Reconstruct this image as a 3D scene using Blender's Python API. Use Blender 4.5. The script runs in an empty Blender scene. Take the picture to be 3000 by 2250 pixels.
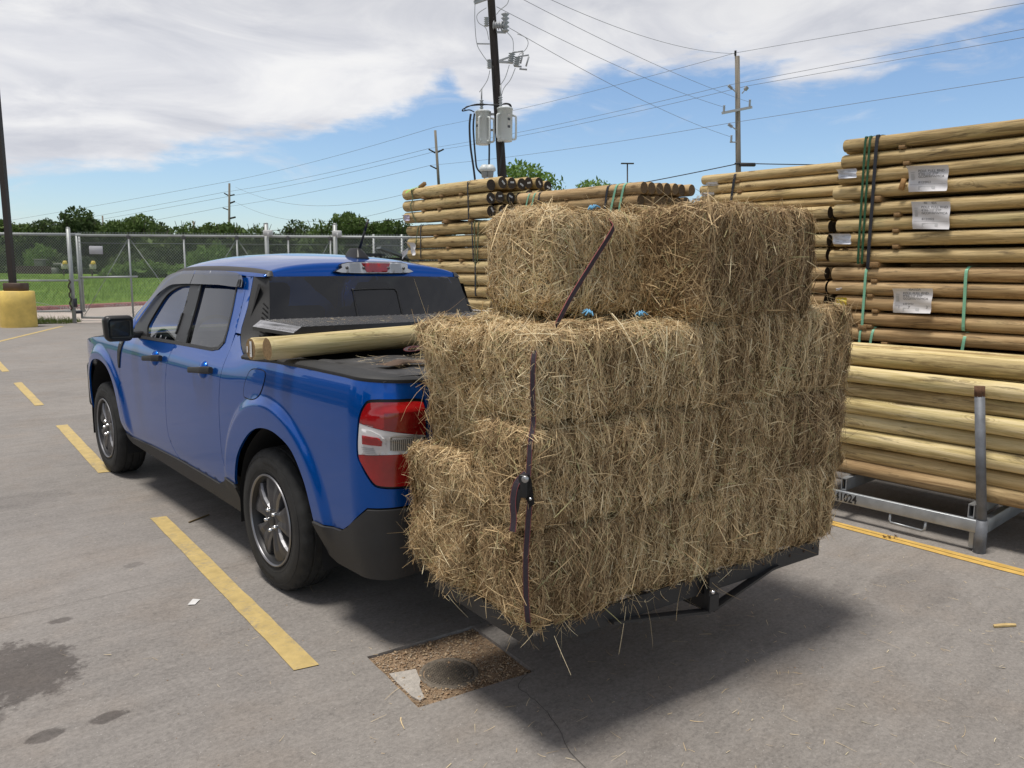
import bpy, bmesh, math, random
import numpy as np
from mathutils import Vector, Matrix
from mathutils.geometry import delaunay_2d_cdt
SC = bpy.context.scene
COL = SC.collection
rng = np.random.default_rng(7)
random.seed(7)
PI = math.pi

# ------------------------------------------------------------------ camera
CAM_F = 2278.1          # focal length in pixels of a 3000 px wide picture
CAM_C = np.array([-2.527, -3.709, 1.641])
_yaw, _pitch, _roll = math.radians(-41.524), math.radians(8.236), math.radians(0.453)
FW = np.array([-math.sin(_yaw)*math.cos(_pitch), math.cos(_yaw)*math.cos(_pitch), -math.sin(_pitch)])
_r0 = np.array([math.cos(_yaw), math.sin(_yaw), 0.0])
_u0 = np.cross(_r0, FW)
RT = _r0*math.cos(_roll)+_u0*math.sin(_roll)
UP = -_r0*math.sin(_roll)+_u0*math.cos(_roll)
cam = bpy.data.cameras.new('camera')
cam.sensor_width = 36.0
cam.lens = CAM_F/3000*36.0
cam.clip_start = 0.05
cam.clip_end = 3000
camo = bpy.data.objects.new('camera', cam)
COL.objects.link(camo)
camo.matrix_world = Matrix(((RT[0], UP[0], -FW[0], CAM_C[0]), (RT[1], UP[1], -FW[1], CAM_C[1]), (RT[2], UP[2], -FW[2], CAM_C[2]), (0, 0, 0, 1)))
SC.camera = camo

def gdir(px):
    """unit ground direction (x, y) seen along picture column px at the horizon"""
    d = FW*1.0+(px-1500)/CAM_F*RT
    v = np.array([d[0], d[1]])
    return v
def at(px, D, py=None):
    """point at depth D in column px (3000 px frame); with py also its height"""
    y = 795 if py is None else py
    d = FW+(px-1500)/CAM_F*RT-(y-1125)/CAM_F*UP
    return CAM_C+D*d

# ------------------------------------------------------------------ node helper
class NT:
    def __init__(s, tree):
        s.t = tree
        tree.nodes.clear()
    def __call__(s, typ, ins=None, **props):
        n = s.t.nodes.new(typ)
        for k, v in props.items():
            setattr(n, k, v)
        for k, v in (ins or {}).items():
            sock = n.inputs[k]
            if isinstance(v, bpy.types.NodeSocket):
                s.t.links.new(v, sock)
            elif isinstance(v, bpy.types.Node):
                s.t.links.new(v.outputs[0], sock)
            else:
                if sock.type == 'RGBA' and len(v) == 3:
                    v = (*v, 1)
                sock.default_value = v
        return n
    def math(s, op, a, b=0.0, c=0.0, clamp=False):
        return s('ShaderNodeMath', {0: a, 1: b, 2: c}, operation=op, use_clamp=clamp).outputs[0]
    def mix(s, f, a, b, mode='MIX'):
        n = s.t.nodes.new('ShaderNodeMix')
        n.data_type = 'RGBA'
        n.blend_type = mode
        for i, v in ((0, f), (6, a), (7, b)):
            if isinstance(v, bpy.types.NodeSocket):
                s.t.links.new(v, n.inputs[i])
            else:
                n.inputs[i].default_value = (*v, 1) if (i > 0 and len(v) == 3) else v
        return n.outputs[2]
    def ramp(s, f, stops, interp='LINEAR'):
        n = s.t.nodes.new('ShaderNodeValToRGB')
        n.color_ramp.interpolation = interp
        e = n.color_ramp.elements
        while len(e) < len(stops):
            e.new(0.5)
        for i, (p, c) in enumerate(stops):
            e[i].position = p
            e[i].color = (*c, 1) if not isinstance(c, (int, float)) else (c, c, c, 1)
        s.t.links.new(f, n.inputs[0])
        return n.outputs[0]
    def smooth(s, v, a, b, lo=0.0, hi=1.0):
        return s('ShaderNodeMapRange', {0: v, 1: a, 2: b, 3: lo, 4: hi}, interpolation_type='SMOOTHSTEP').outputs[0]
    def noise(s, vec, scale, detail=4, rough=0.55, dist=0.0):
        return s('ShaderNodeTexNoise', {'Vector': vec, 'Scale': scale, 'Detail': detail, 'Roughness': rough, 'Distortion': dist}).outputs[0]
    def mapping(s, vec, scale=(1, 1, 1), rot=(0, 0, 0), loc=(0, 0, 0)):
        return s('ShaderNodeMapping', {'Vector': vec, 'Location': loc, 'Rotation': rot, 'Scale': scale}).outputs[0]

# ------------------------------------------------------------------ world, sun, exposure
SUN_DIR = Vector((-0.23, 0.05, 1.0)).normalized()      # towards the sun
sun_el = math.asin(SUN_DIR.z)
sun_az = math.atan2(SUN_DIR.x, SUN_DIR.y)
W = bpy.data.worlds.new('World')
SC.world = W
W.use_nodes = True
n = NT(W.node_tree)
sky = n('ShaderNodeTexSky', sky_type='NISHITA', sun_disc=False, sun_elevation=sun_el, sun_rotation=sun_az, air_density=1.0, dust_density=0.6, ozone_density=1.6)
tc = n('ShaderNodeTexCoord').outputs['Generated']
sep = n('ShaderNodeSeparateXYZ', {0: tc})
X_, Y_, Z_ = sep.outputs
# azimuth measured from the camera's heading (turns), elevation in radians
fx, fy = math.sin(-_yaw), math.cos(-_yaw)
fwd = n.math('ADD', n.math('MULTIPLY', X_, fx), n.math('MULTIPLY', Y_, fy))
rgt = n.math('SUBTRACT', n.math('MULTIPLY', X_, fy), n.math('MULTIPLY', Y_, fx))
az = n.math('ARCTAN2', rgt, fwd)
hor = n.math('SQRT', n.math('ADD', n.math('MULTIPLY', X_, X_), n.math('MULTIPLY', Y_, Y_)))
el = n.math('ARCTAN2', Z_, hor)
# cloud layer: its lower edge as a curve of azimuth, frayed by stretched noise
crv = n('ShaderNodeFloatCurve', {'Value': n('ShaderNodeMapRange', {0: az, 1: -0.8, 2: 0.8, 3: 0.0, 4: 1.0}).outputs[0]})
cv = crv.mapping.curves[0]
pts = [(0.0, .080), (.10, .088), (.20, .108), (.28, .132), (.36, .160), (.415, .188), (.445, .215), (.47, .185), (.52, .195), (.56, .222), (.62, .236), (.66, .245), (.72, .215), (.78, .222), (.84, .255), (.90, .265), (1.0, .27)]
cv.points[0].location = pts[0]
cv.points[1].location = pts[-1]
for p in pts[1:-1]:
    cv.points.new(*p)
crv.mapping.update()
thr = crv.outputs[0]
plane = n('ShaderNodeCombineXYZ', {0: n.math('DIVIDE', rgt, n.math('ADD', Z_, .06)), 1: n.math('DIVIDE', fwd, n.math('ADD', Z_, .06)), 2: 0.0}).outputs[0]
azel = n('ShaderNodeCombineXYZ', {0: n.math('MULTIPLY', az, 4.2), 1: n.math('MULTIPLY', el, 10.5), 2: 0.0}).outputs[0]
n1 = n.noise(azel, 1.3, 8, .56, .6)
n2 = n.noise(n.mapping(azel, (1, 1.6, 1), (0, 0, .12)), 3.2, 7, .6, .3)
e2 = n.math('ADD', el, n.math('ADD', n.math('MULTIPLY', n.math('SUBTRACT', n1, .5), .085), n.math('MULTIPLY', n.math('SUBTRACT', n2, .5), .05)))
dif = n.math('SUBTRACT', e2, thr)
mask = n.smooth(dif, -.006, .024)
# a thin torn veil below the edge
n3 = n.noise(n.mapping(azel, (1, 1, 1), (0, 0, -.2), (3, 1, 0)), 1.7, 9, .62, .8)
veil = n.math('MULTIPLY', n.smooth(n3, .52, .80), n.math('MULTIPLY', n.smooth(dif, -.10, -.005), .75))
mask = n.math('MAXIMUM', mask, veil)
shade = n.noise(n.mapping(azel, (.8, 1.0, 1), (0, 0, .08), (0, 5, 0)), 1.35, 8, .58, .7)
shade2 = n.noise(n.mapping(plane, (.5, 1.1, 1)), 1.0, 5, .5)
ccol = n.ramp(n.math('ADD', n.math('MULTIPLY', shade, .75), n.math('MULTIPLY', shade2, .25)), [(.36, (.60, .62, .685)), (.48, (.74, .75, .795)), (.58, (.87, .872, .89)), (.70, (.95, .945, .94))])
bgs = n('ShaderNodeBackground', {'Color': n.mix(1.0, sky.outputs[0], (.93, 1.0, 1.08), 'MULTIPLY'), 'Strength': 0.135})
# cloud colour darkened above the view to cut fill light and deepen shadows
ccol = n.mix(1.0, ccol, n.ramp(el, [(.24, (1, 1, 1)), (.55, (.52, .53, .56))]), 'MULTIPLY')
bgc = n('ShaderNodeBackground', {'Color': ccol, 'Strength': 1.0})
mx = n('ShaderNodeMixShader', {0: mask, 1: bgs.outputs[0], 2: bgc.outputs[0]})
n('ShaderNodeOutputWorld', {'Surface': mx.outputs[0]})

sl = bpy.data.lights.new('sun', 'SUN')
sl.energy = 3.3
sl.angle = math.radians(13)
sl.color = (1.0, .95, .87)
so = bpy.data.objects.new('sun', sl)
COL.objects.link(so)
so.location = (0, 0, 30)
so.rotation_euler = SUN_DIR.to_track_quat('Z', 'Y').to_euler()
SC.view_settings.view_transform = 'Standard'
SC.view_settings.look = 'None'
SC.view_settings.exposure = 0.0
SC.view_settings.gamma = 1.0

# ------------------------------------------------------------------ mesh helpers
ORG = {}
class MB:
    """collects shapes for ONE mesh"""
    def __init__(s):
        s.v = []; s.f = []; s.m = []; s.n = 0; s.mi = 0; s.flat = []
    def add(s, v, f, flat=False):
        v = np.asarray(v, float).reshape(-1, 3)
        s.v.append(v)
        for q in f:
            s.f.append(tuple(int(i)+s.n for i in q)); s.m.append(s.mi); s.flat.append(flat)
        s.n += len(v)
        return s
    def box(s, c, size, R=None, flat=True):
        h = np.array(size)/2.0
        v = np.array([[x, y, z] for x in (-1, 1) for y in (-1, 1) for z in (-1, 1)])*h
        if R is not None: v = v @ np.array(R).T
        return s.add(v+np.array(c), [(0, 1, 3, 2), (4, 6, 7, 5), (0, 4, 5, 1), (2, 3, 7, 6), (0, 2, 6, 4), (1, 5, 7, 3)], flat)
    def rbox(s, c, size, r=.01, seg=2, R=None, warp=None):
        bm = bmesh.new()
        bmesh.ops.create_cube(bm, size=1.0)
        for v in bm.verts: v.co = Vector((v.co.x*size[0], v.co.y*size[1], v.co.z*size[2]))
        bmesh.ops.bevel(bm, geom=bm.edges[:], offset=r, segments=seg, profile=.5, affect='EDGES')
        bm.verts.index_update()
        v = np.array([w.co[:] for w in bm.verts])
        if warp is not None: v = warp(v)
        if R is not None: v = v @ np.array(R).T
        s.add(v+np.array(c), [[w.index for w in f.verts] for f in bm.faces])
        bm.free()
        return s
    def tube(s, path, r, k=8, cap=True, flat=False):
        P = np.array(path, float)
        r = np.broadcast_to(np.asarray(r, float), (len(P),))
        T = np.gradient(P, axis=0)
        T /= np.linalg.norm(T, axis=1)[:, None]+1e-12
        up = np.array([0, 0, 1.0]) if abs(T[0][2]) < .9 else np.array([1.0, 0, 0])
        V = []
        for i in range(len(P)):
            a = np.cross(T[i], up); a /= np.linalg.norm(a)+1e-12
            b = np.cross(a, T[i]); up = b
            for j in range(k):
                t = 2*PI*j/k
                V.append(P[i]+r[i]*(a*math.cos(t)+b*math.sin(t)))
        F = [(i*k+j, i*k+(j+1) % k, (i+1)*k+(j+1) % k, (i+1)*k+j) for i in range(len(P)-1) for j in range(k)]
        if cap:
            F += [tuple(range(k))[::-1], tuple((len(P)-1)*k+j for j in range(k))]
        return s.add(V, F, flat)
    def bar(s, a, b, w, h, up=(0, 0, 1)):
        a = np.array(a, float); b = np.array(b, float)
        d = b-a; L = np.linalg.norm(d); d /= L
        u = np.array(up, float)
        sd = np.cross(d, u); sd /= np.linalg.norm(sd); u = np.cross(sd, d)
        return s.box((a+b)/2, (L, w, h), np.stack([d, sd, u], 1))
    def lathe(s, prof, k=32, axis='z', c=(0, 0, 0), close=False, flat=False):
        """prof: (radius, height) pairs"""
        pr = np.array(prof, float); m = len(pr)
        t = np.arange(k)*2*PI/k
        V = np.zeros((m, k, 3))
        V[:, :, 0] = pr[:, 0:1]*np.cos(t); V[:, :, 1] = pr[:, 0:1]*np.sin(t); V[:, :, 2] = pr[:, 1:2]
        if axis == 'x': V = V[:, :, [2, 0, 1]]
        if axis == 'y': V = V[:, :, [1, 2, 0]]
        F = [(i*k+j, i*k+(j+1) % k, (i+1)*k+(j+1) % k, (i+1)*k+j) for i in range(m-1) for j in range(k)]
        return s.add(V.reshape(-1, 3)+np.array(c), F, flat)
    def prism(s, poly, o, ux, uy, d, flat=True):
        """polygon (2-D) at origin o in axes ux, uy, extruded by vector d"""
        p = np.array(poly, float); k = len(p)
        ux = np.array(ux, float); uy = np.array(uy, float); d = np.array(d, float)
        a = np.array(o)+p[:, :1]*ux+p[:, 1:2]*uy
        V = np.vstack([a, a+d])
        F = [tuple(range(k))[::-1], tuple(range(k, 2*k))]+[(i, (i+1) % k, k+(i+1) % k, k+i) for i in range(k)]
        return s.add(V, F, flat)
    def grid(s, P, flat=False, closed=False):
        P = np.asarray(P); a, b = P.shape[:2]
        F = [(i*b+j, i*b+(j+1) % b, (i+1)*b+(j+1) % b, (i+1)*b+j) for i in range(a-1) for j in range(b if closed else b-1)]
        return s.add(P.reshape(-1, 3), F, flat)
    def text(s, txt, o, ux, uy, size=1.0, depth=None, align='CENTER', fn=None, sx=1.0, bold=0.0):
        v, f = text_geo(txt, align, bold)
        v = v*size; v[:, 0] *= sx
        if fn is not None: return s.add(fn(v), f, True)
        ux = np.array(ux, float); uy = np.array(uy, float)
        return s.add(np.array(o)+v[:, :1]*ux+v[:, 1:2]*uy, f, True)
_TC = {}
def text_geo(txt, align='CENTER', bold=0.0):
    if (txt, align, bold) not in _TC:
        cu = bpy.data.curves.new('t', 'FONT'); cu.body = txt; cu.align_x = align; cu.size = 1.0; cu.resolution_u = 3; cu.offset = bold
        ob = bpy.data.objects.new('t', cu)
        me = bpy.data.meshes.new_from_object(ob)
        v = np.array([w.co[:] for w in me.vertices]).reshape(-1, 3)
        f = [tuple(p.vertices) for p in me.polygons]
        bpy.data.objects.remove(ob); bpy.data.curves.remove(cu); bpy.data.meshes.remove(me)
        _TC[(txt, align, bold)] = (v, f)
    v, f = _TC[(txt, align, bold)]
    return v.copy(), f

def mesh_from(name, mb, mats):
    me = bpy.data.meshes.new(name)
    V = np.vstack(mb.v) if mb.v else np.zeros((0, 3))
    me.from_pydata(V.tolist(), [], mb.f)
    for m in mats: me.materials.append(m)
    me.polygons.foreach_set('material_index', mb.m)
    me.polygons.foreach_set('use_smooth', [not x for x in mb.flat])
    me.update()
    return me
def mk(name, mb, mats, parent=None, loc=None, autosmooth=None):
    """one mesh object; its vertices are given in world space"""
    if not isinstance(mats, (list, tuple)): mats = [mats]
    if parent is not None: L = ORG[parent.name]
    elif loc is not None: L = np.array(loc, float)
    else:
        V = np.vstack(mb.v); lo, hi = V.min(0), V.max(0)
        L = np.array([(lo[0]+hi[0])/2, (lo[1]+hi[1])/2, lo[2]])
    mb.v = [v-L for v in mb.v]
    me = mesh_from(name, mb, mats)
    if autosmooth is not None: sharp_by_angle(me, autosmooth)
    o = bpy.data.objects.new(name, me)
    COL.objects.link(o)
    if parent is not None: o.parent = parent
    else: o.location = L
    ORG[o.name] = L
    return o
def sharp_by_angle(me, deg):
    bm = bmesh.new(); bm.from_mesh(me)
    c = math.radians(deg)
    for e in bm.edges:
        e.smooth = not (len(e.link_faces) != 2 or e.calc_face_angle(0) > c)
    bm.to_mesh(me); bm.free()
def tag(o, label, cat, group=None, kind=None):
    if label: o['label'] = label
    if cat: o['category'] = cat
    if group: o['group'] = group
    if kind: o['kind'] = kind
    return o
def structure(o):
    o['kind'] = 'structure'
    return o
def thing(name, loc, label, cat, group=None):
    o = bpy.data.objects.new(name, None)
    o.empty_display_size = .2
    COL.objects.link(o)
    o.location = loc
    ORG[o.name] = np.array(loc, float)
    return tag(o, label, cat, group)
ORD = ['first', 'second', 'third', 'fourth', 'fifth', 'sixth', 'seventh', 'eighth', 'ninth', 'tenth', 'eleventh', 'twelfth', 'thirteenth', 'fourteenth', 'fifteenth', 'sixteenth', 'seventeenth', 'eighteenth', 'nineteenth', 'twentieth', 'twenty-first', 'twenty-second', 'twenty-third', 'twenty-fourth']

# ------------------------------------------------------------------ materials
def M(name, col, rough=.6, metal=0.0, var=0.0, vscale=6.0, bump=0.0, bscale=60.0, stretch=(1, 1, 1), spec=.5, coat=0.0, col2=None, rvar=0.0, detail=5):
    m = bpy.data.materials.new(name); m.use_nodes = True
    t = NT(m.node_tree)
    ins = {'Base Color': col, 'Roughness': rough, 'Metallic': metal, 'Specular IOR Level': spec, 'Coat Weight': coat, 'Coat Roughness': .04}
    oc = t('ShaderNodeTexCoord').outputs['Object']
    vec = t.mapping(oc, stretch)
    if var > 0 or col2 is not None:
        c1 = tuple(max(0, c*(1-var)) for c in col)
        c2 = col2 if col2 is not None else tuple(min(1, c*(1+var)) for c in col)
        nz = t.noise(vec, vscale, detail, .6)
        ins['Base Color'] = t.ramp(nz, [(.3, c1), (.7, c2)])
        if rvar: ins['Roughness'] = t.smooth(nz, .3, .7, max(.02, rough-rvar), min(1, rough+rvar))
    if bump > 0:
        b = t.noise(vec, bscale, 4, .6)
        ins['Normal'] = t('ShaderNodeBump', {'Strength': bump, 'Distance': .01, 'Height': b}).outputs[0]
    p = t('ShaderNodeBsdfPrincipled', ins)
    t('ShaderNodeOutputMaterial', {'Surface': p.outputs[0]})
    return m
def glass(name, tint, gl=1.0, rough=0.0, ior=1.5):
    m = bpy.data.materials.new(name); m.use_nodes = True
    t = NT(m.node_tree)
    fr = t('ShaderNodeFresnel', {'IOR': ior}).outputs[0]
    tr = t('ShaderNodeBsdfTransparent', {'Color': tint})
    g = t('ShaderNodeBsdfGlossy', {'Color': (gl, gl, gl), 'Roughness': rough})
    mx = t('ShaderNodeMixShader', {0: fr, 1: tr.outputs[0], 2: g.outputs[0]})
    t('ShaderNodeOutputMaterial', {'Surface': mx.outputs[0]})
    return m

# ------------------------------------------------------------------ yard frame: sideways (lat) and ahead (D) of where the photographer stood
HD = np.array([FW[0], FW[1]]); HD /= np.linalg.norm(HD)
HR = np.array([HD[1], -HD[0]])
def yd(lat, D, z=0.0):
    q = CAM_C[:2]+lat*HR+D*HD
    return np.array([q[0], q[1], z])
YR = np.stack([np.append(HR, 0), np.append(HD, 0), [0, 0, 1.0]], 1)      # its axes as a rotation

def snoise(P, seed=0, f=1.0, octs=5):
    """smooth pseudo noise in -1..1 for many points at once"""
    r = np.random.default_rng(seed)
    P = np.asarray(P, float)
    o = np.zeros(P.shape[:-1]); tot = 0
    for i in range(octs*3):
        k = r.normal(size=3)*f*(1.0+.55*(i//3))
        a = 1.0/(1+.6*(i//3))
        o += a*np.sin(P@k+r.uniform(0, 2*PI)); tot += a*.62
    return o/tot

# ------------------------------------------------------------------ polygons and curved panels
def inpoly(pts, poly):
    x, y = pts[:, 0], pts[:, 1]; c = np.zeros(len(pts), bool)
    p = np.asarray(poly); q = np.roll(p, 1, 0)
    for (x1, y1), (x2, y2) in zip(p, q):
        m = (y1 > y) != (y2 > y)
        with np.errstate(divide='ignore', invalid='ignore'):
            c ^= m & (x < (x2-x1)*(y-y1)/(y2-y1+1e-15)+x1)
    return c
def resample(poly, h, closed=True):
    p = np.asarray(poly, float); out = []
    for i in range(len(p) if closed else len(p)-1):
        a, b = p[i], p[(i+1) % len(p)]
        k = max(1, int(round(np.linalg.norm(b-a)/h)))
        for j in range(k): out.append(a+(b-a)*j/k)
    if not closed: out.append(p[-1])
    return np.array(out)
def curve(pts, k=6, closed=False):
    """Catmull-Rom through points"""
    p = np.asarray(pts, float); m = len(p); out = []
    for i in range(m if closed else m-1):
        if closed: a, b, c, d = p[(i-1) % m], p[i], p[(i+1) % m], p[(i+2) % m]
        else: a, b, c, d = p[max(i-1, 0)], p[i], p[i+1], p[min(i+2, m-1)]
        for j in range(k):
            t = j/k
            out.append(.5*((2*b)+(-a+c)*t+(2*a-5*b+4*c-d)*t*t+(-a+3*b-3*c+d)*t**3))
    if not closed: out.append(p[-1])
    return np.array(out)
def area2(p):
    x, y = p[:, 0], p[:, 1]
    return .5*np.sum(x*np.roll(y, -1)-np.roll(x, -1)*y)
def inset(poly, d):
    p = np.asarray(poly, float)
    if area2(p) < 0: p = p[::-1]
    e = np.roll(p, -1, 0)-p; e /= np.linalg.norm(e, axis=1)[:, None]+1e-12
    nrm = np.stack([-e[:, 1], e[:, 0]], 1)
    b = nrm+np.roll(nrm, 1, 0); b /= np.linalg.norm(b, axis=1)[:, None]+1e-12
    return p+b*d
def segdist(pts, poly):
    d = np.full(len(pts), 1e9)
    p = np.asarray(poly); q = np.roll(p, -1, 0)
    for a, b in zip(p, q):
        ab = b-a; L = ab@ab+1e-15
        t = np.clip(((pts-a)@ab)/L, 0, 1)
        d = np.minimum(d, np.linalg.norm(pts-(a+t[:, None]*ab), axis=1))
    return d
def cdt(outline, holes=(), h=.03):
    """triangulates a polygon with inner grid points; returns 2-D verts and tris"""
    outs = [np.asarray(outline, float)]+[np.asarray(q, float) for q in holes]
    pts = []; edges = []
    for o in outs:
        b = len(pts); k = len(o)
        pts += [tuple(v) for v in o]; edges += [(b+i, b+(i+1) % k) for i in range(k)]
    lo, hi = outs[0].min(0), outs[0].max(0)
    gx, gy = np.meshgrid(np.arange(lo[0]+h/2, hi[0], h), np.arange(lo[1]+h/2, hi[1], h))
    g = np.stack([gx.ravel(), gy.ravel()], 1)
    if len(g):
        m = inpoly(g, outs[0])
        for o in outs[1:]: m &= ~inpoly(g, o)
        g = g[m]
        if len(g):
            dd = np.full(len(g), 1e9)
            for o in outs: dd = np.minimum(dd, segdist(g, o))
            g = g[dd > h*.45]
    pts += [tuple(v) for v in g]
    V, E, F, *_ = delaunay_2d_cdt([Vector(p) for p in pts], edges, [], 0, 1e-7)
    V = np.array([v[:] for v in V]); F = np.array([f for f in F if len(f) == 3])
    c = V[F].mean(1)
    m = inpoly(c, outs[0])
    for o in outs[1:]: m &= ~inpoly(c, o)
    return V, F[m]
def panel(name, outline, lift, mats, parent, holes=(), h=.03, edge=.012, back=None, eh=None, mb=None, out=(-1, 0, 0)):
    """a curved sheet with clean edges turned in by 'edge'; lift maps (n,2) to (n,3)"""
    o2 = resample(outline, eh or h*.7)
    hs = [resample(q, eh or h*.7) for q in holes]
    V, F = cdt(o2, hs, h)
    P = lift(V)
    t = P[F]
    nn = np.cross(t[:, 1]-t[:, 0], t[:, 2]-t[:, 0]).sum(0)
    if nn @ np.array(out, float) < 0: F = F[:, ::-1]
    t = P[F]; fn = np.cross(t[:, 1]-t[:, 0], t[:, 2]-t[:, 0])
    vn = np.zeros_like(P)
    for i in range(3): np.add.at(vn, F[:, i], fn)
    vn /= np.linalg.norm(vn, axis=1)[:, None]+1e-12
    own = mb is None
    mb = mb or MB()
    mb.add(P, F)
    if edge:
        from collections import Counter
        cnt = Counter()
        for f in F:
            for a, b in ((f[0], f[1]), (f[1], f[2]), (f[2], f[0])): cnt[(min(a, b), max(a, b))] += 1
        be = [(a, b) for f in F for a, b in ((f[0], f[1]), (f[1], f[2]), (f[2], f[0])) if cnt[(min(a, b), max(a, b))] == 1]
        ids = sorted({i for e in be for i in e}); rm = {i: k for k, i in enumerate(ids)}
        k = len(ids)
        A = P[ids]+vn[ids]*0; B = P[ids]-vn[ids]*edge
        mb.add(np.vstack([A, B]), [(rm[b], rm[a], k+rm[a], k+rm[b]) for a, b in be], True)
    if own: return mk(name, mb, mats, parent)

# ------------------------------------------------------------------ ground materials
def m_concrete(name, base, warm, stains=(), slab=True):
    m = bpy.data.materials.new(name); m.use_nodes = True
    t = NT(m.node_tree)
    P = t('ShaderNodeNewGeometry').outputs['Position']
    big = t.noise(P, .55, 5, .6)
    mid = t.noise(t.mapping(P, (1, 1.0, 1)), 7, 6, .65, .5)
    sp = t.noise(P, 62, 5, .74)
    fine = t.noise(P, 210, 3, .7)
    streak = t.noise(t.mapping(P, (1.2, 9, 1), (0, 0, .75)), 1.5, 6, .62, .4)
    flk = t.noise(t.mapping(P, (1, 1.5, 1), (0, 0, .8)), 38, 5, .72, .7)
    v = t.math('ADD', t.math('MULTIPLY', big, .20), t.math('ADD', t.math('MULTIPLY', mid, .12), t.math('ADD', t.math('MULTIPLY', sp, .28), t.math('ADD', t.math('MULTIPLY', fine, .20), t.math('ADD', t.math('MULTIPLY', streak, .14), t.math('MULTIPLY', flk, .28))))))
    dk = tuple(c*.60 for c in base); lt = tuple(min(1, c*1.38) for c in base)
    col = t.ramp(v, [(.49, dk), (.605, base), (.73, lt)])
    tint = t.noise(P, 1.7, 4, .6)
    col = t.mix(t.smooth(tint, .45, .7, 0, .6), col, warm, 'MULTIPLY')
    for (sx, sy, rx, ry, amt) in stains:
        d = t.mapping(P, (1/rx, 1/ry, 0), loc=(-sx/rx, -sy/ry, 0))
        ln = t('ShaderNodeVectorMath', {0: d}, operation='LENGTH').outputs['Value']
        ln = t.math('ADD', ln, t.math('MULTIPLY', t.math('SUBTRACT', t.noise(P, 13, 6, .7), .5), 1.7))
        k = t.smooth(ln, .80, 1.12, amt, 0)
        col = t.mix(k, col, (.36, .34, .34), 'MULTIPLY')
    # tiny dark pits and pale flecks
    vo = t('ShaderNodeTexVoronoi', {'Vector': P, 'Scale': 60.0, 'Randomness': 1.0}).outputs['Distance']
    col = t.mix(t.smooth(vo, .06, .11, .55, 0), col, (.12, .11, .10))
    vo2 = t('ShaderNodeTexVoronoi', {'Vector': t.mapping(P, (1, 1, 1), loc=(3.3, 1.7, 0)), 'Scale': 34.0}).outputs['Distance']
    col = t.mix(t.smooth(vo2, .04, .09, .5, 0), col, (.62, .60, .57))
    h = t.math('ADD', t.math('MULTIPLY', sp, .6), t.math('MULTIPLY', fine, .4))
    bp = t('ShaderNodeBump', {'Strength': .35, 'Distance': .006, 'Height': h}).outputs[0]
    p = t('ShaderNodeBsdfPrincipled', {'Base Color': col, 'Roughness': t.smooth(big, .3, .7, .72, .9), 'Normal': bp, 'Specular IOR Level': .35})
    t('ShaderNodeOutputMaterial', {'Surface': p.outputs[0]})
    return m
STAINS = [(-2.05, -.14, .21, .29, .85), (-1.82, .28, .05, .035, .7), (-1.87, -.73, .07, .035, .8), (-2.07, -.71, .06, .04, .75), (-2.25, -.45, .10, .12, .6), (-1.35, .8, .05, .04, .35), (.9, -1.9, .5, .3, .25), (-1.6, 2.6, .3, .22, .18), (1.7, -2.2, .35, .2, .2)]
MAT_CONC = m_concrete('concrete', (.246, .227, .211), (1.0, .94, .88), STAINS)
MAT_DRIVE = m_concrete('driveway_concrete', (.42, .37, .33), (1.0, .93, .88))
def m_paint(name, col, wear=.45):
    m = bpy.data.materials.new(name); m.use_nodes = True
    t = NT(m.node_tree)
    P = t('ShaderNodeNewGeometry').outputs['Position']
    a = t.noise(P, 38, 6, .75); b = t.noise(P, 4, 4, .6)
    w = t.math('ADD', t.math('MULTIPLY', a, .7), t.math('MULTIPLY', b, .4))
    k = t.smooth(w, wear+.16, wear+.36, 0, .75)
    c = t.ramp(t.noise(P, 14, 5, .6), [(.3, tuple(x*.82 for x in col)), (.7, tuple(min(1, x*1.1) for x in col))])
    c = t.mix(k, c, (.27, .24, .20))
    bp = t('ShaderNodeBump', {'Strength': .3, 'Distance': .004, 'Height': t.noise(P, 90, 4, .6)}).outputs[0]
    p = t('ShaderNodeBsdfPrincipled', {'Base Color': c, 'Roughness': .7, 'Normal': bp})
    t('ShaderNodeOutputMaterial', {'Surface': p.outputs[0]})
    return m
MAT_YELLOW = m_paint('yellow_line_paint', (.55, .41, .165), .38)
MAT_YELLOW2 = m_paint('fresh_yellow_paint', (.66, .42, .11), .50)

# ------------------------------------------------------------------ ground
PATCH = np.array([[-.91, -.955], [-.38, -1.025], [-.445, -1.515], [-.965, -1.425]])
mb = MB()
yard = [yd(a, b)[:2] for a, b in ((-70, -40), (70, -40), (70, 23.3), (-13.2, 23.3), (-14.0, 22.75), (-40, 20.0), (-70, 18))]
hole = resample(PATCH, .06)
hole = hole+np.stack([snoise(np.c_[hole*30, hole[:, :1]*0], 3), snoise(np.c_[hole*30, hole[:, :1]*0], 4)], 1)*.004
V2, F2 = cdt(np.array(yard), [hole], 60.0)
V3 = np.c_[V2, np.zeros(len(V2))]
t = V3[F2]; up = np.cross(t[:, 1]-t[:, 0], t[:, 2]-t[:, 0])[:, 2] > 0
F2 = np.array([f if u else f[::-1] for f, u in zip(F2, up)])
mb.add(V3, F2, True)
k = len(hole)
hb = np.c_[hole, np.zeros(k)]; hl = np.c_[hole, np.full(k, -.05)]
mb.add(np.vstack([hb, hl]), [(i, (i+1) % k, k+(i+1) % k, k+i) for i in range(k)], True)
structure(mk('concrete_yard', mb, MAT_CONC, loc=(0, 0, 0)))

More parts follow.
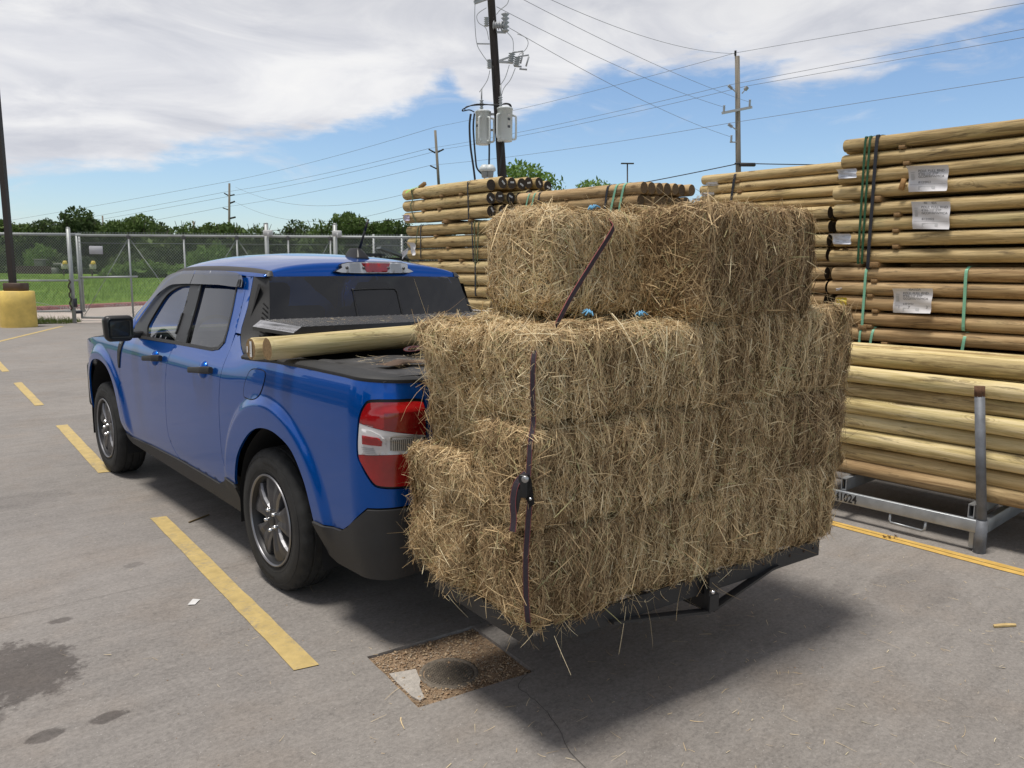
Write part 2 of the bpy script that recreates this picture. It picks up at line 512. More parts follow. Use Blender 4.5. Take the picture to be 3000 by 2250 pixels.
# dirt and gravel bed inside the square cut-out
MAT_DIRT = M('dirt', (.30, .21, .135), .95, var=.45, vscale=30, bump=.9, bscale=120)
mb = MB()
gx, gy = np.meshgrid(np.linspace(-1.05, -.28, 60), np.linspace(-1.6, -.88, 60), indexing='ij')
gz = -.016+.006*snoise(np.stack([gx*9, gy*9, gx*0], -1), 5)
mb.grid(np.stack([gx, gy, gz], -1))
structure(mk('dirt_bed', mb, MAT_DIRT, loc=(-.7, -1.2, -.02)))
mb = MB()
ico = bmesh.new(); bmesh.ops.create_icosphere(ico, subdivisions=1, radius=1.0)
ico.verts.index_update()
IV = np.array([v.co[:] for v in ico.verts]); IF = [[v.index for v in f.verts] for f in ico.faces]; ico.free()
cnt = 0
while cnt < 3000:
    p = np.array([rng.uniform(-.97, -.37), rng.uniform(-1.52, -.95)])
    if not inpoly(p[None], inset(PATCH, .008))[0]: continue
    r = rng.lognormal(-5.85, .42); r = min(r, .010)
    if np.hypot(p[0]+.71, p[1]+1.27) < .112 and rng.random() < (.95 if p[0] < -.70 else .55): continue
    sc = np.array([1, rng.uniform(.6, 1), rng.uniform(.4, .7)])*r
    a = rng.uniform(0, 6.28); R = np.array([[math.cos(a), -math.sin(a), 0], [math.sin(a), math.cos(a), 0], [0, 0, 1]])
    mb.mi = int(rng.integers(0, 3))
    mb.add((IV*sc*(1+.15*rng.normal(size=(len(IV), 1))))@R.T+np.array([p[0], p[1], -.012+r*.2]), IF)
    cnt += 1
for _ in range(170):      # grit strewn over the slab around it
    p = np.array([rng.normal(-.75, .9), rng.normal(-1.1, .9)]); r = rng.uniform(.0012, .0038)
    mb.mi = int(rng.integers(0, 3))
    mb.add(IV*r*np.array([1, .8, .6])+np.array([p[0], p[1], r*.4]), IF)
o = mk('gravel', mb, [M('pebble_tan', (.46, .34, .215), .85, var=.3, vscale=40), M('pebble_grey', (.38, .30, .22), .85, var=.3, vscale=40), M('pebble_brown', (.33, .215, .125), .85, var=.3, vscale=40)], loc=(-.7, -1.2, 0))
tag(o, 'small brown and tan pebbles filling the square cut in the concrete', 'gravel', kind='stuff')

# manhole cover: ring, disc, raised diamond grid
MAT_IRON = M('cast_iron', (.165, .138, .108), .75, var=.4, vscale=40, bump=.5, bscale=200)
mb = MB()
mc = np.array([-.71, -1.275, -.012])
mb.lathe([(.0, .0), (.100, 0), (.103, -.004), (.106, -.004), (.108, .003), (.122, .003), (.125, -.012)], 48, c=mc)
for q in np.arange(-.09, .0901, .0125):
    L = math.sqrt(max(0, .098**2-q*q))
    for ang in (.35, .35+PI/2):
        d = np.array([math.cos(ang), math.sin(ang), 0]); s_ = np.array([-d[1], d[0], 0])
        mb.bar(mc+s_*q-d*L+np.array([0, 0, .0015]), mc+s_*q+d*L+np.array([0, 0, .0015]), .004, .004)
tag(mk('manhole_cover', mb, MAT_IRON, loc=mc), 'small round iron access cover with a raised grid, set in the gravel square', 'access cover')
mb = MB()
ck = np.array([[-.905, -1.125], [-.80, -1.165], [-.835, -1.25], [-.865, -1.285], [-.90, -1.37], [-.925, -1.375], [-.932, -1.33], [-.918, -1.20]])
mb.prism(ck, (0, 0, -.03), (1, 0, 0), (0, 1, 0), (0, .0, .022))
tag(mk('concrete_chunk', mb, m_concrete('pale_concrete', (.40, .37, .335), (1.0, .95, .9))), 'broken pale slab corner left beside the round access cover', 'concrete piece')

# painted lines
def line(name, poly, mat, z=.004):
    mb = MB()
    p = resample(poly, .12)
    p = p+np.stack([snoise(np.c_[p*40, p[:, :1]*0], 11), snoise(np.c_[p*40, p[:, :1]*0], 12)], 1)*.004
    V, F = cdt(p, (), 5.0)
    V3 = np.c_[V, np.full(len(V), z)]
    t = V3[F]; u = np.cross(t[:, 1]-t[:, 0], t[:, 2]-t[:, 0])[:, 2] > 0
    mb.add(V3, [f if k else f[::-1] for f, k in zip(F, u)], True)
    return structure(mk(name, mb, mat))
line('painted_dash', [(-1.02, 1.60), (-.925, 1.575), (-1.10, -.89), (-1.20, -.865)], MAT_YELLOW)
line('painted_dash', [(-.80, 5.46), (-.695, 5.44), (-.875, 3.06), (-.975, 3.08)], MAT_YELLOW)
line('painted_dash', [(-.57, 9.28), (-.465, 9.31), (-.625, 6.95), (-.72, 6.95)], MAT_YELLOW)
line('painted_dash', [(-.31, 13.2), (-.21, 13.2), (-.38, 10.8), (-.48, 10.8)], MAT_YELLOW)
line('painted_bay_line', [(-.6, 15.0), (2.48, 21.3), (2.58, 21.25), (-.5, 14.95)], MAT_YELLOW)
line('painted_kerb_line', [(2.395, 2.5), (2.447, 2.5), (2.417, -2.3), (2.332, -7), (2.278, -7), (2.362, -2.35), (2.392, -1.3)], MAT_YELLOW2)
line('painted_kerb_line', [(2.336, 2.5), (2.389, 2.5), (2.386, -1.3), (2.356, -2.35), (2.272, -7), (2.218, -7), (2.302, -2.4), (2.336, -1.3)], MAT_YELLOW2, .0035)

# crack and joints in the slab
MAT_CRACK = M('crack_dirt', (.06, .055, .05), .95)
def crack(name, pts, w):
    c = curve(np.array(pts), 6)
    c = c+np.stack([snoise(np.c_[c*45, c[:, :1]*0], 21), snoise(np.c_[c*45, c[:, :1]*0], 22)], 1)*.004
    tn = np.gradient(c, axis=0); tn /= np.linalg.norm(tn, axis=1)[:, None]
    nr = np.stack([-tn[:, 1], tn[:, 0]], 1)*(w*(.5+.5*np.abs(snoise(np.c_[c*60, c[:, :1]*0], 23))))[:, None]
    mb = MB(); mb.grid(np.stack([np.c_[c-nr, np.full(len(c), .003)], np.c_[c+nr, np.full(len(c), .003)]], 1))
    return structure(mk(name, mb, MAT_CRACK))
crack('crack', [(-.46, -1.50), (-.58, -1.56), (-.59, -1.63), (-.61, -1.73), (-.64, -1.82), (-.67, -1.89), (-.73, -2.0), (-.80, -2.3)], .0016)
crack('slab_joint', [(-3.2, .55), (-2.4, .50), (-1.7, .46), (-1.05, .42), (1.5, .30)], .0012)
crack('slab_joint', [(-3.4, 4.4), (-2.0, 4.3), (-.9, 4.25), (2.4, 4.1)], .002)
crack('slab_joint', [(-.38, -1.02), (.1, -1.05), (.5, -1.1)], .0012)

# driveway beyond the gate, kerb, grass bank rising to the trees
def kerbx(D): return -18.78+(D-28.55)*.335+.012*np.clip(D-36, 0, None)**1.6
mb = MB()
Ds = np.linspace(23.3, 62, 40)
mb.grid(np.stack([[yd(kerbx(d), d, .004) for d in Ds], [yd(25.0, d, .004) for d in Ds]], 1)[:, ::1])
structure(mk('driveway', mb, MAT_DRIVE, loc=yd(-10, 35)))
m = bpy.data.materials.new('grass_ground'); m.use_nodes = True
t = NT(m.node_tree)
P = t('ShaderNodeNewGeometry').outputs['Position']
g = t.math('ADD', t.math('MULTIPLY', t.noise(P, .35, 5, .6), .5), t.math('MULTIPLY', t.noise(P, 9, 5, .7), .5))
c = t.ramp(g, [(.36, (.075, .14, .018)), (.5, (.13, .235, .030)), (.66, (.22, .31, .06))])
bp = t('ShaderNodeBump', {'Strength': .8, 'Distance': .08, 'Height': t.noise(P, 14, 6, .7)}).outputs[0]
p = t('ShaderNodeBsdfPrincipled', {'Base Color': c, 'Roughness': .9, 'Normal': bp, 'Specular IOR Level': .15})
t('ShaderNodeOutputMaterial', {'Surface': p.outputs[0]})
MAT_GRASS = m
def hgt(lat, D):
    s_ = kerbx(D)-lat-.15
    far = np.clip((D-62)/14, 0, 1)*1.0
    h = np.where(s_ > 0, .15+.95*np.clip(s_/30, 0, 1)**.9, -.06)
    return np.maximum(h, np.where(D > 62, far, -.06))
la, dd = np.meshgrid(np.concatenate([np.linspace(-160, -30, 40), np.linspace(-29.5, -5, 90), np.linspace(-4, 120, 50)]), np.concatenate([np.linspace(18, 60, 70), np.linspace(61, 130, 40)]), indexing='ij')
zz = hgt(la, dd)+.02*snoise(np.stack([la*.8, dd*.8, la*0], -1), 8)
mb = MB(); mb.grid(np.stack([CAM_C[0]+la*HR[0]+dd*HD[0], CAM_C[1]+la*HR[1]+dd*HD[1], zz], -1))
structure(mk('grass_bank', mb, MAT_GRASS, loc=yd(-30, 50)))
mb = MB(); mb.add([(-1500, -1500, -.3), (1500, -1500, -.3), (1500, 1500, -.3), (-1500, 1500, -.3)], [(0, 1, 2, 3)], True)
structure(mk('ground', mb, MAT_GRASS, loc=(0, 0, -.3)))

# ================================================================== pickup truck (front wheels towards +Y, rear axle over y = 0)
def spline(xs, ys):
    xs = np.array(xs, float); ys = np.array(ys, float); n_ = len(xs); h = np.diff(xs); d = np.diff(ys)/h
    m_ = np.zeros(n_); m_[0] = d[0]; m_[-1] = d[-1]
    for i in range(1, n_-1):
        m_[i] = 0 if d[i-1]*d[i] <= 0 else (h[i-1]+h[i])/(h[i-1]/d[i]+h[i]/d[i-1])
    def f(x):
        x = np.clip(np.asarray(x, float), xs[0], xs[-1]); i = np.clip(np.searchsorted(xs, x)-1, 0, n_-2)
        t = (x-xs[i])/h[i]; a = 1-t
        return ys[i]*(1+2*t)*a*a+ys[i+1]*(3-2*t)*t*t+h[i]*(m_[i]*t*a*a-m_[i+1]*a*t*t)
    return f
_Z = [.28, .36, .44, .55, .70, .85, .95, 1.02, 1.07, 1.11, 1.15, 1.19]
WC = spline(_Z+[1.25, 1.32, 1.40, 1.50, 1.58, 1.645, 1.72], [.842, .866, .888, .902, .911, .917, .9205, .920, .914, .904, .888, .868, .842, .810, .772, .727, .692, .665, .63])
WB = spline(_Z+[1.23, 1.72], [.842, .866, .888, .902, .911, .917, .9205, .9205, .917, .911, .903, .892, .875, .80])
def smf(a, b, x):
    t = np.clip((x-a)/(b-a), 0, 1); return t*t*(3-2*t)
def SS(s, z, o=0.0):
    """body side: s runs along the side and round the rear corner, z is height, o lifts off the surface"""
    s = np.asarray(s, float); z = np.asarray(z, float)
    k = smf(.6, .05, s)
    w = WC(z)*(1-k)+WB(z)*k
    w = w-.16*np.clip((s-3.1)/.9, 0, None)**2
    r1 = np.hypot(s+.05, z-.39); r2 = np.hypot(s-3.0, z-.39)
    fl = .024*smf(.638, .572, r1)*smf(.38, .52, z)*(r1 < .8)+.022*smf(.66, .59, r2)*smf(.38, .52, z)*(r2 < .8)
    ins = .92-w-fl-o
    a = np.clip((-.85-s)/.20, 0, PI/2)
    nx = -np.cos(a); ny = -np.sin(a)
    x = -.72+.20*nx; y = np.where(s > -.85, s, -.85+.20*ny)
    x = x+np.clip(-s-.85-.20*PI/2, 0, None)
    return np.stack([x-nx*ins, y-ny*ins, z+0*s], -1)
def LS(o=0.0, side=1):
    def f(V):
        P = SS(V[:, 0], V[:, 1], o)
        if side < 0: P = P*np.array([-1, 1, 1])
        return P
    return f

def m_carpaint():
    m = bpy.data.materials.new('blue_car_paint'); m.use_nodes = True
    t = NT(m.node_tree)
    p = t('ShaderNodeBsdfPrincipled', {'Base Color': (.0004, .082, .40), 'Metallic': .6, 'Roughness': .30, 'Coat Weight': 1.0, 'Coat Roughness': .012, 'Coat IOR': 1.40, 'Specular IOR Level': 0.0})
    t('ShaderNodeOutputMaterial', {'Surface': p.outputs[0]})
    return m
PAINT = m_carpaint()
CLAD = M('black_grained_plastic', (.028, .028, .029), .62, bump=.15, bscale=400, var=.15)
BLACK = M('black_plastic', (.014, .014, .015), .42)
GAP = M('dark_gap', (.006, .006, .007), .9)
RUBBER = M('tyre_rubber', (.020, .020, .020), .78, var=.3, vscale=12, bump=.25, bscale=150)
RIMDARK = M('dark_alloy', (.105, .105, .112), .38, metal=.75)
RIMLT = M('bright_alloy', (.26, .26, .275), .36, metal=.9)
CHROME = M('chrome', (.75, .75, .76), .10, metal=1.0)
SMOKE = glass('smoked_plastic', (.20, .20, .21), .95, .03, 2.5)
GLASS = glass('side_glass', (.60, .68, .63), 1.0, 0.0, 1.7)
GLASSR = glass('dark_side_glass', (.11, .12, .12), 1.0, 0.0, 1.8)
PRIV = glass('privacy_glass', (.20, .21, .21), 1.0, 0.0, 1.75)
WSHIELD = glass('windscreen_glass', (.58, .68, .63), 1.0, 0.0, 2.0)
INTER = M('grey_cabin_trim', (.035, .035, .038), .8)
SEATM = M('dark_seat_fabric', (.018, .018, .02), .9)

T = thing('pickup_truck', (0, 1.4, 0), 'blue four-door pickup truck carrying hay bales behind its tail', 'pickup truck')

RA = curve([(.400, .468), (.385, .50), (.313, .648), (.179, .77), (.05, .838), (-.09, .862), (-.22, .85), (-.358, .798), (-.46, .68), (-.508, .56), (-.522, .497)], 5)
FA = curve([(2.543, .395), (2.549, .483), (2.570, .624), (2.625, .769), (2.735, .878), (2.885, .925), (3.05, .93), (3.22, .89), (3.38, .78), (3.47, .64), (3.51, .48), (3.515, .395)], 5)
BGAP = [(1.365, .428), (1.465, .497), (1.512, .57), (1.516, .66), (1.502, .745), (1.476, .884), (1.438, .988), (1.398, 1.077), (1.369, 1.137), (1.338, 1.178)]
RGAP = [(.635, 1.537), (.577, 1.408), (.530, 1.289), (.516, 1.22), (.517, 1.153), (.528, 1.08), (.549, .975), (.577, .844), (.588, .724), (.593, .62), (.575, .55), (.545, .487)]
FGAP = [(2.405, .400), (2.455, .44), (2.467, .497), (2.487, .619), (2.507, .778), (2.48, .906), (2.455, 1.0), (2.40, 1.10), (2.335, 1.160)]
BG = curve(BGAP, 4); RG = curve(RGAP, 4); FG = curve(FGAP, 4)

rear_door = np.vstack([BG, [(1.337, 1.182), (.76, 1.188), (.69, 1.198), (.636, 1.24), (.655, 1.30), (.70, 1.40), (.78, 1.555), (.80, 1.600), (.70, 1.597), (.66, 1.572)], RG, [(.600, .445), (.701, .409), (1.0, .417)]])
front_door = np.vstack([[(1.376, .424), (1.9, .418)], FG, [(1.90, 1.166), (1.345, 1.178)], BG[::-1][1:-1]])
fender = np.vstack([FG[::-1][:-1], [(2.405, .400), (2.47, .398)], FA, [(3.62, .41), (3.80, .45), (3.90, .55), (3.915, .75), (3.90, .90), (3.80, .985), (3.55, 1.055), (3.2, 1.095), (2.8, 1.12), (2.5, 1.135)]])
CORN = -1.222
bed_side = np.vstack([RG[::-1][:-16], [(.516, 1.284), (.446, 1.284), (.407, 1.255), (.366, 1.226), (.306, 1.199), (.227, 1.176), (.05, 1.184), (-.126, 1.190), (-.46, 1.194), (-.795, 1.193), (-1.0, 1.186), (CORN, 1.176), (CORN, .66), (-1.10, .655), (-.953, .650), (-.905, .612), (-.82, .548), (-.76, .513), (-.70, .504), (-.623, .502)], RA[::-1], [(.43, .472), (.51, .482)]])
TAIL = curve([(-.985, 1.105), (-.955, 1.085), (-.934, 1.035), (-.922, .94), (-.922, .873), (-.938, .838), (-.985, .768), (-1.02, .751), (-1.10, .746), (-1.19, .75), (-1.21, .80), (-1.211, 1.06), (-1.205, 1.098), (-1.10, 1.105)], 3, True)
HOLE = inset(TAIL, -.011)
if area2(HOLE) < 0: HOLE = HOLE[::-1]
cpil = np.array([(.523, 1.292), (.446, 1.292), (.466, 1.325), (.493, 1.432), (.56, 1.553), (.588, 1.60), (.69, 1.602), (.66, 1.572)])
cpil = np.vstack([cpil, RG[0:9]])
sill = np.vstack([[(2.53, .405), (2.405, .396), (1.9, .413), (1.376, .419), (1.0, .412), (.701, .404), (.60, .440), (.545, .480), (.51, .477), (.42, .466), (.405, .45), (.43, .33), (.49, .285), (.87, .302), (1.4, .312), (2.13, .336), (2.44, .347), (2.52, .372)]])
bump_side = np.vstack([[(-.524, .496), (-.623, .497), (-.749, .507), (-.82, .543), (-.905, .606), (-.953, .645), (-1.10, .650), (CORN-.65, .650), (CORN-.65, .40), (CORN, .33), (-1.05, .32), (-.832, .318), (-.64, .315), (-.575, .335), (-.545, .40)]])

glass_f = np.array([(1.36, 1.172), (1.30, 1.40), (1.45, 1.60), (1.78, 1.60), (1.98, 1.54), (2.12, 1.42), (2.22, 1.24), (2.26, 1.165)])
glass_r = np.array([(1.42, 1.172), (.72, 1.178), (.632, 1.215), (.65, 1.30), (.70, 1.40), (.80, 1.60), (1.50, 1.60)])
pillar_b = np.array([(1.54, 1.605), (1.352, 1.605), (1.19, 1.19), (1.385, 1.186)])
sail = np.vstack([[(2.33, 1.165), (1.95, 1.180)], curve([(1.965, 1.20), (2.010, 1.248), (1.978, 1.339), (1.90, 1.457), (1.757, 1.512), (1.62, 1.530), (1.50, 1.535)], 4), [(1.52, 1.607), (1.74, 1.607), (1.96, 1.56), (2.11, 1.45), (2.25, 1.27)]])
belt = np.array([(2.24, 1.160), (2.10, 1.178), (1.337, 1.191), (.785, 1.194), (.69, 1.206), (.645, 1.240), (.655, 1.30), (.70, 1.40), (.785, 1.57), (.770, 1.572), (.688, 1.41), (.640, 1.305), (.618, 1.235), (.668, 1.192), (.76, 1.178), (1.318, 1.172), (2.07, 1.160)])
visor_f = np.vstack([curve([(2.262, 1.285), (2.13, 1.455), (1.985, 1.583), (1.76, 1.622), (1.47, 1.632)], 4), curve([(1.477, 1.546), (1.66, 1.542), (1.852, 1.528), (2.03, 1.46), (2.16, 1.35), (2.235, 1.265)], 4)])
visor_r = np.vstack([[(1.463, 1.632), (.978, 1.630), (.79, 1.622), (.70, 1.605), (.668, 1.58), (.645, 1.541), (.773, 1.541), (1.0, 1.548), (1.468, 1.546)]])

def put(name, poly, mat, o=0.0, ins=.0022, holes=(), h=.03, edge=.014, parent=None, both=True):
    p = inset(poly, ins) if ins else np.asarray(poly)
    a = panel(name, p, LS(o, 1), mat, parent or T, holes, h, edge)
    b = panel(name, p, LS(o, -1), mat, parent or T, holes, h, edge, out=(1, 0, 0)) if both else None
    return a, b
rd = put('rear_door', rear_door, PAINT, h=.02)
fd = put('front_door', front_door, PAINT, h=.02)
put('front_wing', fender, PAINT, h=.0115)
bs = put('bed_side', bed_side, PAINT, holes=[HOLE], h=.0105)
put('rear_roof_pillar', cpil, PAINT)
put('sill_cladding', sill, CLAD, .011, -.003, h=.016)
put('rear_bumper', bump_side, CLAD, .012, .001)
for k, dd_ in ((0, fd), (0, rd)): pass
put('window_seal', belt, CLAD, .004, 0, h=.02, edge=.006)
put('window_pillar', pillar_b, BLACK, .002, 0, edge=.012)
put('window_corner_trim', sail, BLACK, .001, 0, edge=.012)
put('door_window', glass_f, GLASS, -.014, 0, edge=0)
put('door_window', glass_r, GLASSR, -.014, 0, edge=0)
put('window_deflector', visor_f, SMOKE, .022, 0, edge=0, h=.025)
put('window_deflector', visor_r, SMOKE, .022, 0, edge=0, h=.025)
# deflector clip and wind-up writing strip
put('deflector_clip', np.array([(.712, 1.545), (.672, 1.545), (.690, 1.585), (.718, 1.585)]), BLACK, .027, 0, edge=.02)
put('window_trim_strip', curve([(1.405, 1.245), (1.415, 1.30), (1.435, 1.36), (1.445, 1.35), (1.43, 1.29), (1.418, 1.235)], 3, True), BLACK, .010, 0, h=.01, edge=.012)

# fuel flap: a groove and the flap
FUEL = curve([(.125, 1.136), (.05, 1.143), (-.020, 1.139), (-.037, 1.115), (-.020, 1.06), (.030, 1.005), (.10, .984), (.185, .981), (.213, .995), (.200, 1.05), (.165, 1.11)], 4, True)
panel('fuel_flap', inset(FUEL, .003), LS(.0025), PAINT, T, (), .02, .006)
mb = MB(); c_ = np.vstack([FUEL, FUEL[:1]]); mb.tube(SS(c_[:, 0], c_[:, 1], .0006), .0022, 6, cap=False); mk('fuel_flap_groove', mb, GAP, T)

# inner skin so that shut lines read dark
def inner(y0, y1, z0, z1, sgn, o=-.02):
    ys = np.arange(y0, y1+.001, .05); zs = np.arange(z0, z1+.001, .04)
    Y, Z = np.meshgrid(ys, zs, indexing='ij'); P = SS(Y, Z, o)
    if sgn < 0: P = P*np.array([-1, 1, 1])
    return P
for sg in (1, -1):
    mb = MB(); mb.grid(inner(.46, 2.53, .33, 1.15, sg)); mk('inner_door_skin', mb, GAP, T)
    mb = MB(); mb.grid(inner(.44, .64, 1.12, 1.58, sg)); mk('inner_pillar_skin', mb, GAP, T)

# wheel arch liners and underbody
LINERM = M('arch_liner', (.010, .010, .011), .95)
for sg in (-1, 1):
    for arc in (RA, FA):
        mb = MB()
        c0 = arc.mean(0)
        A = c0+(arc-c0)*1.02
        A = np.vstack([[A[0][0], .25], A, [A[-1][0], .25]])
        xs = (.885, .80, .60, .52)
        G = np.stack([np.stack([np.full(len(A), sg*x), A[:, 0], A[:, 1]], 1) for x in xs], 1)
        mb.grid(G)
        cen = np.array([[sg*.52, c0[0], .5]])
        mb.add(np.vstack([G[:, -1], cen]), [(i, i+1, len(A)) for i in range(len(A)-1)], True)
        mk('wheel_arch_liner', mb, LINERM, T)
mb = MB()
mb.box((0, 1.5, .42), (1.40, 1.7, .20)); mb.box((0, -.75, .52), (1.3, .55, .14)); mb.box((0, 3.4, .45), (1.1, .8, .25))
mb.box((0, 1.5, .36), (1.5, 1.9, .12)); mb.tube([(-.6, 0, .36), (.6, 0, .36)], .05, 12); mb.tube([(-.35, -.95, .40), (-.35, .5, .38)], .03, 10); mb.box((0, -.95, .43), (.10, .5, .10))
mk('underbody', mb, M('underbody_black', (.012, .012, .012), .9), T)

# roof, windscreen, rear band
zc_ = spline([.47, .60, .9, 1.2, 1.5, 1.8, 2.0, 2.15, 2.4, 2.65, 2.95], [1.684, 1.708, 1.737, 1.750, 1.748, 1.727, 1.702, 1.655, 1.525, 1.365, 1.165])
zb_ = spline([.47, .8, 1.74, 1.97, 2.12, 2.26, 2.38, 2.95], [1.600, 1.603, 1.603, 1.555, 1.445, 1.275, 1.160, 1.13])
def roofP(t, y, dz=0.0):
    zb = zb_(y); zc = zc_(y); xb = WC(zb)-.002
    xb = np.where(y > 2.38, .86, xb)
    sh = (1-np.abs(t)**2.6)**.55
    z = zb+(zc-zb)*sh
    return np.stack([t*xb, y+0*t-.0*t, z+dz], -1)
tt = np.sin(np.linspace(-1, 1, 61)*PI/2)
tt = np.sign(tt)*np.abs(tt)**.95
yr = np.concatenate([np.linspace(.47, 2.05, 50), np.linspace(2.08, 2.13, 3)])
rows = []
for (oy, f_) in ((-.028, None),):
    e = roofP(tt, np.full_like(tt, .47))
    for q in np.linspace(0, 1, 6):           # the band falling to the top of the rear window
        top = e+np.array([0, -.020*min(1, q*3)+.006, 0])
        bot = np.stack([e[:, 0], e[:, 1]-.022-.008*(1-tt**2), np.minimum(e[:, 2]-.0005, 1.606-.004*tt**2)], -1)
        rows.append(bot*(1-q)+top*q)
rows[-1] = e
for y in yr[1:]: rows.append(roofP(tt, np.full_like(tt, y)))
mb = MB(); mb.grid(np.array(rows)[:, ::-1])
mk('roof', mb, PAINT, T)
mb = MB(); yw = np.linspace(2.13, 2.93, 20); tw = np.linspace(-.93, .93, 31)
mb.grid(np.array([roofP(tw, np.full_like(tw, y)) for y in yw])); mk('windscreen', mb, WSHIELD, T)
for sg in (-1, 1):
    mb = MB()
    ts = np.linspace(.925, 1.0, 6)*sg
    mb.grid(np.array([roofP(ts, np.full_like(ts, y), .001) for y in np.linspace(2.08, 2.93, 20)]))
    mk('windscreen_pillar', mb, PAINT, T)
# dark roof gutter strips
STRIPM = M('roof_strip', (.05, .047, .044), .55)
for sg in (-1, 1):
    mb = MB()
    ts = np.array([.925, .94, .965, .98])*sg; up_ = np.array([0, .006, .006, 0])
    G = []
    e = roofP(ts, np.full(4, .47))
    bot = np.stack([e[:, 0], e[:, 1]-.032, np.full(4, 1.604)], -1)
    for q in (0, .35, .7, 1):
        top = e+np.array([0, -.016, 0])
        b_ = bot*(1-q)+top*q
        b_[:, 1] -= up_; G.append(b_)
    for y in np.linspace(.455, 2.0, 24):
        g_ = roofP(ts, np.full(4, max(y, .47))); g_[:, 2] += up_*.7; g_[:, 1] = y; G.append(g_)
    mb.grid(np.array(G))
    mk('roof_gutter_strip', mb, STRIPM, T)

# back of the cab: window, slider, black corners
def BK(x, z, o=0.0):
    x = np.asarray(x, float)
    y = .447-.37*(1.607-z)-.026*(1-(x/.72)**2)-o
    return np.stack([x, y, z+0*x], -1)
gl = np.array([(-.655, 1.602), (-.3, 1.606), (.3, 1.606), (.655, 1.602), (.70, 1.36), (.71, 1.20), (-.71, 1.20), (-.70, 1.36)])
panel('rear_window', gl, lambda V: BK(V[:, 0], V[:, 1], .004), PRIV, T, (), .05, 0, out=(0, -1, 0))
mb = MB(); sw = curve([(-.17, 1.21), (-.165, 1.50), (-.15, 1.525), (.10, 1.530), (.135, 1.515), (.142, 1.48), (.147, 1.21)], 4)
mb.tube(BK(sw[:, 0], sw[:, 1], .006), .0055, 6, cap=False); mk('sliding_window_frame', mb, BLACK, T)
for sg in (-1, 1):
    mb = MB(); G = []
    for z in np.linspace(1.14, 1.604, 20):
        s1 = float(np.interp(z, [1.14, 1.18, 1.20, 1.226, 1.255, 1.29, 1.325, 1.432, 1.553, 1.604], [.24, .255, .31, .366, .407, .447, .466, .493, .56, .590]))-.003
        p0 = SS(s1, z, -.001); xg = -float(np.interp(z, [1.20, 1.36, 1.602], [.712, .702, .657]))
        p2 = BK(xg, z, .006); p1 = np.array([p0[0]+.035, p2[1]+.020, z])
        G.append([(1-q)**2*p0+2*q*(1-q)*p1+q*q*p2 for q in np.linspace(0, 1, 9)])
    G = np.array(G)
    if sg > 0: G = G*np.array([-1, 1, 1])
    mb.grid(G)
    ct = mk('cab_corner_trim', mb, CLAD, T)
    mb = MB()       # ribbed vent in the corner
    for i_ in range(5, 13):
        a_ = G[i_][7]; b_ = G[i_+1][5]; o_ = np.array([0, -.0025, 0]); mb.bar(a_+o_, b_+o_, .005, .006)
    mk('cab_vent', mb, BLACK, ct)
mb = MB(); mb.grid(np.array([BK(np.linspace(-.74, .74, 9), z, -.012) for z in (1.06, 1.14, 1.215)])); mk('cab_back_panel', mb, PAINT, T)

# high brake lamp
LENSD = M('lens_dark', (.10, .10, .10), .3)
RED = M('red_lens', (.33, .003, .006), .12, coat=.8, spec=.6, var=.25, vscale=9)
LENS = M('clear_lens', (.62, .63, .66), .15, coat=.5, bump=.0)
def BB(x, z, o):
    x = np.asarray(x, float)
    return np.stack([x, .436-.004*(1-(x/.66)**2)+.16*(z-1.63)-o, z+0*x], -1)
bl = curve([(-.223, 1.627), (.251, 1.629), (.243, 1.655), (.206, 1.688), (-.176, 1.684), (-.213, 1.655)], 3, True)
panel('high_brake_lamp', inset(bl, -.004), lambda V: BB(V[:, 0], V[:, 1], .016), BLACK, T, (), .02, .03, out=(0, -1, 0))
hb_ = panel('brake_lamp_lens', bl, lambda V: BB(V[:, 0], V[:, 1], .022), LENS, T, (), .02, .01, out=(0, -1, 0))
panel('brake_lamp_red_lens', np.array([(-.084, 1.684), (.116, 1.685), (.088, 1.631), (-.054, 1.630)]), lambda V: BB(V[:, 0], V[:, 1], .026), RED, T, (), .02, .01, out=(0, -1, 0))
for x in (-.185, -.072, .100, .212):
    mb = MB()
    mb.lathe([(.0, -.004), (.008, -.003), (.010, .004)], 14, 'y', BB(x, 1.655, .026))
    mk('brake_lamp_screw', mb, LENSD, hb_)
mb = MB()
for z in np.arange(1.634, 1.682, .006):
    for a, b in ((-.165, -.095), (.12, .195)): mb.bar(BB(a, z, .0225), BB(b, z, .0225), .0025, .0018)
mk('brake_lamp_rib', mb, M('lens_rib_pale', (.4, .4, .42), .3), hb_)

# aerial
mb = MB()
def fin(v):
    v = v.copy(); f_ = np.clip((v[:, 2]+.03)/.07, 0, 1)
    v[:, 0] *= 1-.72*f_**.8; v[:, 1] = v[:, 1]*(1-.45*f_)+.018*f_
    return v
mb.rbox((.06, .72, 1.742), (.105, .19, .075), .02, 3, warp=fin)
mb.tube([(.066, .70, 1.765), (.125, .68, 1.955)], [.0085, .0065], 10)
mb.tube([(.105, .686, 1.89), (.127, .679, 1.962)], [.0078, .0072], 10)
mk('roof_aerial', mb, BLACK, T)

